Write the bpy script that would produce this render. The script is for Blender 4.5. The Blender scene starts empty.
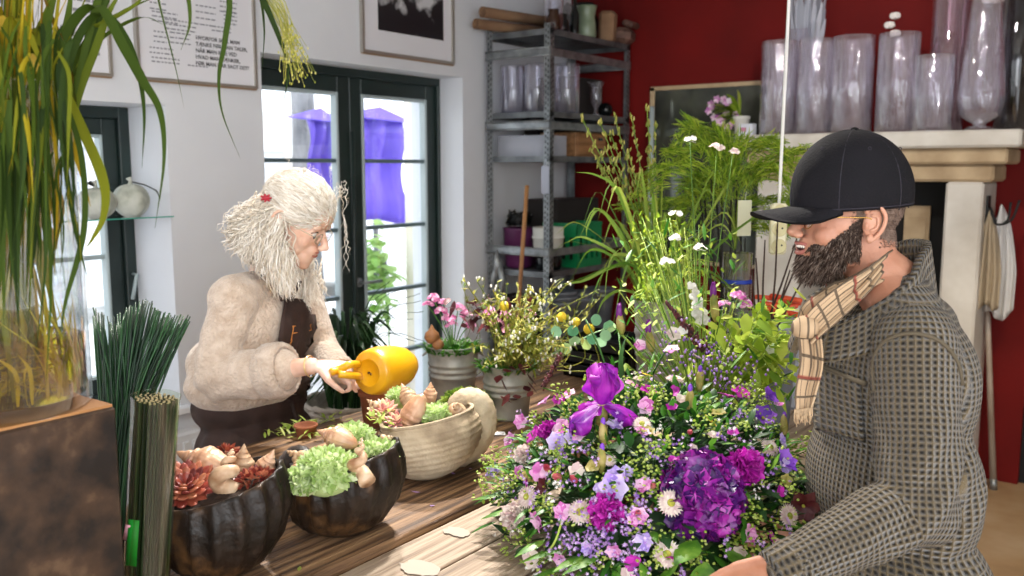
import bpy, bmesh, math, random
from mathutils import Vector as V, Matrix, Quaternion, Euler, noise
from math import sin, cos, pi, radians, sqrt, atan2
rnd = random.Random(7)
SC = bpy.context.scene
COL = SC.collection
# ---------------- camera geometry (used to find where things stand) ----------------
FL = 900.0; YAW = radians(36.6); PIT = math.atan(120/900.)
RT = V((cos(YAW), sin(YAW), 0)); HD = V((-sin(YAW), cos(YAW), 0))
FW = HD*cos(PIT) + V((0,0,-sin(PIT))); UP = HD*sin(PIT) + V((0,0,cos(PIT)))
EYE = V((0,0,1.7)); UZ = V((0,0,1))
def ray(x, y): return FW + RT*((x-512)/FL) + UP*((288-y)/FL)
def at(x, y, d): return EYE + ray(x, y)*d
def onZ(x, y, z): r = ray(x, y); return EYE + r*((z-EYE.z)/r.z)
def onX(x, y, X): r = ray(x, y); return EYE + r*(X/r.x)
def onY(x, y, Y): r = ray(x, y); return EYE + r*(Y/r.y)
cam_d = bpy.data.cameras.new('camera'); cam = bpy.data.objects.new('camera', cam_d); COL.objects.link(cam)
cam.location = EYE; cam.rotation_euler = (pi/2-PIT, 0, YAW)
cam_d.sensor_width = 36; cam_d.lens = 36*FL/1024; cam_d.clip_start = 0.05; cam_d.clip_end = 200
cam_d.dof.use_dof = True; cam_d.dof.focus_distance = 1.95; cam_d.dof.aperture_fstop = 4.5
SC.camera = cam
# ---------------- materials ----------------
def nt_new(name):
    m = bpy.data.materials.new(name); m.use_nodes = True
    nt = m.node_tree; nt.nodes.clear()
    out = nt.nodes.new('ShaderNodeOutputMaterial')
    return m, nt, out
def N(nt, t, **kw):
    n = nt.nodes.new(t)
    for k, v in kw.items():
        if k in n.inputs: n.inputs[k].default_value = v
        else: setattr(n, k, v)
    return n
def c4(c): return (c[0], c[1], c[2], 1)
def hexc(h):
    r = [int(h[i:i+2], 16)/255 for i in (0,2,4)]
    return tuple((x/12.92 if x <= .04045 else ((x+.055)/1.055)**2.4) for x in r)
def M(name, col, rough=.5, metal=0, cols=None, scale=8, detail=4, stretch=None, bump=0, bscale=60, trans=0,
      island=False, sheen=0, spec=.5, alpha=1, coat=0, coords='Object', contrast=(.3,.7), sss=0):
    m, nt, out = nt_new(name); L = nt.links
    if isinstance(col, str): col = hexc(col)
    p = N(nt, 'ShaderNodeBsdfPrincipled'); p.inputs['Roughness'].default_value = rough
    p.inputs['Metallic'].default_value = metal; p.inputs['Base Color'].default_value = c4(col)
    p.inputs['Specular IOR Level'].default_value = spec
    if sheen: p.inputs['Sheen Weight'].default_value = sheen
    if coat: p.inputs['Coat Weight'].default_value = coat
    if sss:
        p.inputs['Subsurface Weight'].default_value = sss; p.inputs['Subsurface Radius'].default_value = (.012,.005,.003)
        p.inputs['Subsurface Scale'].default_value = 1
    csock = None
    tc = N(nt, 'ShaderNodeTexCoord'); vec = tc.outputs[coords]
    if stretch:
        mp = N(nt, 'ShaderNodeMapping'); mp.inputs['Scale'].default_value = stretch; L.new(vec, mp.inputs[0]); vec = mp.outputs[0]
    if cols:
        cs = [hexc(c) if isinstance(c, str) else c for c in cols]
        rp = N(nt, 'ShaderNodeValToRGB'); e = rp.color_ramp.elements
        lo, hi = (0, 1) if island else contrast
        while len(e) < len(cs): e.new(.5)
        for i, c in enumerate(cs):
            e[i].position = lo+(hi-lo)*i/(len(cs)-1); e[i].color = c4(c)
        if island:
            g = N(nt, 'ShaderNodeNewGeometry'); L.new(g.outputs['Random Per Island'], rp.inputs[0])
        else:
            no = N(nt, 'ShaderNodeTexNoise'); no.inputs['Scale'].default_value = scale; no.inputs['Detail'].default_value = detail
            L.new(vec, no.inputs['Vector']); L.new(no.outputs[0], rp.inputs[0])
        csock = rp.outputs[0]; L.new(csock, p.inputs['Base Color'])
    if bump:
        nb = N(nt, 'ShaderNodeTexNoise'); nb.inputs['Scale'].default_value = bscale; nb.inputs['Detail'].default_value = 4
        L.new(vec, nb.inputs['Vector'])
        b = N(nt, 'ShaderNodeBump'); b.inputs['Strength'].default_value = bump; b.inputs['Distance'].default_value = .01
        L.new(nb.outputs[0], b.inputs['Height']); L.new(b.outputs[0], p.inputs['Normal'])
    res = p.outputs[0]
    if trans:
        t = N(nt, 'ShaderNodeBsdfTranslucent'); t.inputs[0].default_value = c4(col)
        if csock: L.new(csock, t.inputs[0])
        mx = N(nt, 'ShaderNodeMixShader'); mx.inputs[0].default_value = trans
        L.new(res, mx.inputs[1]); L.new(t.outputs[0], mx.inputs[2]); res = mx.outputs[0]
    if alpha < 1: p.inputs['Alpha'].default_value = alpha
    L.new(res, out.inputs[0]); m['p'] = p.name
    return m
def glassM(name, col=(1,1,1), rough=.0, ior=1.45, see=.55, tint=(.96,.98,1), milk=0, wav=0):
    # thin clear glass: transparent sheet with fresnel gloss
    m, nt, out = nt_new(name); L = nt.links
    t = N(nt, 'ShaderNodeBsdfTransparent'); t.inputs[0].default_value = c4(tint)
    g = N(nt, 'ShaderNodeBsdfGlossy'); g.inputs['Roughness'].default_value = rough; g.inputs[0].default_value = c4(col)
    lw = N(nt, 'ShaderNodeLayerWeight'); lw.inputs[0].default_value = see
    mx = N(nt, 'ShaderNodeMixShader'); L.new(lw.outputs['Facing'], mx.inputs[0])
    rp = N(nt, 'ShaderNodeMath'); rp.operation = 'MULTIPLY_ADD'; rp.inputs[1].default_value = .75; rp.inputs[2].default_value = .04
    L.new(lw.outputs['Facing'], rp.inputs[0]); L.new(rp.outputs[0], mx.inputs[0])
    L.new(t.outputs[0], mx.inputs[1]); L.new(g.outputs[0], mx.inputs[2]); L.new(mx.outputs[0], out.inputs[0])
    if wav:
        tc = N(nt,'ShaderNodeTexCoord'); mp = N(nt,'ShaderNodeMapping'); mp.inputs['Scale'].default_value = (30,30,7); no = N(nt,'ShaderNodeTexNoise'); no.inputs['Scale'].default_value = 1; no.inputs['Detail'].default_value = 3
        bm = N(nt,'ShaderNodeBump'); bm.inputs['Strength'].default_value = wav; bm.inputs['Distance'].default_value = .02; L.new(tc.outputs['Object'], mp.inputs[0]); L.new(mp.outputs[0], no.inputs['Vector']); L.new(no.outputs[0], bm.inputs['Height']); L.new(bm.outputs[0], g.inputs['Normal'])
    if milk:
        d = N(nt, 'ShaderNodeBsdfTranslucent'); d.inputs[0].default_value = (.86,.86,.92,1); d2 = N(nt, 'ShaderNodeBsdfDiffuse'); d2.inputs[0].default_value = (.86,.86,.92,1)
        a = N(nt, 'ShaderNodeMixShader'); L.new(d.outputs[0], a.inputs[1]); L.new(d2.outputs[0], a.inputs[2]); m2 = N(nt, 'ShaderNodeMixShader'); m2.inputs[0].default_value = milk
        L.new(mx.outputs[0], m2.inputs[1]); L.new(a.outputs[0], m2.inputs[2]); L.new(m2.outputs[0], out.inputs[0])
    return m
def emisM(name, col, s):
    m, nt, out = nt_new(name); e = N(nt, 'ShaderNodeEmission'); e.inputs[0].default_value = c4(col); e.inputs[1].default_value = s
    nt.links.new(e.outputs[0], out.inputs[0]); return m
# ---------------- mesh builder ----------------
class MB:
    def __init__(s): s.v = []; s.f = []; s.m = []; s.s = []; s.cur = 0; s.sm = True; s.X = None
    def mat(s, i): s.cur = i; return s
    def add(s, vs, fs, sm=None):
        o = len(s.v)
        if s.X is not None: vs = [s.X @ V(p) for p in vs]
        s.v += [tuple(p) for p in vs]
        for f in fs: s.f.append([i+o for i in f]); s.m.append(s.cur); s.s.append(s.sm if sm is None else sm)
    def box(s, c, d, rot=None, bev=0):
        hx, hy, hz = d[0]/2, d[1]/2, d[2]/2; c = V(c)
        if bev <= 0:
            P = [V((x*hx, y*hy, z*hz)) for x in (-1,1) for y in (-1,1) for z in (-1,1)]
            F = [(0,1,3,2),(4,6,7,5),(0,4,5,1),(2,3,7,6),(0,2,6,4),(1,5,7,3)]
        else:
            P = []; idx = {}
            for x in (-1,1):
                for y in (-1,1):
                    for z in (-1,1):
                        for a in range(3):
                            q = [x*(hx-bev), y*(hy-bev), z*(hz-bev)]; q[a] = (x,y,z)[a]*(hx,hy,hz)[a]
                            idx[(x,y,z,a)] = len(P); P.append(V(q))
            F = []
            for a in range(3):
                b, c_ = (a+1) % 3, (a+2) % 3
                for sg in (-1,1):
                    q = []
                    for u, w in ((-1,-1),(1,-1),(1,1),(-1,1)):
                        k = [0,0,0]; k[a] = sg; k[b] = u; k[c_] = w; q.append(idx[(*k, a)])
                    F.append(tuple(q if sg > 0 else q[::-1]))
                for u in (-1,1):
                    for w in (-1,1):
                        k1 = [0,0,0]; k2 = [0,0,0]; k1[a] = -1; k2[a] = 1
                        for k in (k1, k2): k[b] = u; k[c_] = w
                        q = [idx[(*k1,b)], idx[(*k2,b)], idx[(*k2,c_)], idx[(*k1,c_)]]
                        F.append(tuple(q if u*w < 0 else q[::-1]))
            for x in (-1,1):
                for y in (-1,1):
                    for z in (-1,1):
                        q = [idx[(x,y,z,a)] for a in range(3)]; F.append(tuple(q if x*y*z > 0 else q[::-1]))
        if rot is not None: P = [rot @ p for p in P]
        s.add([c+p for p in P], F, False)
    def span(s, a, b, bev=0): s.box([(a[i]+b[i])/2 for i in range(3)], [abs(b[i]-a[i]) for i in range(3)], None, bev)
    def tube(s, pts, r, n=8, cap=True, flat=1.0, nrm=None):
        pts = [V(p) for p in pts]; k = len(pts)
        rs = r if isinstance(r, (list, tuple)) else [r]*k
        vs = []; prev = None
        for i in range(k):
            t = (pts[min(i+1,k-1)]-pts[max(i-1,0)])
            t = t.normalized() if t.length > 1e-9 else UZ
            if prev is None:
                u = V(nrm) if nrm is not None else (t.orthogonal())
                u = (u - t*u.dot(t)); u = u.normalized() if u.length > 1e-6 else t.orthogonal().normalized()
            else:
                u = prev - t*prev.dot(t); u = u.normalized() if u.length > 1e-6 else t.orthogonal().normalized()
            prev = u; w = t.cross(u)
            for j in range(n):
                a = 2*pi*j/n; vs.append(pts[i] + (u*cos(a) + w*sin(a)*flat)*rs[i])
        fs = [(i*n+j, i*n+(j+1) % n, (i+1)*n+(j+1) % n, (i+1)*n+j) for i in range(k-1) for j in range(n)]
        if cap: fs += [tuple(range(n-1,-1,-1)), tuple((k-1)*n+j for j in range(n))]
        s.add(vs, fs)
    def lathe(s, prof, c=(0,0,0), n=24, ax=None, rad=None, capb=False, capt=False):
        # prof: (r, z); rad(a, i) optional radius factor
        vs = []; k = len(prof); c = V(c); q = ax
        for i, (r, z) in enumerate(prof):
            for j in range(n):
                a = 2*pi*j/n; f = rad(a, i) if rad else 1
                p = V((r*f*cos(a), r*f*sin(a), z)); vs.append(c + (q @ p if q is not None else p))
        fs = [(i*n+j, i*n+(j+1) % n, (i+1)*n+(j+1) % n, (i+1)*n+j) for i in range(k-1) for j in range(n)]
        if capb: fs.append(tuple(range(n-1,-1,-1)))
        if capt: fs.append(tuple((k-1)*n+j for j in range(n)))
        s.add(vs, fs)
    def ell(s, c, r, rot=None, n=16, m=10, dis=None):
        if isinstance(r, (int, float)): r = (r, r, r)
        vs = [V((0,0,-1))]; c = V(c)
        for i in range(1, m):
            ph = -pi/2 + pi*i/m
            for j in range(n): a = 2*pi*j/n; vs.append(V((cos(ph)*cos(a), cos(ph)*sin(a), sin(ph))))
        vs.append(V((0,0,1)))
        fs = [(0, 1+(j+1) % n, 1+j) for j in range(n)]
        for i in range(m-2):
            for j in range(n): b = 1+i*n; fs.append((b+j, b+(j+1) % n, b+n+(j+1) % n, b+n+j))
        b = 1+(m-2)*n; fs += [(b+j, b+(j+1) % n, len(vs)-1) for j in range(n)]
        o = []
        for p in vs:
            g = dis(p) if dis else 1
            q = V((p.x*r[0]*g, p.y*r[1]*g, p.z*r[2]*g)); o.append(c + (rot @ q if rot is not None else q))
        s.add(o, fs)
    def cap(s, a, b, ra, rb, n=14):   # tapered capsule
        a = V(a); b = V(b); t = b-a; L = t.length; t = t.normalized() if L > 1e-9 else UZ
        pts = []; rs = []
        for i in range(1, 5): q = pi/2*(1-i/4.); pts.append(a - t*ra*sin(q)); rs.append(ra*cos(q))
        for i in range(0, 4): q = pi/2*(i/4.); pts.append(b + t*rb*sin(q)); rs.append(rb*cos(q))
        pts.insert(0, a-t*ra*.999); rs.insert(0, ra*.03); pts.append(b+t*rb*.999); rs.append(rb*.03)
        s.tube(pts, rs, n)
    def ribbon(s, pts, ws, side, fold=0, curl=None):   # leaf blade; side: preferred width direction, fold: V depth
        pts = [V(p) for p in pts]; k = len(pts); vs = []; side = V(side)
        cols = 3 if fold else 2
        for i in range(k):
            t = pts[min(i+1,k-1)]-pts[max(i-1,0)]
            t = t.normalized() if t.length > 1e-9 else UZ
            u = side - t*side.dot(t)
            u = u.normalized() if u.length > 1e-5 else t.orthogonal().normalized()
            if curl: u = Quaternion(t, curl*i/k) @ u
            w = t.cross(u)
            if fold: vs += [pts[i]-u*ws[i]+w*fold*ws[i], pts[i], pts[i]+u*ws[i]+w*fold*ws[i]]
            else: vs += [pts[i]-u*ws[i], pts[i]+u*ws[i]]
        fs = []
        for i in range(k-1):
            for j in range(cols-1): a = i*cols+j; fs.append((a, a+1, a+cols+1, a+cols))
        s.add(vs, fs)
    def build(s, name, mats, parent=None, local=False, sub=0, origin=None, fix=False, solid=0):
        me = bpy.data.meshes.new(name)
        off = V((0,0,0))
        vs = s.v
        if parent is None and not local:
            if origin is not None: off = V(origin)
            else:
                xs = [p[0] for p in vs]; ys = [p[1] for p in vs]; zs = [p[2] for p in vs]
                off = V(((min(xs)+max(xs))/2, (min(ys)+max(ys))/2, min(zs)))
        elif parent is not None and not local:
            q = parent
            while q is not None: off = off + V(q.location); q = q.parent
        if off.length: vs = [(p[0]-off.x, p[1]-off.y, p[2]-off.z) for p in vs]
        me.from_pydata(vs, [], s.f)
        if not isinstance(mats, (list, tuple)): mats = [mats]
        for m in mats: me.materials.append(m)
        me.polygons.foreach_set('material_index', [min(i, len(mats)-1) for i in s.m])
        me.polygons.foreach_set('use_smooth', s.s)
        me.update()
        if fix:
            bm = bmesh.new(); bm.from_mesh(me); bmesh.ops.recalc_face_normals(bm, faces=bm.faces); bm.to_mesh(me); bm.free()
        o = bpy.data.objects.new(name, me); COL.objects.link(o)
        if parent is not None: o.parent = parent
        elif not local: o.location = off
        if sub: md = o.modifiers.new('sub', 'SUBSURF'); md.levels = sub; md.render_levels = sub
        if solid: md = o.modifiers.new('sol', 'SOLIDIFY'); md.thickness = solid; md.offset = 0
        return o
def tag(o, label, cat=None, group=None, kind=None):
    if label: o['label'] = label
    if cat: o['category'] = cat
    if group: o['group'] = group
    if kind: o['kind'] = kind
    return o
def thing(name, loc, label, cat, group=None, rz=0):
    o = bpy.data.objects.new(name, None); COL.objects.link(o); o.location = loc; o.empty_display_size = .05
    o.rotation_euler = (0,0,rz)
    return tag(o, label, cat, group)
def struct(o): o['kind'] = 'structure'; return o
def copy_tree(o, parent=None):
    c = o.copy(); COL.objects.link(c)
    if parent is not None: c.parent = parent
    for ch in list(o.children): copy_tree(ch, c)
    return c
def fuse(name, mb, mats, parent, vox=.004, smooth=6, uvbones=None, dis=None, fac=.5):
    """voxel-fuse overlapping shapes into one continuous surface and keep the result as plain mesh data"""
    tmp = mb.build(name+'_tmp', mats, None, local=True)
    r = tmp.modifiers.new('r', 'REMESH'); r.mode = 'VOXEL'; r.voxel_size = vox; r.use_smooth_shade = True
    if smooth: q = tmp.modifiers.new('s', 'SMOOTH'); q.iterations = smooth; q.factor = fac
    dg = bpy.context.evaluated_depsgraph_get(); dg.update()
    me = bpy.data.meshes.new_from_object(tmp.evaluated_get(dg)); me.name = name
    old = tmp.data; bpy.data.objects.remove(tmp); bpy.data.meshes.remove(old)
    if dis:
        me.update(); nn = [v.normal.copy() for v in me.vertices]
        for v, n_ in zip(me.vertices, nn): v.co = v.co + n_*dis(v.co, n_)
    me.materials.clear()
    for m in (mats if isinstance(mats, (list, tuple)) else [mats]): me.materials.append(m)
    if uvbones:
        uv = me.uv_layers.new(name='UVMap')
        for p in me.polygons:
            c = p.center; best = None
            for (a, b, rr) in uvbones:
                ab = b-a; t = max(0, min(1, (c-a).dot(ab)/ab.length_squared)); d = (c-(a+ab*t)).length-rr+(.10 if (rr < .066 and (c-a).dot(ab) < 0) else 0)
                if d > .022 and rr < .1: d *= 4
                if best is None or d < best[0]: best = (d, a, b, rr)
            _, a, b, rr = best; t = (b-a).normalized(); u = t.cross(V((.31,.2,.93)).cross(t)).normalized() if False else (RT - t*RT.dot(t)).normalized(); w = t.cross(u)
            q0 = c-a; a0 = atan2(q0.dot(w), q0.dot(u))
            for li in p.loop_indices:
                q = me.vertices[me.loops[li].vertex_index].co-a
                an = atan2(q.dot(w), q.dot(u))
                while an-a0 > pi: an -= 2*pi
                while an-a0 < -pi: an += 2*pi
                uv.data[li].uv = (an*rr, q.dot(t))
    off = V((0,0,0)); q = parent
    while q is not None: off = off + V(q.location); q = q.parent
    me.transform(Matrix.Translation(-off))
    for p in me.polygons: p.use_smooth = True
    o = bpy.data.objects.new(name, me); COL.objects.link(o); o.parent = parent
    return o
def bez(p0, p1, p2, k=8): 
    p0, p1, p2 = V(p0), V(p1), V(p2)
    return [p0*(1-t)**2 + p1*2*t*(1-t) + p2*t*t for t in [i/(k-1) for i in range(k)]]
def crom(P, k=6):
    P = [V(p) for p in P]; Q = [P[0]*2-P[1]] + P + [P[-1]*2-P[-2]]; o = []
    for i in range(1, len(Q)-2):
        for j in range(k):
            t = j/k; a, b, c, d = Q[i-1], Q[i], Q[i+1], Q[i+2]
            o.append(.5*((2*b)+(c-a)*t+(2*a-5*b+4*c-d)*t*t+(3*b-a-3*c+d)*t**3))
    o.append(P[-1]); return o
def lerp(a, b, t): return a+(b-a)*t
def rv(s=1): return V((rnd.uniform(-s,s), rnd.uniform(-s,s), rnd.uniform(-s,s)))
def frame_of(nrm, roll=0):
    n = V(nrm).normalized(); q = UZ.rotation_difference(n); return (q @ Quaternion(UZ, roll)).to_matrix()
# ======================= materials shared =======================
m_white = M('wall_paint', 'dfe1e6', .75, cols=['dadce2','e6e8ec'], scale=1.5, bump=.05, bscale=120)
m_red = M('red_paint', '660806', .75, spec=.25, cols=['580604','700b08'], scale=2, bump=.06, bscale=90)
m_green = M('dark_green_paint', '1d2b28', .42, cols=['1a2725','223330'], scale=5)
m_bead = M('pale_grey_bead', 'a9b6b8', .45)
m_floor = M('floor_stone', 'a98d6c', .55, cols=['8d7050','b39470','c4ab8c'], scale=2.2, bump=.1, bscale=30)
m_wood = M('weathered_plank', 'a07a5c', .6, cols=['6a5544','97816b','b5a08a','a8917a'], scale=6, stretch=(14,.5,14), bump=.5, bscale=14, detail=8, contrast=(.28,.72))
m_wood2 = M('dark_old_plank', '6b4a33', .6, cols=['2a1c14','60452f','93704f','ab8660'], scale=5, stretch=(12,.5,12), bump=.6, bscale=14, detail=8, contrast=(.3,.72))
m_stone = M('mantel_limestone', 'cfc9bf', .8, cols=['b9b1a5','d9d4cb'], scale=4, bump=.25, bscale=25)
m_sand = M('sandstone', 'b79f7e', .85, cols=['9a8263','c6af8d'], scale=5, bump=.3, bscale=22)
m_black = M('opening_black', '0b0a0a', .8)
m_steel = M('galvanised_steel', '8d9193', .42, .75, cols=['74787b','a5a9aa'], scale=14)
m_steel_d = M('dull_shelf_steel', '6c6f72', .5, .6, cols=['55585b','85898b'], scale=10)
m_hole = M('punched_hole', '1a1a1b', .8)
m_zinc = M('zinc', 'a9a69c', .5, .35, cols=['75736c','a3a199','c0beb6'], scale=9, bump=.15, bscale=20)
m_glass = glassM('clear_glass')
m_pane = glassM('window_glass', see=.08)
m_vase = glassM('vase_glass', see=.35, tint=(.93,.93,.97), milk=.05)
m_paper = M('poster_paper', 'e6e5ea', .5)
m_ink = M('printing_ink', '25252b', .6)
m_ink2 = M('faint_ink', '8d8d96', .6)
m_frame = M('aluminium_frame', 'b5b0a8', .35, .7)
m_framew = M('pale_oak', '9c7f62', .6)
m_matte_black = M('matte_black', '111112', .6)
# ======================= room shell =======================
XW, XD, YR, ZC = -3.5, -3.73, 5.4, 2.95
b = MB()
XDW = -3.835
D0, D1, DZ = 2.75, 4.22, 2.235
W0, W1, WZ0, WZ1 = 1.05, 2.245, .63, 1.965
for y0, y1, z0, z1 in [(-1.6,W0,0,ZC),(W0,W1,0,WZ0),(W0,W1,WZ1,ZC),(W1,D0,0,ZC),(D0,D1,DZ,ZC),(D1,YR,0,ZC)]:
    b.span((XW,y0,z0),(XW-.42,y1,z1))
struct(b.build('wall_left', m_white))
b = MB(); b.span((XW-.3,YR,0),(-.6,YR+.15,ZC)); b.span((-.6,YR,2.08),(.3,YR+.15,ZC)); b.span((.3,YR,0),(1.9,YR+.15,ZC))
struct(b.build('wall_back', m_red))
m_in = M('inner_wall','cfc9c2',.8)
b = MB()
for y0, y1, z0, z1 in [(-1.6,-1.2,0,ZC),(-1.2,2.2,0,.5),(-1.2,2.2,2.6,ZC),(2.2,YR+.15,0,ZC)]: b.span((1.9,y0,z0),(2.0,y1,z1))
struct(b.build('wall_right', m_in))
b = MB()
for x0, x1, z0, z1 in [(XW-.3,-2.6,0,ZC),(-2.6,1.2,0,.5),(-2.6,1.2,2.6,ZC),(1.2,2.0,0,ZC)]: b.span((x0,-1.7,z0),(x1,-1.6,z1))
struct(b.build('wall_front', m_in))
b = MB(); b.span((XW-.05,-1.6,-.12),(1.9,YR+.15,0)); struct(b.build('floor', m_floor))
b = MB(); b.span((XW-.5,-1.6,ZC),(1.9,YR+.15,ZC+.1)); struct(b.build('ceiling', M('ceiling_paint','e4e2dd',.8)))
b = MB(); b.span((-.6,YR+.04,0),(.3,YR+.09,2.08))
b.span((-.5,YR+.03,.2),(.2,YR+.04,.95)); b.span((-.5,YR+.03,1.1),(.2,YR+.04,1.95))
d2 = struct(b.build('door_2', M('black_door', '0a090a', .5)))
b = MB(); b.tube([(-.52,YR+.03,1.02),(-.52,YR-.03,1.02),(-.41,YR-.03,1.02)], .009); b.build('door_handle', m_steel, d2)
b = MB(); b.span((XW,D1+.0,0),(XW+.012,YR-.0,.09)); b.span((XW,W1,0),(XW+.012,D0,.09)); struct(b.build('baseboard_left', m_white))
b = MB(); b.span((XDW,W0-.0,WZ0-.005),(XW+.05,W1+.04,WZ0+.025), .004); struct(b.build('trim_1', M('sill_white','e4e6ea',.4)))
# ---- green double door with muntins ----
def leafframe(b, y0, y1, z0, z1, w, x=XD, t=.055, wb=None):
    wb = wb or w
    b.span((x-t/2,y0,z0),(x+t/2,y0+w,z1),.004); b.span((x-t/2,y1-w,z0),(x+t/2,y1,z1),.004)
    b.span((x-t/2,y0+w,z1-w),(x+t/2,y1-w,z1),.004); b.span((x-t/2,y0+w,z0),(x+t/2,y1-w,z0+wb),.004)
b = MB()
b.span((XD-.05,D0-.02,0),(XD+.05,D0+.035,DZ),.005); b.span((XD-.05,4.2,0),(XD+.05,4.29,DZ+.02),.005)
b.span((XD-.05,D0,DZ-.045),(XD+.05,4.29,DZ+.03),.005); b.span((XD-.06,D0,-.0),(XD+.06,4.29,.04),.004)
door = struct(b.build('door_1', m_green))
for k, (y0, y1) in enumerate([(2.785,3.49),(3.495,4.2)]):
    b = MB(); leafframe(b, y0, y1, .04, 2.19, .085, wb=.22); b.mat(1)
    g0, g1, gz0, gz1 = y0+.085, y1-.085, .26, 2.105
    for zz in (1.739, 1.362, .985, .607): b.span((XD-.018,g0,zz-.011),(XD+.026,g1,zz+.011),.004)
    b.mat(2); leafframe(b, g0-.001, g1+.001, gz0, gz1+.001, .018, XD+.012, .05)
    lf = b.build('door_leaf', [m_green, M('muntin_grey_%d' % k,'62757a',.4), m_bead], door)
    b = MB(); b.span((XD-.004,g0,gz0),(XD+.001,g1,gz1)); b.build('glass', m_pane, lf)
    if k:
        b = MB(); hy = 3.535; b.lathe([(.0,.0),(.026,0),(.026,.008),(0,.008)], (XD+.028,hy,1.06), 20, Euler((0,pi/2,0)).to_matrix())
        b.tube([(XD+.03,hy,1.06),(XD+.075,hy,1.06),(XD+.082,hy+.012,1.06),(XD+.082,hy+.125,1.06)], .0095, 10); b.build('door_handle', m_steel, lf)
        b = MB(); b.tube([(XD+.03,3.5,.3),(XD+.04,3.5,1.9)], .012); b.build('closing_strip', m_green, lf)
XDW = -3.835
# ---- green window at the left ----
b = MB(); leafframe(b, W0, W1-.0, WZ0+.02, WZ1, .05, XDW, .1)
win = struct(b.build('window_1', m_green))
for y0, y1 in [(1.1,1.65),(1.655,2.195)]:
    b = MB(); leafframe(b, y0, y1, WZ0+.07, WZ1-.05, .07, XDW); b.mat(1); leafframe(b, y0+.07, y1-.07, WZ0+.14, WZ1-.12, .014, XDW+.012, .05)
    b.span((XDW-.018,y0+.07,1.3),(XDW+.02,y1-.07,1.32))
    lf = b.build('window_sash', [m_green, m_bead], win)
    b = MB(); b.span((XDW-.004,y0+.08,WZ0+.14),(XDW+.001,y1-.08,WZ1-.12)); b.build('glass', m_pane, lf)
b = MB(); hp = onX(131,278,XDW+.03)
b.box(hp, (.02,.028,.09)); b.tube([hp+V((.01,0,.02)),hp+V((.05,0,.02)),hp+V((.055,-.03,-.09))], .008, 8); b.build('window_handle', m_bead, win)
# glass shelf across the window with two stone pomegranates
m_gedge = M('green_glass_edge','58b9a4',.15, trans=.3)
b = MB(); SZ = onX(150,217,XW+.02).z; b.span((XDW+.07,W0,SZ-.004),(XW+.02,W1,SZ-.001)); b.mat(1); b.span((XW+.02,W0,SZ-.005),(XW+.023,W1,SZ))
tag(b.build('glass_shelf', [m_glass, m_gedge]), 'thin green-edged glass shelf spanning the white window recess', 'shelf')
m_stonefruit = M('pale_green_stone','a9ada0',.8, cols=['8f9488','bcbfb3','cfd0c8'], scale=14, bump=.3, bscale=35)
def stone_fruit(px, py, lab, s, tall):
    c = onX(px, py, -3.6); r = s
    t = thing('stone_fruit', (c.x, c.y, SZ), lab, 'ornament', 'stone fruit on the glass shelf')
    b = MB(); b.ell((c.x,c.y,SZ+r*.93*tall), (r,r,r*tall), None, 24, 16, lambda p: (1+.05*cos(5*atan2(p.y,p.x)))*(1-.12*max(0,p.z)**4))
    b.build('fruit_body', m_stonefruit, t)
    b = MB(); z = SZ+r*1.86*tall
    b.tube([(c.x,c.y,z-.01),(c.x+.002,c.y,z+.012),(c.x,c.y-.006,z+.026)], [.012,.007,.013], 8); b.build('crown', m_stonefruit, t)
    return t, z
tf, z = stone_fruit(131, 200, 'round pale stone pomegranate with a thin twig tied to its crown', .074, 1.0)
b = MB(); cy = onX(131,200,-3.6); b.tube([(cy.x,cy.y,z+.01),(cy.x+.03,cy.y+.05,z-.005),(cy.x+.05,cy.y+.09,z-.03),(cy.x+.06,cy.y+.1,z-.06)], .003, 5); b.build('twig', m_matte_black, tf)
tf, z = stone_fruit(96, 200, 'squat grey stone pomegranate half behind the tall glass vase', .078, .86)
b = MB(); c = onX(96,200,-3.6)
for k in range(7): b.tube([(c.x,c.y,z), (c.x+rnd.uniform(-.02,.02),c.y+rnd.uniform(-.03,.03),z+rnd.uniform(.01,.03)), (c.x+rnd.uniform(-.03,.03),c.y+rnd.uniform(-.04,.04),z+.01)], .0025, 5)
b.build('twig', m_matte_black, tf)
# ---- white radiator below the sill ----
b = MB(); 
b.span((XW+.03,1.1,.16),(XW+.1,2.28,.56),.01); b.span((XW+.05,1.2,.0),(XW+.08,1.23,.17)); b.span((XW+.05,2.15,.0),(XW+.08,2.18,.17))
for k in range(24): b.span((XW+.1,1.13+k*.048,.2),(XW+.108,1.155+k*.048,.52))
rad = tag(b.build('radiator', M('radiator_white','dfe1e4',.4)), 'white panel radiator under the window sill', 'radiator')
b = MB(); b.span((XW+.002,1.3,.3),(XW+.03,1.34,.34)); b.span((XW+.002,2.0,.3),(XW+.03,2.04,.34)); b.build('bracket', m_bead, rad)
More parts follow.
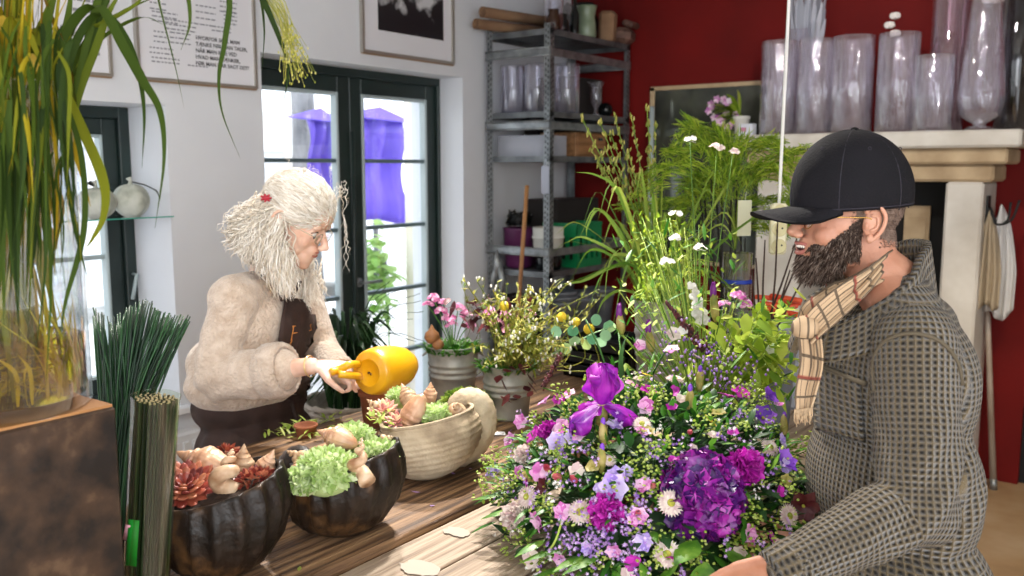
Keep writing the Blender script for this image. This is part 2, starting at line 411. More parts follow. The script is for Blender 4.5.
# ---- framed poster with Danish lines, second poster, framed photograph ----
def text_mesh(s, size, Y, Z, x, mat, parent, name='lettering', bold=0.0):
    cu = bpy.data.curves.new('t', 'FONT'); cu.body = s; cu.size = size; cu.offset = bold; cu.extrude = .0004; cu.resolution_u = 2
    o = bpy.data.objects.new('t', cu); COL.objects.link(o)
    dg = bpy.context.evaluated_depsgraph_get(); dg.update(); me = bpy.data.meshes.new_from_object(o.evaluated_get(dg))
    bpy.data.objects.remove(o); bpy.data.curves.remove(cu)
    off = V(parent.location)
    me.transform(Matrix(((0,0,1,x-off.x),(1,0,0,Y-off.y),(0,1,0,Z-off.z),(0,0,0,1))))
    me.materials.clear(); me.materials.append(mat); me.name = name
    o = bpy.data.objects.new(name, me); COL.objects.link(o); o.parent = parent; return o
def framed(name, lab, cat, y0, y1, z0, z1, fw, m_f):
    t = thing(name, (XW, (y0+y1)/2, z0), lab, cat)
    b = MB(); x = XW+.002
    b.span((x,y0,z0),(x+.022,y0+fw,z1)); b.span((x,y1-fw,z0),(x+.022,y1,z1)); b.span((x,y0+fw,z0),(x+.022,y1-fw,z0+fw)); b.span((x,y0+fw,z1-fw),(x+.022,y1-fw,z1))
    b.mat(1); b.span((x,y0+.004,z0-.006),(x+.016,y1-.004,z0)); b.build('frame', [m_f, m_framew], t)
    b = MB(); b.span((x+.002,y0+fw,z0+fw),(x+.010,y1-fw,z1-fw)); b.build('paper', m_paper, t)
    return t, x+.0105
pt, px_ = framed('framed_poster', 'framed white poster with dark capital lettering, beside the door', 'poster', 2.115, 2.712, 2.062, 2.86, .012, m_frame)
LS = ['HVORFOR SKAL MAN','TÆNKE FØR MAN TALER,','NÅR MAN IKKE VED','HVAD MAN TÆNKER,','FØR MAN HAR SAGT DET?']
for i, s in enumerate(LS):
    p = onX(194, 37.5+i*6.4, XW); text_mesh(s, .0235, p.y, p.z-.008, px_, m_ink, pt, bold=.0004)
def dashes(parent, rows, x, mat, h=.0065):
    b = MB()
    for (Y, Z, w) in rows:
        y = Y
        while y < Y+w:
            l = rnd.uniform(.008,.026); b.span((x,y,Z),(x+.0005,min(y+l,Y+w),Z+h)); y += l+.006
    b.build('faint_print', mat, parent)
rows = []
for (qx, qy, w, n, dy) in [(194,6,.1,4,6.2),(148,3,.08,2,6),(150,12,.12,3,4.5),(163,20,.15,3,4.5),(152,32,.06,3,5),(168,33,.1,3,5),(148,48,.11,2,5),(150,58,.13,2,4),(218,2,.09,3,5),(222,12,.07,4,4),(210,27,.1,2,4),(186,66,.1,1,5)]:
    for i in range(n): p = onX(qx, qy+i*dy, XW); rows.append((p.y, p.z, w))
dashes(pt, rows, px_, m_ink2, .006)
pt, px_ = framed('framed_poster', 'framed white poster cut by the top left corner, behind the tall grass', 'poster', 1.35, 2.006, 2.062, 2.86, .012, m_frame)
rows = []
for i in range(9): rows.append((1.86, 2.3+i*.04, .09)); rows.append((1.5, 2.2+i*.045, .2))
rows += [(1.84,2.14,.12),(1.7,2.6,.1)]
dashes(pt, rows, px_, m_ink2, .012)
pt, px_ = framed('framed_photograph', 'framed black and white photograph with a wide white mount, above the door', 'picture', 3.385, 4.122, 2.297, 2.93, .016, m_frame)
# generic dim photograph: pale blurred shapes over black
mph, nt, out = nt_new('photo_print'); L = nt.links
tc = N(nt,'ShaderNodeTexCoord'); no = N(nt,'ShaderNodeTexNoise'); no.inputs['Scale'].default_value = 9; no.inputs['Detail'].default_value = 5
rp = N(nt,'ShaderNodeValToRGB'); rp.color_ramp.elements[0].position = .47; rp.color_ramp.elements[0].color = (.012,.012,.015,1); rp.color_ramp.elements[1].position = .60; rp.color_ramp.elements[1].color = (.6,.6,.62,1)
sx = N(nt,'ShaderNodeSeparateXYZ'); ma = N(nt,'ShaderNodeMapRange'); ma.inputs['From Min'].default_value = -.06; ma.inputs['From Max'].default_value = .12
ma.inputs['To Min'].default_value = -.18; ma.inputs['To Max'].default_value = .05
ad = N(nt,'ShaderNodeMath'); ad.operation = 'ADD'; p = N(nt,'ShaderNodeBsdfPrincipled'); p.inputs['Roughness'].default_value = .3
L.new(tc.outputs['Object'], no.inputs['Vector']); L.new(tc.outputs['Object'], sx.inputs[0]); L.new(sx.outputs['Z'], ma.inputs['Value'])
L.new(no.outputs[0], ad.inputs[0]); L.new(ma.outputs[0], ad.inputs[1]); L.new(ad.outputs[0], rp.inputs[0]); L.new(rp.outputs[0], p.inputs['Base Color']); L.new(p.outputs[0], out.inputs[0])
b = MB(); b.span((px_-.001,3.51,2.425),(px_+.001,4.035,2.86)); o = b.build('print', mph, pt)
for v in o.data.vertices: v.co.z -= .25
o.location.z += .25
# ======================= fireplace =======================
YF = 4.95
b = MB()
b.span((-2.09,YF-.02,1.80),(-.64,YR,1.885),.012)
fp = thing('fireplace', (-1.36, 5.2, 0), 'pale stone fireplace with a thick mantel shelf behind the man', 'fireplace')
b.build('mantel_shelf', m_stone, fp)
b = MB()
b.span((-2.03,YF+.03,1.72),(-.70,YR,1.80),.012); b.span((-1.98,YF+.07,1.63),(-.76,YR,1.72),.014)
b.build('mantel_moulding', m_sand, fp)
b = MB(); b.span((-.975,YF+.06,.0),(-.80,YR,1.63),.012); b.span((-.965,YF+.09,.0),(-.83,YR,.1)); b.build('pillar', m_stone, fp)
b = MB(); b.span((-1.97,YF+.06,.0),(-1.70,YR,1.63),.012); b.build('pillar', m_stone, fp)
b = MB(); b.span((-1.72,YR-.03,0),(-.97,YR-.005,1.63)); b.build('back_panel', m_black, fp)  # near-black panel across the back of the fireplace opening
b = MB(); b.span((-1.72,YF+.06,0),(-.97,YR-.03,.12),.01); b.build('hearth', m_sand, fp)
# firewood board inside the opening
c = onY(915,222,5.25)
b = MB(); b.box((c.x,5.3,.12+.695), (.13,.02,1.36), Euler((0,.0,0)).to_matrix()); b.box((c.x,5.285,1.36), (.1,.012,.14))
tag(b.build('wooden_board', m_sand), 'beige board leaning inside the dark fireplace opening', 'board')
# mirror left of the mantel; its dark reflection is painted into the colour
mm, nt, out = nt_new('painted_reflection'); L = nt.links
g = N(nt,'ShaderNodeBsdfGlossy'); g.inputs['Roughness'].default_value = .06; g.inputs[0].default_value = (.16,.17,.14,1)
d = N(nt,'ShaderNodeBsdfPrincipled'); no = N(nt,'ShaderNodeTexNoise'); no.inputs['Scale'].default_value = 6; rp = N(nt,'ShaderNodeValToRGB')
rp.color_ramp.elements[0].position = .35; rp.color_ramp.elements[0].color = (.006,.009,.006,1); rp.color_ramp.elements[1].position = .7; rp.color_ramp.elements[1].color = (.07,.075,.05,1)
tc = N(nt,'ShaderNodeTexCoord'); L.new(tc.outputs['Object'], no.inputs['Vector']); L.new(no.outputs[0], rp.inputs[0]); L.new(rp.outputs[0], d.inputs['Base Color'])
mx = N(nt,'ShaderNodeMixShader'); mx.inputs[0].default_value = .3; L.new(d.outputs[0], mx.inputs[1]); L.new(g.outputs[0], mx.inputs[2]); L.new(mx.outputs[0], out.inputs[0])
t = thing('wall_mirror', (-2.45,YR,1.1), 'mirror with a dark painted-in reflection and a slim pale frame on the red wall', 'mirror')
b = MB(); b.span((-2.83,YR-.02,1.1),(-2.05,YR-.002,2.2)); b.build('mirror_glass', mm, t)
b = MB(); b.mat(0); b.span((-2.86,YR-.03,1.08),(-2.83,YR,2.22)); b.span((-2.86,YR-.03,2.2),(-2.05,YR,2.225)); b.span((-2.86,YR-.03,1.08),(-2.05,YR,1.1)); b.span((-2.07,YR-.03,1.1),(-2.04,YR,2.2)); b.build('frame', m_sand, t)
# grey pole standing left of mirror
a0 = onY(652,107,5.3)
b = MB(); b.tube([(a0.x,5.3,0),(a0.x,5.3,a0.z)], .017, 10); b.mat(1); b.ell((a0.x,5.3,a0.z),(.018,.018,.006))
tag(b.build('grey_pole', [m_bead, m_steel]), 'slim grey pole standing upright beside the mirror', 'pole')
# ======================= outside the glass doors =======================
m_ground = M('pavement', 'bdbdba', .9, cols=['9c9d9b','cfcfcc'], scale=3)
b = MB(); b.span((-30,-12,-.3),(XW-.3,22,-.12)); struct(b.build('ground', m_ground))
m_step = M('stone_step','d9dadb',.8, cols=['b9bbbc','e6e6e6'], scale=3)
for k, (qx, qy, w, lab) in enumerate([(385,352,1.2,'lowest of the pale stone steps outside the glass door'),(392,322,1.15,'middle pale stone step outside the glass door'),(398,300,1.1,'highest of the pale stone steps outside the glass door')]):
    X0 = -4.9-.45*k; p = onX(qx, qy, X0); b = MB(); b.span((X0-.449,p.y-w/2,-.12),(X0,p.y+w/2,p.z),.02)
    tag(b.build('stone_step', m_step), lab, 'step', 'stone steps outside')
m_purple = M('purple_canvas', '7a63d6', .8, cols=['6a52cc','8f7be2'], scale=1.3, trans=.35)
def awning(x0, x1, y0, y1, X, lab, sag):
    a = onX(x0, y0, X); c = onX(x1, y1, X); t = thing('purple_parasol', (X, (a.y+c.y)/2, -.12), lab, 'parasol', 'purple parasols outside')
    b = MB(); nU, nV = 14, 16; vs = []; 
    for i in range(nU):
        for j in range(nV):
            u = i/(nU-1); v = j/(nV-1); ztop = a.z; zb = c.z + .06*sin(u*pi*1.5)
            vs.append((X+.06*sin(u*17+v*2)+.04*sin(v*9), lerp(a.y, c.y, u), lerp(ztop-sag*abs(u-.5), zb, v)))
    fs = [(i*nV+j, (i+1)*nV+j, (i+1)*nV+j+1, i*nV+j+1) for i in range(nU-1) for j in range(nV-1)]
    b.add(vs, fs); o = b.build('hanging_canvas', m_purple, t, solid=.01)
    b = MB(); h = .07; w = c.y-a.y
    vs = [(X+.12,a.y-.02,a.z-.06),(X+.12,c.y+.02,a.z-.09),(X-.3,c.y,a.z-.04),(X-.3,a.y,a.z-.02),(X,(a.y+c.y)/2,a.z+h)]
    b.add(vs, [(0,1,4),(1,2,4),(2,3,4),(3,0,4)], False); b.build('canopy', m_purple, t, solid=.012)
    b = MB(); b.tube([(X-.1,(a.y+c.y)/2,-.12),(X-.1,(a.y+c.y)/2,a.z+h-.02)], .03, 10); b.lathe([(.0,0),(.3,0),(.3,.06),(.05,.09)], (X-.1,(a.y+c.y)/2,-.12), 16); b.build('pole', m_steel_d, t)
awning(353, 407, 112, 222, -7.2, 'purple canvas parasol seen through the right door leaf', .12)
awning(306, 337, 114, 205, -7.6, 'purple canvas parasol seen through the left door leaf', .1)
# cream rendered pillar outside
p0 = onX(405, 200, -4.6); p1 = onX(421, 200, -4.6)
b = MB(); b.span((-4.72,onX(405,200,-4.72).y,-.12),(-4.6,p1.y+.3,3.2)); struct(b.build('pillar_outside', M('cream_render','e6ddcb',.9, cols=['d8cbb4','efe9dd'], scale=3)))
# grey trunk
m_bark = M('grey_bark', '77797c', .9, cols=['5a5b5e','9a9b9e'], scale=6, stretch=(1,1,.3), bump=.8, bscale=14)
p = onX(303, 150, -9); t = thing('street_tree', (p.x,p.y,-.12), 'grey tree trunk beyond the left door leaf', 'tree')
b = MB(); b.tube([(p.x,p.y,-.12),(p.x+.02,p.y,1),(p.x,p.y+.03,2.2),(p.x-.05,p.y,4.2)], [.24,.17,.15,.13], 14); b.build('trunk', m_bark, t)
b = MB(); mlf = M('pale_leaf','9fc46c',.6,trans=.4,cols=['7fae4a','bcd78e'],island=True)
for k in range(260):
    q = V((p.x,p.y,4.3))+V((rnd.gauss(0,.8),rnd.gauss(0,.8),rnd.gauss(0,.4))); d_ = rv(1).normalized()
    b.ribbon([q, q+d_*.08, q+d_*.15], [.01,.045,.002], rv(1), .2)
b.build('crown', mlf, t)
# parked white car
m_car = M('car_white','e3e6ea',.25,coat=.6); m_cg = M('car_window','1c2226',.1,.0); m_tyre = M('tyre','17171a',.8)
c0 = onX(272, 190, -10.2); t = thing('parked_car', (-10.2, c0.y-.3, -.12), 'white car parked outside, seen through the left door leaf', 'car')
prof = [(-2.1,.35),(-2.15,.75),(-1.9,.98),(-1.1,1.08),(-.55,1.62),(.75,1.66),(1.45,1.15),(2.0,1.0),(2.12,.7),(2.1,.32)]
b = MB(); vs = []; xs = (-.85,-.8,.8,.85)
for k, xo in enumerate(xs):
    for (yy, zz) in prof:
        s_ = (1 if k in (1,2) else .97); vs.append((-10.2+xo*(1 if zz < 1.1 else .86), c0.y-.3+yy*s_, -.12+zz*s_))
n_ = len(prof); fs = [(k*n_+i, k*n_+i+1, (k+1)*n_+i+1, (k+1)*n_+i) for k in range(3) for i in range(n_-1)]
fs += [(k*n_+n_-1, k*n_, (k+1)*n_, (k+1)*n_+n_-1) for k in range(3)] + [tuple(range(n_)), tuple(range(4*n_-1, 3*n_-1, -1))]
b.add(vs, fs, False); b.build('car_body', m_car, t, fix=True)
for s_ in (1,-1):
    b = MB(); X_ = -10.2+s_*.745; yy = c0.y-.3
    b.add([(X_+s_*.09,yy-.95,-.12+1.12),(X_,yy-.5,-.12+1.55),(X_,yy+.7,-.12+1.58),(X_+s_*.09,yy+1.25,-.12+1.14)], [(0,1,2,3)], False); b.build('side_window', m_cg, t)
for wy in (-1.35,1.35):
    for s_ in (1,-1):
        b = MB(); b.lathe([(.0,-.1),(.2,-.1),(.32,-.09),(.33,0),(.32,.09),(.2,.1),(.0,.1)], (-10.2+s_*.78, c0.y-.3+wy, -.12+.33), 20, Euler((0,pi/2,0)).to_matrix()); b.build('wheel', m_tyre, t)
# far pale building so that the street closes
m_far = M('pale_window','b8bcc2',.4)
m_fac = M('far_facade','cfcdcb',.9, cols=['bdbab6','dcdbda'], scale=1.2)
b = MB(); b.span((-24,-10,-.12),(-22,20,3.4)); bd = tag(b.build('pale_building', m_fac), 'pale low building across the street outside', 'building')
for k in range(9):
    b = MB(); b.span((-22,-8+k*3.1,.9),(-21.95,-6.8+k*3.1,2.2)); b.build('window', m_far, bd)
    b = MB(); b.span((-22,-8.1+k*3.1,2.2),(-21.9,-6.7+k*3.1,2.3)); b.build('lintel', m_step, bd)
# broad-leaved plant outside right leaf
p = onX(398, 270, -4.75); p.y -= .11; t = thing('garden_shrub', (p.x,p.y,-.12), 'light green leafy shrub outside the right door leaf', 'shrub')
b = MB(); st = MB()
for k in range(9):
    a = rnd.uniform(0,6.28); top = p+V((rnd.uniform(-.15,.1),rnd.uniform(-.22,.08),rnd.uniform(-.25,.22)))
    st.tube([(p.x,p.y,-.12),(p.x,p.y,.5),top], [.008,.006,.003], 6)
    for j in range(9):
        d_ = V((rnd.uniform(-1,1),rnd.uniform(-1.2,.5),rnd.uniform(-.2,.6))).normalized()*.2; q = top+V((0,0,-.05*j+.15))
        b.ribbon([q, q+d_*.35, q+d_*.75+V((0,0,-.02)), q+d_+V((0,0,-.06))], [.006,.04,.032,.003], d_.cross(UZ), .2)
b.build('foliage', mlf, t); st.build('stem', mlf, t)
# ======================= light =======================
w = bpy.data.worlds.new('world'); SC.world = w; w.use_nodes = True; nt = w.node_tree; bg = nt.nodes['Background']
bg.inputs[0].default_value = (.93,.96,1,1); bg.inputs[1].default_value = 2.3
def area(name, loc, to, e, size, col=(1,1,1), sy=None):
    l = bpy.data.lights.new(name, 'AREA'); l.energy = e; l.size = size; l.color = col
    if sy: l.shape = 'RECTANGLE'; l.size_y = sy
    o = bpy.data.objects.new(name, l); COL.objects.link(o); o.location = loc
    o.rotation_euler = (V(to)-V(loc)).to_track_quat('-Z','Y').to_euler(); return o
def spot(name, loc, to, e, ang=60, r=.06, col=(1,.95,.88), blend=.6):
    l = bpy.data.lights.new(name, 'SPOT'); l.energy = e; l.spot_size = radians(ang); l.spot_blend = blend; l.shadow_soft_size = r; l.color = col
    o = bpy.data.objects.new(name, l); COL.objects.link(o); o.location = loc
    o.rotation_euler = (V(to)-V(loc)).to_track_quat('-Z','Y').to_euler(); return o
spot('ceiling_spot', (-1.75,2.35,2.85), (-.98,1.6,1.0), 200, 60)
spot('ceiling_spot', (-2.3,2.6,2.85), (-1.5,1.5,1.0), 190, 62)
spot('ceiling_spot', (-.9,3.0,2.85), (-1.6,5.0,1.9), 60, 70)
spot('ceiling_spot', (-.1,3.2,2.85), (-.35,4.3,0), 70, 70, col=(1,.8,.5))
spot('ceiling_spot', (-1.2,.6,2.85), (-2.3,1.8,1.3), 45, 70)
sun = bpy.data.lights.new('daylight','SUN'); sun.energy = 3.5; sun.angle = radians(8); so = bpy.data.objects.new('daylight', sun); COL.objects.link(so)
so.rotation_euler = V((-.35,-.25,-.8)).to_track_quat('-Z','Y').to_euler()
area('added_fill_light', (1.6,-1.2,1.9), (-1.4,1.9,1.2), 58, 1.8, (.9,.95,1), 1.6)  # unseen soft fill light added behind the camera
vs_ = SC.view_settings; vs_.view_transform = 'Standard'; vs_.look = 'None'; vs_.exposure = 0.36; vs_.gamma = 1; vs_.use_curve_mapping = False
SC.cycles.use_denoising = True; SC.cycles.max_bounces = 8; SC.cycles.transparent_max_bounces = 24
SC.cycles.diffuse_bounces = 4; SC.cycles.glossy_bounces = 3; SC.cycles.sample_clamp_indirect = 6
# ======================= steel shelving rack =======================
RX0, RX1, RY0, RY1 = -3.465, -3.0, 4.41, 5.345
rk = thing('shelving_rack', ((RX0+RX1)/2,(RY0+RY1)/2,0), 'tall galvanised shelving rack with punched posts in the corner', 'rack')
for (x, y, sx, sy) in [(RX0,RY0,1,1),(RX1,RY0,-1,1),(RX0,RY1,1,-1),(RX1,RY1,-1,-1)]:
    b = MB(); b.span((x,y,0),(x+sx*.042,y+sy*.003,2.53)); b.span((x,y,0),(x+sx*.003,y+sy*.042,2.53)); b.mat(1)
    for k in range(78):
        z = .06+k*.0318
        for o_ in (.013,.03):
            b.box((x+sx*o_, y-sy*.0005, z+(o_ > .02)*.012), (.007,.001,.016)); b.box((x-sx*.0005, y+sy*o_, z+(o_ > .02)*.012), (.001,.007,.016))
    b.build('post', [m_steel, m_hole], rk)
for z in (2.50, 2.03, 1.77, 1.08, .6, .15):
    b = MB(); b.span((RX0+.004,RY0+.004,z-.004),(RX1-.004,RY1-.004,z))
    for (p, q) in [((RX0,RY0),(RX1,RY0+.004)),((RX0,RY1-.004),(RX1,RY1)),((RX0,RY0),(RX0+.004,RY1)),((RX1-.004,RY0),(RX1,RY1))]: b.span((p[0],p[1],z-.034),(q[0],q[1],z))
    b.build('shelf', m_steel_d, rk)
for z in (2.345, 1.925, 1.175, .4):
    b = MB()
    for y in (RY0-.006, RY1+.006): b.span((RX0,y-.004,z),(RX1,y+.004,z+.05)); b.tube([(RX0,y-.006,z+.047),(RX1,y-.006,z+.047)], .006, 6); b.tube([(RX0,y-.006,z+.004),(RX1,y-.006,z+.004)], .006, 6)
    b.span((RX1-.004,RY0,z),(RX1+.004,RY1,z+.045)); b.build('brace', m_steel, rk)
def vessel(name, lab, cat, c, outer, mat, th=.003, n=28, group=None, rad=None, parent=None, thick_base=None):
    inner = [(max(r-th,.0005), z) for r, z in outer[::-1]]
    inner = [(r, max(z, (thick_base or th))) for r, z in inner]
    prof = [(.0004,0)] + outer + inner + [(.0004, thick_base or th)]
    b = MB(); b.lathe(prof, c, n, rad=rad)
    o = b.build(name, mat, parent, origin=c)
    return tag(o, lab, cat, group) if parent is None else o
def cylp(r, h): return [(r*.96,0),(r,.006),(r,h*.5),(r,h-.004),(r*.99,h)]
m_kraft = M('kraft_paper','8d6b4f',.8,cols=['7a5a41','a07f61'],scale=5)
m_plastic = glassM('clear_plastic', rough=.15, see=.45, tint=(.85,.87,.9))
# top shelf
ZT = 2.50
def onrack(px, py, X): p = onX(px, py, X); return p
for k, (qa, qb, lab) in enumerate([((475,13),(522,24),'kraft paper roll poking over the left end of the top shelf'),((484,1),(524,12),'upper kraft paper roll resting on another roll')]):
    z = ZT+.035+k*.062; a = V((-3.4,4.22,z)); c = V((-3.24,4.78,z)) 
    a = a+V((.05*k,0,0)); b = MB(); d_ = (c-a).normalized(); q = UZ.rotation_difference(d_).to_matrix()
    b.lathe([(.031,0),(.031,.6),(.019,.6),(.019,0),(.031,0)], a, 20, q)
    tag(b.build('paper_roll', m_kraft), lab, 'paper roll', 'kraft paper rolls')
def bag(px, py, X, Y, r, h, lab, mat, nm='plastic_bag'):
    b = MB(); c = V((X,Y,ZT)); b.ell(c+V((0,0,h/2)), (r*.8,r,h/2), None, 22, 14, lambda p: 1+.22*noise.noise(p*2.3+c)+.1*noise.noise(p*6+c))
    tag(b.build(nm, mat), lab, 'bag')
bag(0,0,-3.28,4.98,.12,.24,'crumpled clear plastic bag bulging on the top shelf',m_plastic)
b = MB(); c = V((-3.12,4.62,ZT)); b.lathe([(.05,0),(.06,.02),(.058,.2),(.03,.26),(.03,.3),(.026,.3),(.026,.26),(.054,.19),(.05,.02)], c, 20)
tag(b.build('glass_jar', m_vase), 'clear glass jar beside the corner post on the top shelf', 'jar')
m_brown = M('brown_glaze','3b2418',.25); m_olive = M('sage_glaze','7d8c72',.3,cols=['66755c','95a389'],scale=7); m_dk = M('dark_glass','0d1112',.12)
vessel('brown_vase','small brown vase near the corner post, top shelf','vase',(-3.08,4.56,ZT),[(.03,0),(.042,.02),(.045,.07),(.03,.11),(.034,.13)],m_brown)
vessel('brown_pot','little dark brown pot left of the black bottle','pot',(-3.1,4.68,ZT),[(.03,0),(.045,.03),(.04,.08),(.028,.1),(.033,.12)],m_dk)
vessel('black_bottle','narrow black bottle beside the green vase','bottle',(-3.08,4.79,ZT),[(.026,0),(.028,.02),(.028,.13),(.011,.18),(.011,.24)],m_dk)
vessel('green_vase','sage green ceramic vase on the top shelf','vase',(-3.08,4.93,ZT),[(.05,0),(.062,.02),(.056,.1),(.05,.13),(.06,.18),(.066,.2)],m_olive)
vessel('black_jar','big round black jar behind the green vase','jar',(-3.2,5.09,ZT),[(.06,0),(.09,.06),(.095,.14),(.06,.22),(.065,.25)],m_dk)
b = MB(); b.box((-3.07,5.17,ZT+.1),(.1,.12,.2),Euler((.1,.05,.3)).to_matrix(),.02); tag(b.build('paper_parcel', m_kraft), 'upright brown paper parcel at the far end of the top shelf', 'parcel')
b = MB(); b.box((-3.02,5.3,ZT+.055),(.12,.16,.1),Euler((0,.1,.2)).to_matrix(),.03); b.box((-2.99,5.33,ZT+.13),(.08,.14,.04),Euler((0,.3,.1)).to_matrix(),.015); tag(b.build('paper_parcel', M('crumpled_wrap','5b4138',.5,cols=['3c2a26','7a5c50'],scale=20)), 'crumpled wrapped parcel overhanging the far rack post', 'parcel')
# second shelf: glass cylinders
for (x, y, r, h, lab) in [(-3.36,4.53,.075,.29,'leftmost of the cylinder vases, rack second shelf'),(-3.19,4.55,.075,.29,'cylinder vase just left of the corner post, rack second shelf'),(-3.1,4.74,.08,.3,'cylinder vase just right of the corner post, rack second shelf')]:
    vessel('cylinder_vase', lab, 'vase', (x,y,2.03), cylp(r,h), m_vase, group='glass cylinder vases on the rack')
vessel('glass_goblet','fluted glass goblet at the right of the second rack shelf','goblet',(-3.08,5.05,2.03),[(.045,0),(.012,.02),(.012,.05),(.03,.08),(.038,.12),(.032,.17),(.06,.215)],m_vase)
b = MB(); b.ell((-3.12,5.24,2.03+.05),(.05,.05,.05)); tag(b.build('dark_ball', m_dk), 'dark round ball behind the glass goblet', 'ball')
# third shelf
b = MB(); t = thing('plastic_crate', (-3.25,4.55,1.77), 'clear plastic box of white cups at the rack corner', 'box')
x0,x1,y0,y1,z0,h = -3.42,-3.06,4.46,4.68,1.77,.125
for (p, q) in [((x0,y0,z0),(x1,y1,z0+.003)),((x0,y0,z0),(x1,y0+.003,z0+h)),((x0,y1-.003,z0),(x1,y1,z0+h)),((x0,y0,z0),(x0+.003,y1,z0+h)),((x1-.003,y0,z0),(x1,y1,z0+h))]: b.span(p, q)
b.build('box_wall', M('milky_plastic','cfd2de',.3,alpha=.35), t)
m_cup = M('white_cup','e8e6ee',.4)
for k in range(5):
    c = (x0+.045+k*.068, 4.55, 1.774); vessel('white_cup','small white cup packed in the clear plastic box','cup',c,[(.022,0),(.03,.09)],m_cup,group='white cups in the plastic box')
dr = thing('drawer_box', (-3.15,4.93,1.77), 'small wooden drawer box on the third rack shelf', 'drawer box')
m_pine = M('pine','8c6342',.6,cols=['74502f','a3774f'],scale=6,stretch=(6,1,6))
b = MB(); b.span((-3.3,4.74,1.77),(-3.03,5.1,1.92),.004); b.build('body', m_pine, dr)
for k in range(2):
    b = MB(); b.span((-3.03,4.755,1.782+k*.068),(-3.022,5.085,1.842+k*.068),.003); d_ = b.build('drawer', m_pine, dr)
    b = MB(); b.span((-3.022,4.99,1.805+k*.068),(-3.012,5.03,1.822+k*.068)); b.build('handle', m_dk, d_)
# fourth shelf
m_pur = M('purple_plastic','5b2150',.4,cols=['4c1a44','6d2c5f'],scale=6); m_wh = M('white_plastic','dcdbd2',.45); m_gr = M('green_plastic','0f7a48',.4)
vessel('purple_tub','plum purple plastic tub on the rack','tub',(-3.33,4.56,1.08),[(.075,0),(.09,.02),(.1,.24),(.104,.25)],m_pur,th=.006)
b = MB()
for k in range(26):
    a = rnd.uniform(0,6.28); r_ = rnd.uniform(.03,.09); b.tube([(-3.33+r_*cos(a+u)*(1), 4.56+r_*sin(a+u), 1.34+rnd.uniform(0,.09)+.01*sin(u*3)) for u in [i*.5 for i in range(7)]], .006, 5)
tag(b.build('wire_net', m_dk), 'tangle of dark netting on the purple tub', 'net')
vessel('dark_tub','black tub below the white bowl on the rack','tub',(-3.11,4.56,1.08),[(.07,0),(.085,.01),(.09,.13)],m_dk,th=.006)
vessel('white_bowl','white bowl stacked on the black tub','bowl',(-3.11,4.56,1.211),[(.08,0),(.092,.01),(.094,.06),(.1,.062),(.1,.075),(.094,.078),(.096,.13)],m_wh,th=.004)
cr = thing('green_crate', (-3.12,4.88,1.08), 'bright green plastic crate with slots on the rack', 'crate')
cx0,cx1,cy0,cy1,cz,chh = -3.26,-3.01,4.73,5.02,1.08,.27
b = MB(); b.span((cx0,cy0,cz),(cx1,cy1,cz+.01))
def slotted(a, c, ax_, pos):
    n_ = 4; L_ = c-a; w_ = L_/(n_*2+1)
    for i in range(n_+1):
        p = a+i*2*w_; P = [0,0,cz]; Q = [0,0,cz+chh]; P[ax_] = p; Q[ax_] = p+w_; P[1-ax_] = pos-.004; Q[1-ax_] = pos+.004; b.span(P, Q)
    for (za, zb) in ((0,.05),(.19,.27)):
        P = [0,0,cz+za]; Q = [0,0,cz+zb]; P[ax_] = a; Q[ax_] = c; P[1-ax_] = pos-.0045; Q[1-ax_] = pos+.0045; b.span(P, Q)
slotted(cy0, cy1, 1, cx1); slotted(cy0, cy1, 1, cx0); slotted(cx0, cx1, 0, cy0); slotted(cx0, cx1, 0, cy1)
b.build('crate_wall', m_gr, cr)
b = MB(); b.span((cx0-.006,cy0-.006,cz+chh-.01),(cx1+.006,cy0+.006,cz+chh+.008)); b.span((cx0-.006,cy1-.006,cz+chh-.01),(cx1+.006,cy1+.006,cz+chh+.008)); b.span((cx0-.006,cy0,cz+chh-.01),(cx0+.006,cy1,cz+chh+.008)); b.span((cx1-.006,cy0,cz+chh-.01),(cx1+.006,cy1,cz+chh+.008)); b.build('rim', m_gr, cr)
m_gbk = M('grey_bucket','6b7078',.5,cols=['565b63','858a92'],scale=6)
for (y, nb, lab) in [(4.75,3,'left stack'),(4.99,2,'middle stack'),(5.22,2,'right stack')]:
    for k in range(nb):
        vessel('grey_bucket', ['lowest','middle','topmost'][k if nb == 3 else k*2]+' grey bucket of the '+lab+' on the low shelf','bucket',(-3.14,y,.6+k*.033),[(.075,0),(.1,.24),(.107,.243),(.107,.26)],m_gbk,th=.004,group='nested grey buckets on the low shelf')
# dark boxes at the back of the shelves
for (x0,x1,y0,y1,z,h,lab) in [(-3.44,-3.2,4.8,5.3,1.08,.42,'dark cardboard box behind the green crate'),(-3.44,-3.2,4.5,4.66,.6,.3,'dark box at the left of the low shelf'),(-3.44,-3.32,4.76,5.3,1.77,.2,'dark box behind the wooden drawers'),(-3.44,-3.18,4.9,5.3,2.03,.25,'dark box behind the glass goblet')]:
    b = MB(); b.span((x0,y0,z),(x1,y1,z+h),.004); b.mat(1); b.span(((x0+x1)/2-.02,y0-.0,z+h),((x0+x1)/2+.02,y1,z+h+.0008)); tag(b.build('storage_box', [M('dark_card','24201f',.85), m_brown]), lab, 'box')
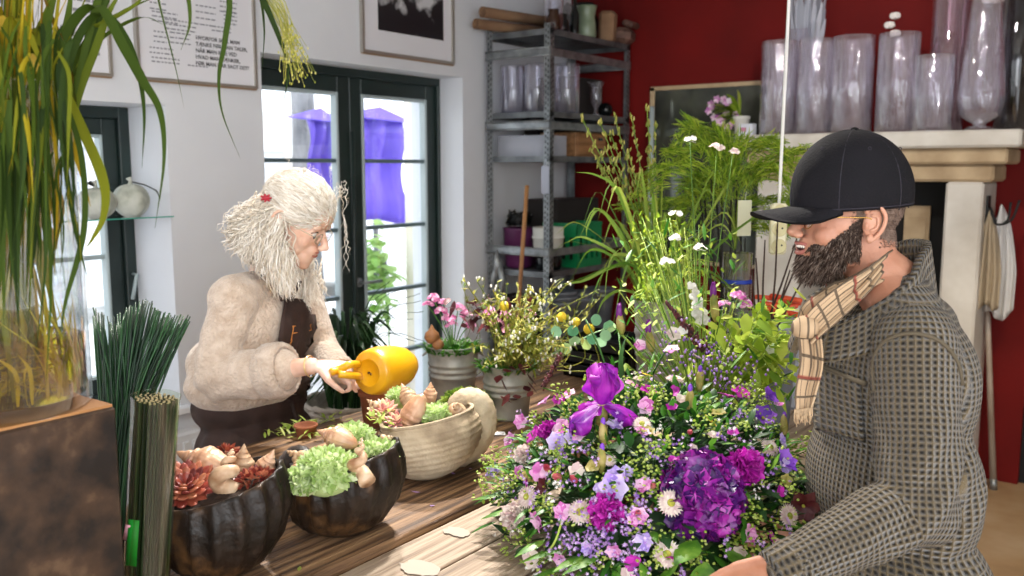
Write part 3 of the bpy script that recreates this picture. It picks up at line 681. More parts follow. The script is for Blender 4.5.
# loppers hanging on the rack brace, tag, wooden stick
lp = thing('loppers', (-3.33,4.37,.72), 'grey long-handled loppers hanging from the rack brace', 'loppers')
for s_ in (-1,1):
    b = MB(); c = -3.36
    b.tube([(c+s_*.005,4.385,1.14),(c+s_*.035,4.38,1.02),(c+s_*.028,4.38,.92)], [.014,.022,.012], 8, flat=.4); b.mat(1)
    b.tube([(c+s_*.028,4.38,.93),(c+s_*.045,4.38,.72),(c+s_*.05,4.38,.52)], [.011,.014,.017], 8); b.build('handle', [m_steel, M('grip_grey','4a4d50',.6)], lp)
b = MB(); b.tube([(-3.36,4.37,1.2),(-3.36,4.375,1.1),(-3.36,4.38,1.02)], [.006,.026,.02], 8, flat=.35); b.build('blade', m_steel, lp)
p = onY(546,166,4.40); b = MB(); b.span((p.x-.028,4.392,p.z-.16),(p.x+.028,4.394,p.z)); b.tube([(p.x,4.393,p.z),(p.x,4.40,p.z+.05)], .0015, 4)
tag(b.build('paper_tag', M('tag_paper','aaaebb',.6)), 'grey paper tag hanging from the rack corner post', 'tag')
a = onY(527,186,4.32); c = onY(519,300,4.32); d_ = (c-a).normalized(); e = a+d_*((0-a.z)/d_.z)
b = MB(); b.tube([a, e], [.0125,.0125], 12); b.mat(1); b.ell(a,(.0125,.0125,.006)); tag(b.build('wooden_stick', [M('beech','a87445',.55,cols=['966338','bb8856'],scale=4,stretch=(6,6,1)), m_pine]), 'slim wooden broom stick leaning by the rack post', 'stick')
# ======================= vases along the mantel =======================
ZM = 1.887
m_pinkg = glassM('pinkish_glass', see=.4, tint=(.95,.86,.9), milk=.06); m_smoke = glassM('smoky_glass', see=.45, tint=(.5,.5,.53))
m_mantelg = glassM('mantel_glass', see=.5, tint=(.95,.93,.97), rough=.03, milk=.09, wav=.6)
def mantel_vase(px, w, ytop, Y, lab, mat=None, shape=None, h=None):
    c = onY(px, 128, Y); dd = (c-EYE).dot(FW); r = w/2*dd/FL
    hh = h or max(.05, onY(px, ytop, Y).z-ZM)
    prof = cylp(r, hh) if shape is None else [(r*a, hh*z) for a, z in shape]
    return vessel('glass_vase', lab, 'vase', (c.x, Y, ZM), prof, mat or m_mantelg, th=.005, n=36, group='glass vases on the mantel', thick_base=.016)
mantel_vase(777, 35, 42, 5.08, 'leftmost clear cylinder vase on the mantel')
mantel_vase(813, 34, 40, 5.08, 'second clear cylinder vase from the left on the mantel')
mantel_vase(797, 30, 20, 5.28, 'taller frosted vase behind the two leftmost cylinders', h=.6)
mantel_vase(850, 40, 37, 5.1, 'third clear cylinder vase from the left on the mantel')
mantel_vase(895, 39, 34, 5.08, 'cylinder vase holding a cotton sprig on the mantel')
mantel_vase(931, 38, 56, 5.03, 'shorter clear cylinder vase right of the cotton sprig')
mantel_vase(944, 34, 20, 5.26, 'tall pinkish vase behind the shorter cylinder', m_pinkg, h=.72)
mantel_vase(979, 44, 0, 5.06, 'tall trumpet vase with rounded foot near the mantel end', None, [(.5,0),(.62,.01),(.25,.03),(.3,.045),(.8,.09),(.95,.16),(.97,.24),(.86,.45),(.68,.75),(.62,1)], h=.74)
mantel_vase(1011, 34, 0, 5.24, 'tall smoky cylinder vase at the far right of the mantel', m_smoke, h=.75)
m_bloom = M('feather_grey','c3c6d2',.8,cols=['a5a9b6','dcdee8'],island=True,trans=.3)
c = onY(800,128,5.28); b = MB()
for k in range(60):
    a = rnd.uniform(0,6.28); r_ = rnd.uniform(0,.05); q = V((c.x+r_*cos(a),5.28+r_*sin(a)*.8,ZM+.02)); e = V((c.x+.07*cos(a)+rnd.uniform(-.02,.06),5.28+.06*sin(a),ZM+rnd.uniform(.62,.86)))
    b.ribbon(bez(q,(q+e)/2+V((0,0,.1)),e,7),[.003,.004,.005,.008,.012,.014,.004],rv(1),0)
tag(b.build('dried_grass_bunch', m_bloom), 'pale dried plumes standing in the frosted mantel vase', 'dried flowers', kind=None)
m_twig = M('twig_brown','4d3423',.8); m_cot = M('cotton_white','e9e2dc',.9,sheen=.5)
def cotton(px, Y, zt, lab, bolls):
    c = onY(px,128,Y); t = thing('cotton_sprig',(c.x,Y,ZM+.02),lab,'dried flower','cotton sprigs on the mantel')
    b = MB(); pts = crom([(c.x,Y,ZM+.02),(c.x-.01,Y,ZM+.3),(c.x+.0,Y,zt)],5); b.tube(pts,.0025,6); b.build('stem', m_twig, t)
    for (dx,dz) in bolls:
        b = MB()
        for k in range(4): a = k*1.57+.4; b.ell((c.x+dx+.012*cos(a),Y+.012*sin(a),zt+dz),(.016,.016,.018),None,10,8)
        b.mat(1)
        for k in range(5): a = k*1.256; b.tube([(c.x+dx,Y,zt+dz-.02),(c.x+dx+.02*cos(a),Y+.02*sin(a),zt+dz-.012),(c.x+dx+.024*cos(a),Y+.024*sin(a),zt+dz+.004)],[.003,.004,.001],5)
        b.build('cotton_boll', [m_cot, m_twig], t)
cotton(889,5.08,ZM+.6,'cotton sprig with three bolls in a mantel vase',[(0,.0),(-.025,-.045),(.005,-.09)])
cotton(984,5.06,ZM+.63,'cotton sprig in the tall trumpet vase',[(-.02,0),(.025,-.005),(0,.02)])
# white pot with orchid-like blooms and small card at the mantel left end
c = onY(741,130,5.22)
pot = vessel('white_pot','white flowerpot at the left end of the mantel','pot',(c.x,5.22,ZM),[(.03,0),(.036,.01),(.048,.1),(.052,.104),(.052,.12)],m_wh,th=.004)
m_leafy = M('yellow_green_leaf','93b02e',.5,trans=.35,cols=['5f8420','a9c23a','cfd763'],island=True)
m_orch = M('orchid_pink','d69ac9',.6,trans=.3,cols=['b65fb0','efc9e4','f3e9f2'],island=True)
t = thing('flowering_orchid',(c.x,5.22,ZM+.11),'pink and white blossom plant spilling left of the white pot','plant')
b = MB()
for k in range(46):
    d_ = V((rnd.uniform(-1,.25),rnd.uniform(-.7,.2),rnd.uniform(-.6,.9))).normalized()*rnd.uniform(.06,.17); q = V((c.x-.01,5.22,ZM+.12))
    e = q+d_+V((-.06,0,.0)); b.ribbon(bez(q,(q+e)/2+V((0,0,.06)),e,6),[.004,.014,.02,.018,.01,.002],d_.cross(UZ),.2)
b.tube([(c.x,5.22,ZM+.008),(c.x,5.22,ZM+.13)],.004,6); b.build('foliage', m_leafy, t)
b = MB()
for k in range(16):
    q = V((c.x-.06+rnd.uniform(-.12,.04),5.15+rnd.uniform(-.05,.05),ZM+.1+rnd.uniform(-.06,.14)))
    for j in range(5): a = j*1.256+k; d_ = V((cos(a),-.3,sin(a)))*.024; b.ribbon([q,q+d_*.5,q+d_],[.004,.012,.004],d_.cross(V((0,1,0))),.15)
b.build('blossom', m_orch, t)
p = onY(749,131,5.0); b = MB(); b.box((p.x-.01,5.0,ZM+.032),(.085,.05,.062)); b.mat(1); b.box((p.x-.022,4.9745,ZM+.03),(.03,.001,.024)); tag(b.build('small_card_box', [M('card_grey','c9ccd4',.6), M('card_pink','c07a94',.6)]), 'small pale box with a pink mark on the mantel', 'box')
# hook with cream cloths, pole, orange leaf
hk = onY(985,200,5.12); t = thing('coat_hook',(-.80,5.14,1.45),'black double hook on the side of the fireplace','hook')
b = MB(); b.span((-.80,5.1,1.38),(-.79,5.18,1.56)); b.tube(crom([(-.79,5.11,1.50),(-.75,5.11,1.42),(-.70,5.11,1.44),(-.69,5.11,1.53)],5),.006,6); b.tube(crom([(-.79,5.17,1.50),(-.75,5.17,1.42),(-.69,5.17,1.44),(-.66,5.17,1.54)],5),.006,6); b.build('hook_arm', m_matte_black, t)
def cloth(name, lab, xc, yc, ztop, zbot, w, mat, seed):
    b = MB(); nU, nV = 26, 18; vs = []
    for i in range(nU):
        for j in range(nV):
            u = i/(nU-1)-.5; v = j/(nV-1); sp = (.25+.75*min(1,v*1.6)**.7)
            vs.append((xc+u*w*sp, yc+.022*sin(u*26+seed+v*1.5)*min(1,v*3)+.012*sin(u*11+seed*2)-.03*(1-v)*cos(u*6), lerp(ztop-.06*abs(u)*2*(1-v), zbot+.025*sin(u*9+seed)+.06*abs(u), v)))
    b.add(vs, [(i*nV+j,(i+1)*nV+j,(i+1)*nV+j+1,i*nV+j+1) for i in range(nU-1) for j in range(nV-1)]); tag(b.build(name, mat, solid=.003), lab, 'cloth', 'cloths on the fireplace hook')
p = onY(984,250,5.1); cloth('hanging_cloth','beige cloth hanging from the black hook',p.x+.015,5.10,1.49,.98,.13,M('beige_linen','b8a78d',.9,trans=.15),1)
p = onY(1000,250,5.17); cloth('hanging_cloth','white apron hanging beside the beige cloth',p.x-.005,5.19,1.52,.93,.17,M('white_linen','dcdad8',.9,trans=.15),3)
p0 = onY(993,497,5.24); p1 = onY(987,322,5.27); d_ = (p1-p0).normalized(); e = V((p0.x,5.24,0)); f_ = e+d_*1.35
b = MB(); b.tube([e,f_],[.017,.012],12); b.mat(1); b.tube([e,e+d_*.06],[.019,.018],12); tag(b.build('leaning_pole', [M('worn_wood_pole','9c8a7c',.5,cols=['84705f','b4a698'],scale=4), m_steel]), 'pale pole leaning on the red wall under the cloths', 'pole')
p = onZ(973,519,.004); b = MB(); b.ribbon([p,p+V((.02,.01,.006)),p+V((.04,.012,.002))],[.004,.014,.002],(0,1,0),.2); tag(b.build('fallen_petal', M('orange_petal','d2640f',.6)), 'small orange petal lying on the floor', 'petal')
# hanging triple socket
sp = at(779,205,2.72); zc = at(779,255,2.72).z; t = thing('socket_strip',(sp.x,sp.y,zc),'cream triple socket hanging on a white cable','socket strip')
fx = -HD; fr = Matrix((( RT.x, fx.x*-1, 0),(RT.y, fx.y*-1,0),(0,0,1)))
m_cream = M('cream_plastic','e4dcbb',.4); m_creamd = M('cream_recess','cdc294',.5)
z0, z1 = zc, sp.z+.005
b = MB(); b.box((sp.x,sp.y,(z0+z1)/2),(.049,.03,z1-z0),fr,.007); b.build('casing', m_cream, t)
for k in range(3):
    zz = lerp(z0, z1, (k+.5)/3); c = V((sp.x,sp.y,zz))+fx*.0155; q = UZ.rotation_difference(fx).to_matrix()
    b = MB(); b.lathe([(.0225,0),(.0225,.002),(.0195,.002),(.017,.0005),(.0,.0005)], c, 24, q); b.mat(1)
    for s_ in (-1,1): b.lathe([(.003,0.0012),(.0,.0014)], c+RT*.008*s_+V((0,0,.003*s_)), 8, q)
    b.build('socket', [m_creamd, m_matte_black], t)
b = MB(); b.tube(crom([(sp.x,sp.y,z1-.005),(sp.x+.003,sp.y,z1+.3),(sp.x+.006,sp.y,2.3),(sp.x,sp.y,ZC)],6),.0052,8); b.build('cable', M('white_cable','e5e2de',.5), t)
# ======================= work table =======================
TZ = .92
t = thing('work_table', (-1.415,1.8,0), 'long weathered wooden work table of rough planks', 'table')
b = MB(); xs = [-1.262,-1.117,-.965,-.81,-.68]
for x0, x1 in zip(xs[:-1], xs[1:]): b.span((x0+.0035,.15,TZ-.045),(x1-.0035,3.4,TZ-.002+rnd.uniform(-.002,.002)),.004)
b.build('tabletop', m_wood, t)
b = MB(); xs = [-2.055,-1.86,-1.66,-1.46,-1.268]
for x0, x1 in zip(xs[:-1], xs[1:]): b.span((x0+.0015,.15,TZ-.045),(x1-.0015,3.4,TZ+.012+rnd.uniform(-.001,.001)),.005)
tag(b.build('raised_board', m_wood2, t), 'darker raised back boards of the tabletop')
for x in (-1.98,-.82):
    for y in (.3,3.25):
        b = MB(); b.span((x-.045,y-.045,0),(x+.045,y+.045,TZ-.045),.005); b.build('leg', m_wood2, t)
b = MB(); b.span((-1.98,.34,TZ-.14),(-1.95,3.21,TZ-.045)); b.span((-.84,.34,TZ-.14),(-.81,3.21,TZ-.045)); b.build('apron_rail', m_wood2, t)
TB = TZ+.012
# ======================= plant builders =======================
m_soil = M('soil','2a1c14',.95,cols=['1a110c','3e2b1f'],scale=30,bump=.6,bscale=60)
m_leaf = M('leaf_green','3f7a22',.45,trans=.3,cols=['1f4a12','3d7a20','6a9c33'],island=True)
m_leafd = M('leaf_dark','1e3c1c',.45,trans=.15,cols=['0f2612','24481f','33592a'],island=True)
m_lime = M('lime_green','a4bb45',.55,trans=.35,cols=['7f9c2c','b4c957','d5df86'],island=True)
m_sed = M('pale_sedum','b9cf86',.5,trans=.25,cols=['93b25c','c6da94','e4ecc4'],island=True,sss=.0)
m_redsuc = M('red_succulent','8d3a2f',.4,cols=['5c1f20','9b4436','c07a58'],island=True)
m_pinksuc = M('pink_succulent','c98a80',.45,cols=['a0504c','d79e8e','dfd3a0'],island=True)
m_shell = M('seashell','cfae8c',.5,cols=['9c6f4c','cfae8c','e2d0b6'],scale=22,stretch=(1,1,1),bump=.15,bscale=60)
m_shellp = M('pink_seashell','dfb095',.35,cols=['a8714f','d3a684','e6cbb0'],scale=16,bump=.1)
def leafat(b, q, d_, L, w, droop=.2, fold=.2, side=None, k=6):
    d_ = V(d_).normalized(); pts = []; side = side or d_.cross(UZ+V((.01,.02,0)))
    for i in range(k): u = i/(k-1); pts.append(q+d_*L*u-UZ*droop*L*u*u)
    b.ribbon(pts, [w*max(.06,(sin(pi*min(1,u**.8*.97+.02)))) for u in [i/(k-1) for i in range(k)]], side, fold)
def blade(b, pts, w, k=5, side=None, fold=.25):
    P = crom(pts, k); n = len(P)
    b.ribbon(P, [w*(.5+.5*min(1,i/(n*.15)))*(1 if i < n*.6 else max(.04,(n-1-i)/(n*.4))) for i in range(n)], side or rv(1), fold)
def dome(b, c, R, n, L, w, nrm=(0,0,1), flat=.8, spread=1.0):
    F_ = frame_of(nrm)
    for i in range(n):
        u = (i+.5)/n; ph = math.acos(1-u*spread); a = i*2.39996+rnd.uniform(-.2,.2)
        d_ = F_ @ V((sin(ph)*cos(a), sin(ph)*sin(a), cos(ph))); q = V(c)+V((d_.x*R,d_.y*R,d_.z*R*flat))
        leafat(b, q-d_*L*.4, d_+rv(.25), L*rnd.uniform(.7,1.2), w, .1, .3, side=rv(1), k=5)
def rosette(b, c, R, nrm=(0,0,1), rings=4, n0=6, w=.3, th=.35, roll=0):
    F_ = frame_of(nrm, roll)
    for r in range(rings):
        f_ = (r+1)/rings; el = lerp(1.25, .18, f_)
        for i in range(n0+r*2):
            a = 2*pi*i/(n0+r*2)+r*.5; d_ = F_ @ V((cos(a)*cos(el), sin(a)*cos(el), sin(el))); L = R*(.35+.65*f_)
            up = F_ @ V((0,0,1)); p0 = V(c); pts = [p0, p0+d_*L*.35, p0+d_*L*.7, p0+d_*L*.93+up*L*.05, p0+d_*L+up*L*.1]
            b.tube(pts, [R*w*.35,R*w*.6,R*w*.62,R*w*.35,R*.015], 7, True, th, nrm=d_.cross(up))
def turban(name, c, s, axis, lab, mat=None, turns=4.2, roll=0, slim=1.0):
    b = MB(); F_ = frame_of(axis, roll); pts = []; rs = []; n = int(turns*14)
    for i in range(n+1):
        th = i/n*turns*2*pi; g = math.exp(-.105*th); r = s*.40*g
        pts.append(V(c)+F_ @ V((r*cos(th), r*sin(th), slim*s*(1.65*(1-g)))))
        rs.append(max(s*.42*g*(1+.05*sin(th*7)), .0006))
    pts.insert(0, pts[0]*2-pts[1]-(pts[1]-pts[0])*1.0); rs.insert(0, rs[0]*1.12)
    b.tube(pts, rs, 12)
    return tag(b.build(name, mat or m_shell), lab, 'seashell')
def cone_shell(name, c, s, axis, lab, mat=None, roll=0, ribs=9):
    F_ = frame_of(axis, roll).to_3x3()
    prof = [(.05,-1),(.28,-.85),(.5,-.4),(.62,0),(.6,.2),(.42,.38),(.44,.44),(.27,.58),(.28,.62),(.15,.76),(.15,.8),(.02,1.0)]
    P = []
    for i in range(len(prof)-1):
        for j in range(4): u = j/4; P.append((lerp(prof[i][0],prof[i+1][0],u),lerp(prof[i][1],prof[i+1][1],u)))
    P.append(prof[-1])
    def rr_(a, i):
        z = P[i][1]; ph = (a/(2*pi)+z*3.6) % 1.0
        return 1+.05*cos(ribs*2*a)*(z < .5)-.16*max(0,1-ph*5)*(z > -.1)+.05*sin(ph*pi)+.03*sin(z*60)*(z < 0)+(.16*max(0,1-abs(a-1.2)*1.4) if z < .3 else 0)
    b = MB(); b.lathe([(r*s*.75,z*s) for r,z in P], c, 44, F_, rr_)
    return tag(b.build(name, mat or m_shell), lab, 'seashell')
# ======================= three shell-shaped planters =======================
def planter(c, R, H, mat, lab, ribs, amp, sq, yaw, spiral_dir, sp_s, horiz=0, lean=(0,0)):
    t = thing('shell_planter', c, lab, 'planter'); b = MB()
    prof = [(.18,0),(.45,.015),(.72,.13),(.9,.32),(1.0,.58),(.99,.8),(.94,.95),(.93,1.0),(.885,1.0),(.87,.96),(.86,.84),(.01,.84)]
    if horiz:
        P = []
        for i in range(40):
            u = i/39; z = u; r = sqrt(max(0,1-((z-.62)/.66)**2))*1.0+.012*sin(u*pi*22); P.append((max(.15,r),z))
        prof = P+[(.9,1.0),(.87,.95),(.86,.84),(.01,.84)]
    q = Euler((lean[0],lean[1],yaw)).to_matrix()
    n_ = 96; vs = []; k = len(prof); nout = k-4
    for i,(r,z) in enumerate(prof):
        for j in range(n_):
            a = 2*pi*j/n_; zz = z*H; f_ = 1
            if i < nout: f_ = 1+amp*(1-abs(cos(ribs*a/2))**.7*1.5)*min(1,z*4)
            p = V((r*R*f_*cos(a)*sq[0], r*R*f_*sin(a)*sq[1], zz)); p.x += .10*R*sin(z*2.5); p.z += (.16*H*cos(a) if z > .5 else .16*H*cos(a)*z*2)*(1 if i<k-1 else 0)
            vs.append(V(c)+q @ p)
    fs = [(i*n_+j, i*n_+(j+1)%n_, (i+1)*n_+(j+1)%n_, (i+1)*n_+j) for i in range(k-1) for j in range(n_)]; fs.append(tuple(range(n_-1,-1,-1)))
    b.add(vs, fs); b.build('bowl', mat, t)
    # coiled end of the shell
    b = MB(); sd = V(spiral_dir).normalized(); ce = V(c)+V((sd.x*R*.92,sd.y*R*.92,H*(.82 if horiz else .62))); pts = []; rs = []; u_ = sd; w_ = UZ
    for i in range(91):
        th = i/90*2*pi*2.1; g = math.exp(-.17*th); r = sp_s*.62*g
        pts.append(ce+u_*r*cos(th-2.2)+w_*r*sin(th-2.2)); rs.append(sp_s*.56*g*(1+.05*(i%2)))
    b.tube(pts, rs, 16, True, 1.15, nrm=sd.cross(UZ)); b.build('coil', mat, t)
    b = MB(); vs = [V(c)+q @ V((.86*R*sq[0]*cos(2*pi*j/30)*.99, .86*R*sq[1]*sin(2*pi*j/30)*.99, H*.9+.16*H*cos(2*pi*j/30))) for j in range(30)]
    b.add(vs+[V(c)+V((0,0,H*.98))], [(j,(j+1)%30,30) for j in range(30)]); b.build('soil', m_soil, t)
    return t
m_dkbowl = M('dark_glazed_stone','2b231c',.45,spec=.35,cols=['0c0805','261a11','6b4a2a'],scale=13,detail=8,bump=.5,bscale=40,contrast=(.35,.75))
m_ltbowl = M('pale_rough_stone','b39f84',.8,cols=['7d6a52','b8a488','d6c7ac'],scale=9,detail=8,bump=.6,bscale=45)
c1 = onZ(222,570,TB); c2 = onZ(343,528,TB); c3 = onZ(425,474,TB)
planter(c1,.119,.175,m_dkbowl,'dark ribbed shell-shaped stone planter nearest the pedestal, with a red succulent',17,.075,(1,1.0),.9,(-.9,.3,0),.04)
planter(c2,.124,.165,m_dkbowl,'dark ribbed shell-shaped planter in the middle of the three, full of pale green sedum',19,.065,(1.0,1.03),.5,tuple(-RT*.75+HD*.5),.085)
planter(c3,.132,.155,m_ltbowl,'pale stone shell-shaped planter furthest along the table, below the yellow can',10,.012,(1,1),.3,tuple(RT*.78+HD*.62),.11,1)
# contents
def top(px, py, c, dz=0): return onZ(px, py, c.z+dz)
def succ(name, c, lab, cat='succulent', grp=None, **k):
    b = MB(); rosette(b, c, **{x:k[x] for x in k if x != 'mat'}); return tag(b.build(name, k['mat']) if 0 else b.build(name, MATS[k['mat']]) , lab, cat, grp)
MATS = {'red':m_redsuc,'pink':m_pinksuc,'sed':m_sed,'leaf':m_leaf}
def rose(name, c, lab, mat, R, nrm, rings=4, n0=6, w=.3, grp=None):
    b = MB(); rosette(b, c, R, nrm, rings, n0, w); return tag(b.build(name, mat), lab, 'succulent', grp)
hz = .155
p = top(186,489,c1,hz+.01); rose('red_succulent', p, 'large dark red rosette succulent at the left of the first planter', m_redsuc, .064, (.35,-.3,.9), 5, 8, .3)
p = top(257,487,c1,hz+.01); b = MB(); dome(b, p, .042, 260, .015, .005, (.3,-.2,1)); tag(b.build('red_sedum', m_redsuc), 'fine-leaved red sedum clump at the right of the first planter', 'succulent')
p = top(173,481,c1,hz+.02)
cone_shell('seashell', top(207,465,c1,hz+.035), .068, (-.75,-.45,.35), 'big pale conical shell standing tallest in the first planter', m_shellp)
turban('seashell', top(224,487,c1,hz+.025), .048, (-.3,.5,.75), 'round white whorled shell in front in the first planter', m_shell, roll=2)
cone_shell('seashell', top(242,465,c1,hz+.03), .044, (.1,.1,1), 'upright pointed cream shell at the back of the first planter', m_shell)
cone_shell('seashell', top(265,468,c1,hz+.03), .042, (.35,.3,.9), 'pointed cream shell leaning right in the first planter', m_shellp, 1)
p = top(227,455,c1,hz+.02); b = MB(); dome(b, p, .022, 60, .016, .005); tag(b.build('small_red_succulent', m_redsuc), 'small red succulent behind the shells of the first planter', 'succulent')
for (qx,qy,R,lab,dz) in [(332,466,.062,'large pale green frilly sedum head at the front of the middle planter',.005),(358,434,.048,'pale green sedum head at the back of the middle planter',.02),(383,450,.046,'pale green sedum head at the right edge of the middle planter',.005),(309,474,.036,'small pale sedum head at the left edge of the middle planter',.0)]:
    p = top(qx-5,qy+8,c2,.15+dz); b = MB(); dome(b, p, R, int(230*R/.04), .017, .0062, (.25,-.25,1), .8)
    b.ell(p+V((0,0,-.004)), (R*.9,R*.9,R*.65)); tag(b.build('green_sedum', m_sed), lab, 'succulent', 'sedum heads in the middle planter')
turban('seashell', top(357,476,c2,.16), .038, (.1,.1,1), 'spiral turban shell standing upright in the middle planter', m_shell, roll=1, slim=1.35)
cone_shell('seashell', top(337,438,c2,.195), .05, (-.9,-.3,.25), 'peach shell lying across the back of the middle planter', m_shellp)
turban('seashell', top(303,460,c2,.175), .026, (-.3,-.6,.5), 'small brown-lipped shell at the left of the middle planter', m_shell)
turban('seashell', top(380,442,c2,.175), .024, (.8,.2,.4), 'small white shell behind the right sedum of the middle planter', m_shell)
turban('seashell', top(295,473,c2,.16), .018, (-.2,.3,.9), 'tiny whorled shell on the left rim of the middle planter', m_shellp)
p = top(383,412,c3,.15); rose('pink_succulent', p, 'pink-tipped rosette succulent at the left of the pale planter', m_pinksuc, .042, (.2,-.4,.9), 4, 6, .28)
p = top(396,421,c3,.15); rose('pink_succulent', p, 'smaller pink succulent beside the big shell in the pale planter', m_pinksuc, .03, (.3,-.4,.8), 3, 6, .3)
p = top(401,398,c3,.16); b = MB(); dome(b, p, .035, 190, .014, .005, (0,0,1)); b.ell(p, .028); tag(b.build('green_sedum', m_sed), 'pale green sedum at the back of the pale planter', 'succulent')
p = top(437,419,c3,.15); b = MB(); dome(b, p, .044, 260, .016, .006, (.2,-.3,1)); b.ell(p, .036); tag(b.build('green_sedum', m_sed), 'pale green sedum at the front centre of the pale planter', 'succulent')
cone_shell('seashell', top(413,415,c3,.165), .058, (-.25,-.4,-.85), 'ribbed peach shell pointing down at the front of the pale planter', m_shellp)
cone_shell('seashell', top(408,398,c3,.18), .044, (-.5,.1,.6), 'cream shell leaning back in the pale planter', m_shell)
cone_shell('seashell', top(430,395,c3,.185), .036, (.1,0,1), 'pointed shell standing highest in the pale planter', m_shellp)
turban('seashell', top(456,414,c3,.16), .038, (.4,-.4,.5), 'knobbly tan shell at the right of the pale planter', m_shell)
turban('seashell', top(375,406,c3,.165), .018, (-.4,-.4,.5), 'tiny brown shell on the left rim of the pale planter', m_shell)
b = MB()
for k in range(26): q = top(rnd.uniform(369,397),rnd.uniform(413,426),c3,.15); leafat(b, q, rv(1)+V((0,0,.6)), .022, .005, .1, .2)
tag(b.build('lime_sprigs', m_lime), 'small lime green sprigs at the front left of the pale planter', 'plant')
# small brown pots and greens behind the middle planter
for (qx,qy,r,h,lab) in [(306,436,.032,.035,'low terracotta saucer pot behind the middle planter')]:
    p = onZ(qx,qy,TB); vessel('terracotta_pot', lab, 'pot', p, [(r*.8,0),(r*.95,h*.8),(r*1.08,h*.82),(r*1.08,h)], M('terracotta','9b5a38',.8,cols=['82482c','b06c48'],scale=12), th=.006)
m_terra = bpy.data.materials['terracotta']
p = at(377,415,2.72); p.z = TB; vessel('terracotta_pot','tall terracotta pot standing under the yellow watering can','pot',p,[(.04,0),(.05,.09),(.056,.092),(.056,.112)],m_terra,th=.006)
b = MB()
for k in range(90):
    q = onZ(rnd.uniform(262,345),rnd.uniform(418,442),TB+.004); q.x = max(q.x,-2.03); q.z += rnd.uniform(0,.02); leafat(b, q, V((rnd.uniform(-1,1),rnd.uniform(-1,1),.5)), rnd.uniform(.02,.05), .004, .3, .1)
tag(b.build('moss_clippings', m_lime, origin=None), 'loose green clippings along the back edge of the table', 'clippings', kind='stuff')
# ======================= pedestal, big vase with grasses =======================
XP = -1.30; a = onX(116,404,XP); zt = a.z; c = onX(-2,432,XP)
y1 = a.y; y0 = y1-.235; x1 = XP; x0 = XP-.235
m_bronze = M('bronze_patina','3c2c20',.45,.35,cols=['1e1611','463325','7a6048'],scale=14,detail=7,bump=.2,bscale=20,contrast=(.35,.72))
m_edge = M('raw_edge_wood','a9753f',.6,cols=['8a5a30','b98550'],scale=5)
t = thing('display_pedestal', (XP-.12,(y0+y1)/2,TB), 'tall mottled bronze box pedestal under the big glass vase', 'pedestal')
b = MB(); b.span((x0,y0,TB),(x1,y1,zt-.004),.004); b.build('body', m_bronze, t)
b = MB(); b.span((x0+.004,y0+.004,zt-.006),(x1-.004,y1-.004,zt)); b.build('top_panel', m_edge, t)
b = MB(); b.tube([(x1,y0,TB),(x1,y0,zt)], .004, 6); b.build('corner_strip', m_steel, t)
RV = .125; HV = .485; VC = V((XP-.118,(y0+y1)/2-.0,zt)); VC = V((XP-.122, y1-.112, zt))
t = thing('big_glass_vase', VC, 'large clear cylinder vase of water on the bronze pedestal', 'vase')
b = MB(); b.lathe([(.0005,0),(RV*.97,0),(RV,.006),(RV,HV-.004),(RV-.003,HV),(RV-.006,HV-.004),(RV-.006,.02),(.0005,.018)], VC, 48); b.build('glass_wall', glassM('thick_vase_glass', see=.22), t)
m_wat, nt, out = nt_new('yellow_water'); L = nt.links
tr = N(nt,'ShaderNodeBsdfTransparent'); tr.inputs[0].default_value = (.82,.7,.10,1); g = N(nt,'ShaderNodeBsdfGlossy'); g.inputs['Roughness'].default_value = .02
lw = N(nt,'ShaderNodeLayerWeight'); lw.inputs[0].default_value = .12; mx = N(nt,'ShaderNodeMixShader'); L.new(lw.outputs['Fresnel'], mx.inputs[0]); L.new(tr.outputs[0], mx.inputs[1]); L.new(g.outputs[0], mx.inputs[2]); L.new(mx.outputs[0], out.inputs[0])
b = MB(); b.lathe([(.0005,.02),(RV-.008,.02),(RV-.008,.105),(.0005,.105)], VC, 48); b.build('water', m_wat, t)
m_ystem = M('yellow_stem','a89a22',.7,spec=.2,trans=.25,cols=['3c4a10','6f7414','b89c1c','8a6a1c'],island=True)
m_blade = M('grass_blade','5f7520',.7,spec=.2,trans=.25,cols=['2c4010','4c5f12','7d7f18','a08a1c'],island=True)
m_bladed = M('dark_blade','33481a',.7,spec=.2,trans=.25,cols=['1f300c','334710','4d5f14'],island=True)
t = thing('reed_bunch', VC+V((0,0,.02)), 'bunch of long yellow-green reeds and arching grass blades in the big vase', 'grass bunch')
b = MB()
for k in range(150):   # stems in the vase
    a0 = rnd.uniform(0,6.28); r0 = rnd.uniform(0,.09); a1 = rnd.uniform(0,6.28); r1 = rnd.uniform(.02,.1)
    q0 = VC+V((r0*cos(a0),r0*sin(a0),.025)); q1 = VC+V((r1*cos(a1),r1*sin(a1),HV)); m_ = (q0+q1)/2+rv(.02)
    q2 = q1+V((cos(a1)*.1*rnd.random(),sin(a1)*.1*rnd.random(),rnd.uniform(.15,.5)))
    m2 = V((m_.x-VC.x,m_.y-VC.y,0)); 
    if m2.length > .09: m_ = VC+m2.normalized()*.09+V((0,0,m_.z-VC.z))
    blade(b, [q0,m_,q1,q2], rnd.uniform(.0022,.005), 5)
b.build('stem', m_ystem, t)
b = MB()
for k in range(70):   # crossing bits under water
    a0 = rnd.uniform(0,6.28); q0 = VC+V((.095*cos(a0),.095*sin(a0),.03)); a1 = a0+rnd.uniform(1.5,4.5); q1 = VC+V((.095*cos(a1),.095*sin(a1),rnd.uniform(.03,.1))); blade(b, [q0,(q0+q1)/2+V((0,0,.01)),q1], .003, 4)
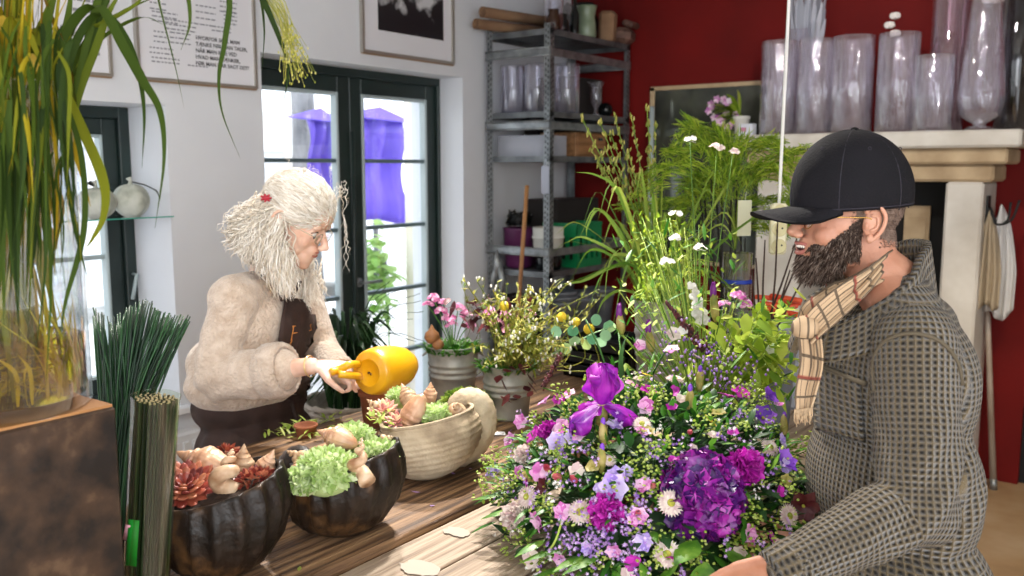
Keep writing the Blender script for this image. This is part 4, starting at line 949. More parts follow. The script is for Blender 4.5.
for k in range(80):
    a0 = rnd.uniform(0,6.28); q0 = VC+V((.108*cos(a0),.108*sin(a0),.022)); a1 = a0+rnd.uniform(-.9,.9); blade(b, [q0,q0+V((0,0,.05)),VC+V((.105*cos(a1),.105*sin(a1),rnd.uniform(.07,.19)))], .003, 4)
b.build('submerged_stem', M('lit_yellow_stem','d6c21c',.6,trans=.4,cols=['8f9418','d9c81e','ecdc50'],island=True), t)
b = MB()
for k in range(120):   # leaves hanging in the vase and above it
    a0 = rnd.uniform(0,6.28); zt_ = rnd.uniform(.35,.62)
    r_ = rnd.uniform(.03,.1); q0 = VC+V((r_*cos(a0),r_*sin(a0),zt_)); q1 = VC+V((.09*cos(a0+.3),.09*sin(a0+.3),zt_-rnd.uniform(.08,.3))); q1.z = max(q1.z, VC.z+.04)
    if zt_ > .5: q1 = q1+V((cos(a0),sin(a0),0))*.05
    blade(b, [q0,(q0+q1)/2+V((cos(a0)*.012,sin(a0)*.012,.01)),q1], rnd.uniform(.005,.009), 5)
b.build('leaf', m_ystem, t)
m_ochre = M('ochre_leaf','c9a02a',.5,trans=.3,cols=['a88420','d2ab32','e0c455'],island=True)
b = MB()
for k in range(55):
    a0 = rnd.uniform(0,6.28); r_ = rnd.uniform(.05,.1); q = VC+V((r_*cos(a0),r_*sin(a0),rnd.uniform(.05,.62))); leafat(b, q, rv(1), rnd.uniform(.015,.028), rnd.uniform(.004,.009), .5, .3)
b.build('dry_leaf', m_ochre, t)
def pxb(pts, d0, d1): n = len(pts)-1; return [at(x, y, lerp(d0, d1, i/n)) for i, (x, y) in enumerate(pts)]
mo = VC+V((.03,.03,HV-.12))
b = MB(); g = MB()
BL = [([(62,130),(60,60),(75,20),(100,8),(125,50),(142,80),(160,112),(164,160),(155,228)],1.4,1.3,.0075,0),
 ([(60,130),(70,60),(90,20),(112,20),(135,60),(144,110),(142,168)],1.4,1.34,.006,0),
 ([(40,150),(22,60),(30,30),(55,75),(80,125),(103,180),(104,215),(92,240),(84,250)],1.38,1.22,.0075,1),
 ([(66,140),(85,50),(110,-30),(150,-50),(182,-20),(190,20),(181,50)],1.4,1.38,.0055,0),
 ([(66,140),(95,30),(140,-60),(200,-70),(228,-10),(225,40),(219,75),(222,112),(240,158)],1.4,1.42,.0045,0),
 ([(66,140),(95,30),(140,-70),(210,-90),(255,-15),(278,35),(288,70),(281,115)],1.42,1.45,.0055,0),
 ([(60,140),(90,30),(130,-40),(150,-30),(162,15),(176,70),(184,108)],1.42,1.4,.0018,0),
 ([(66,140),(95,30),(140,-80),(220,-90),(255,-20),(264,25),(262,70)],1.42,1.5,.004,0),
 ([(60,140),(72,80),(90,40),(104,0),(112,-40)],1.42,1.5,.008,1),([(62,150),(80,90),(95,50),(110,10),(130,-20)],1.4,1.4,.006,1),
 ([(50,150),(58,60),(66,30),(74,-30)],1.42,1.45,.009,0),([(40,150),(44,60),(50,-20)],1.4,1.42,.008,1),([(20,150),(26,60),(16,-20)],1.36,1.36,.009,1),
 ([(30,150),(35,60),(50,10),(62,-30)],1.36,1.36,.007,0),([(5,150),(8,60),(4,-20)],1.34,1.34,.008,1),([(12,140),(2,60),(20,20),(60,110)],1.3,1.25,.008,1),
 ([(60,140),(75,40),(100,25),(135,5),(150,-15)],1.4,1.4,.004,1),([(60,120),(80,50),(120,14),(160,-5)],1.42,1.4,.004,0),([(70,80),(100,40),(140,18),(165,25)],1.42,1.4,.003,0),
 ([(30,120),(20,150),(14,220),(10,300)],1.22,1.2,.005,0),([(45,120),(38,170),(36,230),(30,290)],1.22,1.2,.004,0),([(10,100),(2,200),(5,310)],1.20,1.2,.006,1),
 ([(66,100),(82,160),(84,230),(66,300),(60,340)],1.26,1.24,.004,0),([(60,90),(66,170),(78,240),(88,280)],1.28,1.24,.0035,1)]
for pts, d0, d1, w, ye in BL: blade(g if ye else b, pxb(pts, d0, d1), w, 6, side=RT+HD*.4, fold=.3)
b.build('arching_blade', m_bladed, t); g.build('arching_blade', m_blade, t)
hb_ = MB(); hc_ = MB()
for k in range(84):
    x0_ = rnd.uniform(-6,72); y0_ = rnd.uniform(40,190); x1_ = x0_+rnd.uniform(-14,16); y1_ = min(400,y0_+rnd.uniform(70,210)); dz_ = rnd.uniform(1.17,1.23)
    blade(hb_ if k%5 else hc_, pxb([(x0_+rnd.uniform(-12,12),y0_-25),(x0_,y0_),((x0_+x1_)/2+rnd.uniform(-7,7),(y0_+y1_)/2),(x1_,y1_)],dz_+.03,dz_), rnd.uniform(.0018,.0042), 5)
hb_.build('hanging_leaf', m_bladed, t); hc_.build('hanging_leaf', m_ystem, t)
m_pan = M('panicum','b9b94a',.6,trans=.3,cols=['8f9a2c','cfc75a','e3dc8a'],island=True)
b = MB(); o0 = at(258,-12,1.45)
for k in range(60):
    e = at(rnd.gauss(297,8), rnd.uniform(40,86), 1.45+rnd.uniform(-.04,.04)); m_ = at(rnd.uniform(272,286), rnd.uniform(0,25), 1.45); P = crom([o0,m_,e],4); b.tube(P,.0004,3,False)
    for j in range(3): b.ell(P[-1-j]+rv(.003),(.0012,.0012,.0022),None,6,5)
b.tube(crom([at(95,30,1.42),at(170,-75,1.42),at(235,-60,1.44),o0],5),.0014,5)
b.build('seed_head', m_pan, t)
# ======================= steel grass and wrapped bundle =======================
sb = onZ(132,600,TB); sb = onZ(121,580,TB)
vessel('dark_pot','plain dark pot holding the steel grass','pot',sb,[(.035,0),(.045,.09),(.045,.1)],m_dk,th=.004)
m_sg = M('steel_grass','16341f',.4,cols=['0c2014','1a3d22','2c5a2e'],island=True)
b = MB()
for k in range(170):
    u = rnd.random(); tx = 93+u*98; ty = 312+8*sin(u*9)+rnd.uniform(-6,8); e = at(tx, ty, 1.74+rnd.uniform(-.06,.06)); q = sb+V((rnd.uniform(-.025,.025),rnd.uniform(-.025,.025),.02))
    m_ = q*.45+e*.55+V((0,0,.03)); m_ = V((lerp(m_.x,q.x,.35),lerp(m_.y,q.y,.35),m_.z)); b.tube(crom([q,m_,e],4),[.0016]*8+[.0012],4)
tag(b.build('steel_grass', m_sg), 'fanned bunch of stiff dark steel grass beside the pedestal', 'grass bunch')
tp = at(156,398,1.5); bt = at(144,600,1.56); bt.z = TB; d_ = (tp-bt); q = UZ.rotation_difference(d_.normalized()).to_matrix(); Lw = d_.length; Rw = 22*1.5/900
t = thing('wrapped_bundle', bt, 'clear-wrapped cylinder bundle of green stems standing by the first planter', 'stem bundle')
m_wst = M('packed_stems','26361a',.5,cols=['0c160a','1b2c12','35461e'],island=True)
b = MB()
for k in range(60):
    a0 = k*2.4; r_ = Rw*.9*sqrt((k+.5)/60); o_ = V((r_*cos(a0),r_*sin(a0),0)); b.mat(0); b.tube([bt+q@o_, tp+q@o_-d_*.01*rnd.random()],.0023,6,False); b.mat(1)
    b.tube([tp+q@o_-d_*.012, tp+q@o_-d_*.002*rnd.random()],.0022,6)
b.build('stem', [m_wst, M('cut_stem_end','9a8a62',.8)], t)
m_cel = glassM('cellophane', rough=.1, see=.2, tint=(.8,.86,.76))
b = MB(); b.lathe([(Rw*1.0,0),(Rw*1.03,Lw*.3),(Rw*1.0,Lw*.6),(Rw*1.04,Lw*.97),(Rw*1.08,Lw*1.01)], bt, 40, q, lambda a,i: 1+.035*sin(a*7+i*1.3)+.02*sin(a*17+i)); b.build('wrapping', m_cel, t)
for (px_q,py0,py1,wd,mt,nm) in [(134,520,566,.018,M('label_green','1d9a31',.5),'green_label'),(128,525,540,.008,M('label_pink','d79aa6',.5),'pink_label')]:
    p0 = at(px_q,py0,1.50); p1 = at(px_q-3,py1,1.515); b = MB(); b.ribbon([p0,(p0+p1)/2,p1],[wd/2]*3,RT,0); tag(b.build(nm, mt, t, solid=.0008), None)
# ======================= zinc buckets with pinks =======================
def zbucket(px, pyrim, d, R, H, lab, tall=False):
    c = at(px, pyrim, d); c.z = TB; b = MB()
    prof = [(.0004,0),(R*.74,0),(R*.76,.008),(R*.84,H*.42),(R*.90,H*.44),(R*.90,H*.47),(R*.855,H*.49),(R*.86,H*.53),(R*.92,H*.55),(R*.92,H*.58),(R*.88,H*.6),(R*.89,H*.64),(R*.94,H*.66),(R*.94,H*.69),(R*.905,H*.71),(R*.96,H*.95),(R,H*.985),(R*1.02,H),(R*.97,H),(R*.93,H*.95),(R*.72,.006),(.0004,.006)]
    t = thing('zinc_bucket', c, lab, 'bucket', 'zinc buckets on the table' if not tall else None); b.lathe(prof, c, 40); b.build('body', m_zinc, t)
    if not tall:
        b = MB(); b.lathe([(R*.93,H*.86),(.0004,H*.9)], c, 24); b.build('soil', m_soil, t)
        for s_ in (-1,1): b = MB(); q_ = c+RT*s_*R*.93+V((0,0,H*.88)); b.tube(crom([q_+HD*.02,q_+RT*s_*.018+V((0,0,-.015)),q_-HD*.02],4),.003,6); b.build('handle', m_zinc, t)
    return c
bk1 = zbucket(453,346,3.0,.09,.185,'ribbed zinc bucket nearest the door, planted with pink blooms')
bk2 = zbucket(508,353,2.78,.084,.17,'ribbed zinc bucket in front of the rack, with trailing dark foliage')
bk3 = zbucket(657,300,3.0,.078,.335,'tall slim zinc bucket holding the green grasses',True)
m_pink = M('dianthus_pink','dc7fb0',.6,trans=.2,cols=['b84a86','e58fbe','f5cfe2'],island=True)
def florets(b, c, R, n, s, flat=.6, petals=5):
    for k in range(n):
        a = rnd.uniform(0,6.28); r_ = R*sqrt(rnd.random()); q = V(c)+V((r_*cos(a), r_*sin(a), R*flat*(1-(r_/R)**2)+rnd.uniform(-.004,.004))); nn = V((cos(a)*r_/R*.8, sin(a)*r_/R*.8, 1))-HD*.5; F_ = frame_of(nn, rnd.random()*6)
        for j in range(petals):
            d_ = F_ @ V((cos(j*2*pi/petals), sin(j*2*pi/petals), .15)); b.ribbon([q, q+d_*s*.55, q+d_*s],[s*.12,s*.5,s*.3], d_.cross(F_@UZ), .1)
def dianthus(c, H, R, seed, lab, heads, dark=False):
    rs = random.Random(seed); t = thing('pink_dianthus', (c.x,c.y,c.z+H), lab, 'flowering plant'); b = MB(); s = MB()
    for k in range(420):
        a = rs.uniform(0,6.28); r_ = R*1.15*sqrt(rs.random()); q = V((c.x+r_*cos(a),c.y+r_*sin(a),c.z+H*.86)); leafat(b, q, V((cos(a)*.5,sin(a)*.5,1.1))+V((rs.uniform(-.4,.4),rs.uniform(-.4,.4),0)), rs.uniform(.03,.085), .0055, .5, .2)
    b.build('foliage', m_leaf, t)
    for (px, py, r_) in heads:
        dd = (V((c.x,c.y,0))-V((0,0,0))).dot(HD)/ (FW.dot(HD)) ; f_ = MB(); e = at(px, py, (c-EYE).dot(FW)-.02); florets(f_, e, r_, 9, .011); f_.build('bloom', m_pink, t)
        florets(f_, e+RT*.012-UZ*.012, r_*.8, 6, .010); s.tube(crom([V((c.x,c.y,c.z+H*.85)),(V((c.x,c.y,c.z+H))+e)/2+V((0,0,.0)),e],4),.0018,5)
    s.build('stem', m_leaf, t)
dianthus(bk1,.185,.075,3,'pink dianthus with narrow green leaves in the bucket by the door',[(428,305,.016),(433,298,.015),(441,311,.02),(449,318,.02),(458,308,.018),(466,315,.018),(452,325,.018),(470,325,.014),(443,303,.012)])
dianthus(bk2,.17,.07,5,'pink dianthus half hidden among dark leaves in the second bucket',[(497,323,.02),(507,330,.02),(514,336,.016),(520,325,.018),(490,312,.016),(530,315,.014),(505,315,.018)])
m_bulb = M('bulb_brown','8a5a34',.6,cols=['6e4527','a87446'],scale=8)
for (px,py,s_,lab) in [(432,336,.026,'brown flower bulb at the left rim of the bucket'),(438,344,.02,'small brown bulb lower on the bucket rim')]:
    c = at(px,py,2.93); b = MB(); b.lathe([(.001,-1),(.6,-.85),(1,-.2),(.85,.4),(.4,.8),(.15,1.3),(.02,1.5)], (0,0,0), 16); b.v = [tuple(c+V(p)*s_) for p in b.v]; tag(b.build('flower_bulb', m_bulb), lab, 'bulb')
m_moss = M('moss_sedum','6e8f2a',.6,trans=.2,cols=['46661a','86a536','b3c75a'],island=True)
p = at(466,392,2.72); p.z = TB; vessel('small_pot','small dark pot under the mossy cushion','pot',p,[(.045,0),(.055,.05),(.058,.05)],m_dk,th=.004)
b = MB(); dome(b, p+V((0,0,.055)), .075, 420, .02, .006, (0,0,1), .65); b.ell(p+V((0,0,.05)),(.06,.06,.045)); tag(b.build('mossy_cushion', m_moss), 'bright green mossy cushion plant in front of the first bucket', 'plant')
# dark leaves and wild stems over the second bucket
m_dred = M('burgundy_leaf','4a1c22',.5,trans=.15,cols=['2c1014','55202a','7a3a3a'],island=True)
m_yg = M('yellow_green_bits','98983a',.6,trans=.25,cols=['4c6420','8f9434','b8ac54'],island=True)
m_whitefl = M('white_petal','efece6',.6,trans=.25)
m_mauve = M('mauve_floret','b58fca',.6,trans=.2,cols=['7f55ac','b48acb','d9bfe4'],island=True)
def bunch(name, base, lab, cat='flower bunch', grp=None): return thing(name, base, lab, cat, grp)
t = bunch('dark_oxalis', bk2+V((0,0,.17)), 'tangle of dark burgundy leaves between the two zinc buckets', 'plant')
b = MB()
for k in range(90):
    q = at(rnd.gauss(492,16), rnd.gauss(312,8), 2.85+rnd.uniform(-.06,.06)); leafat(b, q, rv(1), rnd.uniform(.02,.045), .012, .4, .3)
for k in range(16):
    q = at(rnd.uniform(498,530), rnd.uniform(345,400), 2.66); q.z = max(q.z, TB+.01); leafat(b, q, rv(1), .035, .014, .4, .2)
b.build('leaf', m_dred, t)
s = MB()
for k in range(22): e = at(rnd.gauss(500,20), rnd.gauss(315,9), 2.85); s.tube(crom([bk2+V((0,0,.16)),(bk2+V((0,0,.2))+e)/2,e],4),.0012,4)
b2 = s; s.build('stem', m_dred, t)
t = bunch('wildflower_bunch', bk2+V((.0,.0,.1)), 'wild bunch of wiry yellow-green stems and white buds in the second bucket')
b = MB(); g = MB(); w_ = MB()
for k in range(105):
    tx = rnd.gauss(540,32); ty = rnd.uniform(278,370); d0 = rnd.uniform(2.45,2.8); e = at(tx, ty, d0); q = bk2+V((rnd.uniform(-.04,.04),rnd.uniform(-.04,.04),.12)); m_ = (q+e)/2+V((0,0,.05)); P = crom([q,m_,e],5); b.tube(P,.0013,4)
    for j in range(12):
        u = P[rnd.randrange(4,len(P))]; leafat(g, u, rv(1)+V((0,0,.3)), rnd.uniform(.012,.032), .004, .2, .2)
    if k % 2: 
        for j in range(3): w_.ell(e+rv(.014),(.003,.003,.005),None,7,6)
b.build('stem', m_yg, t); g.build('foliage', m_yg, t); w_.build('bud', m_whitefl, t)
m_billy = M('billy_yellow','e0bf2a',.8,bump=.8,bscale=350); m_euc = M('eucalyptus','7fae86',.5,trans=.15,cols=['4f8a63','8fbb92','c9d46a'],island=True)
for (px,py,r_,lab) in [(504,306,.0135,'yellow ball flower above the burgundy leaves'),(562,317,.013,'yellow disc bloom left of the pair by the black trays'),(576,322,.012,'yellow disc bloom in the middle above the iris'),(589,329,.015,'largest yellow disc bloom, right of the others above the iris')]:
    e = at(px,py,2.6); t = thing('billy_button', e, lab, 'flower', 'yellow ball flowers'); b = MB(); b.ell(e, r_*1.1, None, 14, 10); b.build('bloom', m_billy, t); b = MB(); b.tube(crom([e,e+V((.01,.02,-.12)),V((bk2.x+.03,bk2.y+.05,TB+.15))],5),.0016,5); b.build('stem', m_yg, t)
t = bunch('eucalyptus_stem', bk2+V((0,0,.1)), 'round-leaved eucalyptus spray beside the yellow blooms','foliage')
b = MB()
for (px,py) in [(575,338),(583,345),(598,345),(604,338),(592,340),(566,345),(610,330),(570,330),(555,335),(596,318),(606,322)]:
    e = at(px,py,2.55)+rv(.01); F_ = frame_of(-FW+rv(.7)); b.add([e]+[e+F_@V((.017*cos(a*pi/5),.017*sin(a*pi/5),.003*(a%2))) for a in range(10)], [(0,1+a,1+(a+1)%10) for a in range(10)])
b.build('leaf', m_euc, t); b = MB(); b.tube(crom([bk2+V((0,0,.12)),at(560,350,2.6),at(590,335,2.56),at(612,326,2.56)],6),.002,5); b.build('stem', m_euc, t)
# fine grass heads arching over
t = bunch('feather_grass', bk2+V((0,0,.1)), 'a few feathery grass heads leaning right over the yellow blooms','grass bunch'); b = MB()
for (x0_,y0_,x1_,y1_) in [(560,340,600,298),(545,345,592,303),(555,350,585,290),(480,340,462,285),(470,330,466,300),(478,335,484,282)]:
    P = crom([bk2+V((0,0,.12)) if x0_ > 500 else bk1+V((0,0,.15)), at(x0_,y0_,2.65 if x0_>500 else 2.95), at(x1_,y1_,2.6 if x0_>500 else 2.95)],8); b.tube(P,.0009,4)
    for j in range(26):
        u = P[-1-rnd.randrange(5)]; leafat(b, u, (P[-1]-P[-4]).normalized()+rv(.7), .018, .0015, 0, 0, k=3)
b.build('grass_head', m_yg, t)
# ======================= black trays, paper, leaf and tag on the table =======================
c = at(612,352,3.35)
for k in range(3):
    b = MB(); z = TB+k*.05; x0,x1,y0,y1 = c.x-.15,c.x+.12,c.y-.1,c.y+.14
    b.span((x0,y0,z),(x1,y1,z+.008)); 
    for (p_,q_) in [((x0,y0),(x1,y0+.008)),((x0,y1-.008),(x1,y1)),((x0,y0),(x0+.008,y1)),((x1-.008,y0),(x1,y1))]: b.span((p_[0],p_[1],z),(q_[0],q_[1],z+.046))
    for j in range(7): b.span((x0-.003,y0+.02+j*.032,z),(x0,y0+.034+j*.032,z+.04)); b.span((x1,y0+.02+j*.032,z),(x1+.003,y0+.034+j*.032,z+.04))
    b.span((x0-.005,y0-.005,z+.04),(x1+.005,y0+.003,z+.047)); b.span((x1-.003,y0-.005,z+.04),(x1+.005,y1+.005,z+.047))
    tag(b.build('black_tray', M('black_plastic','101214',.35) if k == 0 else bpy.data.materials['black_plastic']), ['bottom','middle','top'][k]+' black plastic tray of the stack behind the tall grasses', 'tray', 'stacked black trays')
b = MB(); q0 = onZ(612,392,TZ+.002); q1 = onZ(722,386,TZ+.002); b.box(((q0+q1)/2)+V((0,0,.006)),(.30,.22,.01),Euler((0,0,.55)).to_matrix(),.002); b.mat(1); b.box(((q0+q1)/2)+V((0,0,.014)),(.27,.19,.005),Euler((0,0,.6)).to_matrix())
tag(b.build('paper_stack', [m_paper, m_wh]), 'stack of white paper lying behind the bouquet', 'paper')
q = onZ(503,420,TB+.006); b = MB(); leafat(b, q-RT*.035, RT*.9+HD*.4, .085, .024, .05, .15, side=HD); tag(b.build('fallen_leaf', m_lime), 'broad green leaf lying on the table by the pale planter', 'leaf')
q = onZ(497,434,TB+.002); b = MB(); b.box(q+V((0,0,.002)),(.05,.028,.0012),Euler((0.05,0.05,.8)).to_matrix()); tag(b.build('plant_label', m_paper), 'small white plant label lying beside the pale planter', 'label')
for (px,py,s_,lab) in [(488,440,.01,'little yellow leaf near the plant label'),(478,448,.008,'dark crumb of soil on the raised board')]:
    q = onZ(px,py,TB+.002); b = MB(); b.ell(q+V((0,0,.004)),(s_,s_*.7,.004),None,10,6,lambda p: 1+.3*noise.noise(p*3)); tag(b.build('table_crumb', m_yg if 'yellow' in lab else m_soil), lab, 'debris')
for k in range(9):
    q = onZ([470,462,455,300,430,505,420,380,520][k],[468,455,474,566,505,556,492,470,440][k],TZ+.004); 
    if q.x < -1.27: q = onZ([470,462,455,300,430,505,420,380,520][k],[468,455,474,566,505,556,492,470,440][k],TB+.002)
    b = MB(); leafat(b, q, V((rnd.uniform(-1,1),rnd.uniform(-1,1),.05)), rnd.uniform(.012,.024), .004, .0, .3); tag(b.build('fallen_scrap', m_lime if k%2 else m_mauve), 'tiny fallen leaf or petal scrap on the planks', 'scrap', 'scraps on the tabletop')
m_chalk = M('dried_paint','b5aa9c',.9)
for (px,py,s_,lab) in [(457,532,.022,'pale dried paint patch on the planks left of the bouquet'),(420,568,.03,'streaky pale paint stain at the front of the planks')]:
    q = onZ(px,py,TZ); b = MB(); vs = [q+V((s_*1.5*sin(a*.5)*(1+.5*noise.noise(V((a,px,0)))), s_*.0+ s_*cos(a*.5)*(1+.6*noise.noise(V((a,0,px)))), .0008)) for a in [i*4*pi/26 for i in range(26)]]; b.add(vs, [tuple(range(26))]); tag(b.build('paint_patch', m_chalk), lab, 'stain')
# ======================= tall grasses and fern in the back =======================
t = bunch('oat_grass_bunch', bk3+V((0,0,.02)), 'tall green oat grass with nodding seed heads in the slim zinc bucket','grass bunch')
m_oat = M('oat_green','7f9c3a',.5,trans=.3,cols=['4f7a24','86a53c','b3bf55'],island=True); m_seed = M('seed_head','a9a84a',.6,trans=.2,cols=['7f8a34','b4ae52','c9bf74'],island=True)
b = MB(); s = MB(); h_ = MB()
for k in range(95):
    tx = rnd.gauss(652,34); ty = rnd.uniform(170,290); e = at(tx, ty, rnd.uniform(2.8,3.15)); q = bk3+V((rnd.uniform(-.04,.04),rnd.uniform(-.04,.04),.05)); m_ = bk3+V(((e.x-bk3.x)*.35,(e.y-bk3.y)*.35,.42)); d_ = (e-m_); tip = e+V((d_.x*.5,d_.y*.5,-rnd.uniform(.0,.16)))
    blade(b, [q,m_,e,tip], rnd.uniform(.003,.006), 5)
for pts in [[(655,300),(640,240),(618,190),(596,175),(575,172)],[(650,300),(620,262),(590,250),(570,282)],[(650,298),(625,240),(600,210),(588,225),(586,240)],[(652,300),(640,250),(625,270),(612,330)],[(650,300),(630,250),(610,262),(604,310)],[(660,298),(700,255),(720,240),(735,250)],[(650,298),(622,290),(604,300),(596,318)],[(660,298),(690,262),(714,262)]]: blade(b, pxb(pts,3.0,2.9), .005, 6)
for pts in [(647,108),(655,125),(606,150),(600,122),(615,118),(582,118),(628,150),(592,150),(640,175),(611,135),(632,118),(598,165),(648,150)]:
    h_ = MB(); e = at(pts[0],pts[1],rnd.uniform(2.95,3.1)); P = crom([bk3+V((0,0,.05)), bk3+V(((e.x-bk3.x)*.2,(e.y-bk3.y)*.2,.5)), e],10); s.tube(P,.0017,5)
    for j in range(30):
        u = P[-1-j//5]; f_ = 1-abs((j/30)-.45)
        h_.ell(u+rv(.006)+V((0,0,rnd.uniform(-.01,.01))),(.0032,.0032,.009),Euler((rnd.uniform(-.5,.5),rnd.uniform(-.5,.5),0)).to_matrix(),6,5)
    h_.build('seed_head', m_seed, t)
b.build('blade', m_oat, t); s.build('stem', m_oat, t)
m_fern = M('asparagus_fern','8fae2e',.5,trans=.4,cols=['557f1c','93b32f','c3cf4c'],island=True)
def plume(b, P, L, n, w=.00075):
    k = len(P)
    for i in range(n):
        u = (i/n)**.9*(k-1.01); j = int(u); q = P[j].lerp(P[j+1], u-j); tdir = (P[j+1]-P[j]).normalized()
        sd = tdir.cross(V((rnd.uniform(-.3,.3),rnd.uniform(-.3,.3),1))).normalized()*(1 if i%2 else -1)
        LL = L*(1-abs(i/n-.35)*.9); d_ = (sd+tdir*.6).normalized(); e = q+d_*LL+V((0,0,-.1*LL))
        b.ribbon([q,(q+e)/2+V((0,0,.004)),e],[w*.7,w,w*.3],rv(1),0)
        for m_ in range(5):
            r_ = q.lerp(e,(m_+1)/6)
            for s_ in (-1,1): d2_ = (d_*.7+tdir.cross(d_)*s_*.3+tdir*s_*.8+rv(.2)).normalized(); b.ribbon([r_,r_+d2_*LL*.16,r_+d2_*LL*.3],[w*1.3,w*2.6,w*.5],rv(1),0)
vc = at(736,300,3.02); vc.z = TZ
t = thing('fern_vase', vc, 'clear glass vase with a blue band holding dark stems and fern', 'vase'); b = MB(); b.lathe([(.0005,0),(.047,0),(.05,.006),(.05,.5),(.047,.5),(.046,.012),(.0005,.012)], vc, 32); b.build('glass_wall', m_glass, t)
b = MB(); b.lathe([(.051,.4),(.051,.413)], vc, 32); b.build('blue_band', M('blue_tape','1f3fae',.5), t)
b = MB(); b.lathe([(.0005,.014),(.044,.014),(.044,.36),(.0005,.36)], vc, 32); b.build('water', glassM('murky_water',see=.2,tint=(.5,.55,.42)), t)
t = bunch('asparagus_fern', vc+V((0,0,.1)), 'feathery yellow-green asparagus fern rising from the glass vase','fern')
b = MB(); s = MB()
for pts in [[(735,250),(720,190),(700,165),(665,168),(640,195)],[(735,250),(730,180),(740,150),(770,145),(795,165)],[(735,250),(728,190),(712,150),(690,150),(668,150)],[(735,250),(745,190),(765,165),(790,185),(800,205)],[(735,250),(735,190),(745,160),(750,140),(775,140)],[(735,250),(725,200),(700,190),(680,210),(665,230)],[(735,250),(728,170),(705,135),(690,128),(672,170)],[(735,250),(750,205),(770,200),(785,230)],[(735,250),(730,200),(735,165),(725,140),(712,128)],[(735,255),(710,220),(690,200),(650,205),(625,205)],[(735,255),(748,220),(760,215),(775,232)],[(735,250),(740,190),(755,175),(785,155),(800,150)],[(735,250),(722,210),(716,180),(700,178),(690,188)]]:
    d1 = rnd.uniform(2.9,3.25); P = crom([vc+V((0,0,.1))]+pxb(pts,3.02,d1),7); s.tube(P,.0013,5); plume(b, P[14:], .13, 64)
b.build('frond', m_fern, t); s.build('stem', m_fern, t)
m_dstick = M('dark_stick','1b1512',.6)
def sticks(name, lab, lst, d, base, mat, r=.0028, bmat=None):
    t = bunch(name, base, lab, 'twigs')
    for (x0_,y0_,x1_,y1_) in lst:
        b = MB(); q = at(x0_,y0_,d+rnd.uniform(-.04,.04)); e = at(x1_,y1_,d+rnd.uniform(-.05,.05)); b.tube([q,(q+e)/2+rv(.004),e],[r,r*.9,r*.6],6); b.build('twig', mat, t)
sticks('dark_twigs','dark straight twigs standing in the glass vase',[(712,330,704,185),(716,330,711,175),(720,340,722,165),(724,340,716,190),(728,340,731,200),(733,340,729,210),(738,340,741,215),(742,340,745,238),(719,340,700,200),(732,340,737,180)],3.02,vc,m_dstick,.0042)
sticks('willow_twigs','brown willow twigs slanting right behind the bouquet',[(764,330,797,238),(768,330,806,245),(770,335,778,215),(762,330,765,240),(760,330,756,258),(776,330,812,262),(758,330,752,270),(772,335,790,270)],2.7,at(768,335,2.7),M('willow_brown','3a251a',.6),.0036)
b = MB(); q = at(745,201,2.9); b.box(q+V((0,0,-.055)),(.05,.001,.115),Euler((0,0,YAW+.3)).to_matrix()); b.tube([q+V((0,0,.0)),q+V((0,.01,.03))],.001,4)
tag(b.build('paper_tag', M('cream_tag','cfcdb0',.6)), 'cream paper tag hanging in the fern', 'tag')
b = MB(); q0 = onZ(770,400,TZ); t = thing('stem_vase', at(768,335,2.7), 'dark bucket behind the bouquet holding willow twigs', 'bucket'); t.location.z = TZ; cc = V((t.location.x,t.location.y,TZ)); b.lathe([(.0005,0),(.07,0),(.085,.26),(.09,.262),(.082,.262),(.068,.01),(.0005,.01)], cc, 30); b.build('body', m_gbk, t)
m_orr = M('orange_red','d9431e',.45,cols=['c8371a','e3633a'],scale=20)
for k in range(8):
    q = at([757,762,770,758,766,775,782,772][k],[297,303,308,308,315,300,312,296][k],2.85); e = q+RT*.075+HD*rnd.uniform(-.06,.06)+V((0,0,rnd.uniform(-.012,.012)))
    b = MB(); b.cap(q, e, .0085, .0085, 10); tag(b.build('orange_candle', m_orr), 'orange-red taper lying among the twigs behind the bouquet', 'candle', 'orange tapers behind the bouquet')
b = MB(); q = at(768,306,2.92); b.box(V((q.x,q.y,TZ+.16)),(.17,.16,.3),Euler((0,0,YAW)).to_matrix(),.01); tag(b.build('cardboard_box', M('grey_card','8f9196',.8)), 'grey box behind the bouquet carrying the orange tapers', 'box')
# basket with dark foliage on a stool behind the woman
bc = at(346,400,3.35); bc.z = .62
b = MB(); b.box((bc.x,bc.y,.6),(.4,.4,.035),None,.005)
for sx in (-1,1):
    for sy in (-1,1): b.tube([(bc.x+sx*.15,bc.y+sy*.15,.585),(bc.x+sx*.18,bc.y+sy*.18,0)],.016,8)
tag(b.build('wooden_stool', m_wood2), 'low wooden stool under the wicker basket by the door', 'stool')
m_wick = M('whitewashed_wicker','c9c1b6',.8,cols=['8d8478','d3ccc2'],scale=16,bump=.2)
b = MB()
for i in range(11):
    z = bc.z+.012+i*.021; r_ = .12+.03*(i/10)
    for j in range(16):
        a0 = 2*pi*j/16+(i%2)*pi/16; P = [V((bc.x+(r_+.008*sin(u*pi))*cos(a0+u*.42), bc.y+(r_+.008*sin(u*pi))*sin(a0+u*.42), z+.003*cos(u*pi))) for u in [0,.25,.5,.75,1]]; b.tube(P,.0105,6,False)
b.lathe([(.0005,.004),(.115,.004),(.145,.225)], bc, 24)
tb = tag(b.build('wicker_basket', m_wick), 'whitewashed wicker basket behind the table under the dark foliage', 'basket')
b = MB()
for k in range(170):
    a0 = rnd.uniform(0,6.28); q = V((bc.x+.06*cos(a0),bc.y+.06*sin(a0),bc.z+.2)); R_ = rnd.uniform(.05,.16); e = V((bc.x+R_*cos(a0),bc.y+R_*sin(a0),bc.z+rnd.uniform(.3,.56))); blade(b, [q,(q+e)/2+V((0,0,.1)),e,e+V((cos(a0)*.07,sin(a0)*.07,-.07))], rnd.uniform(.006,.011), 4)
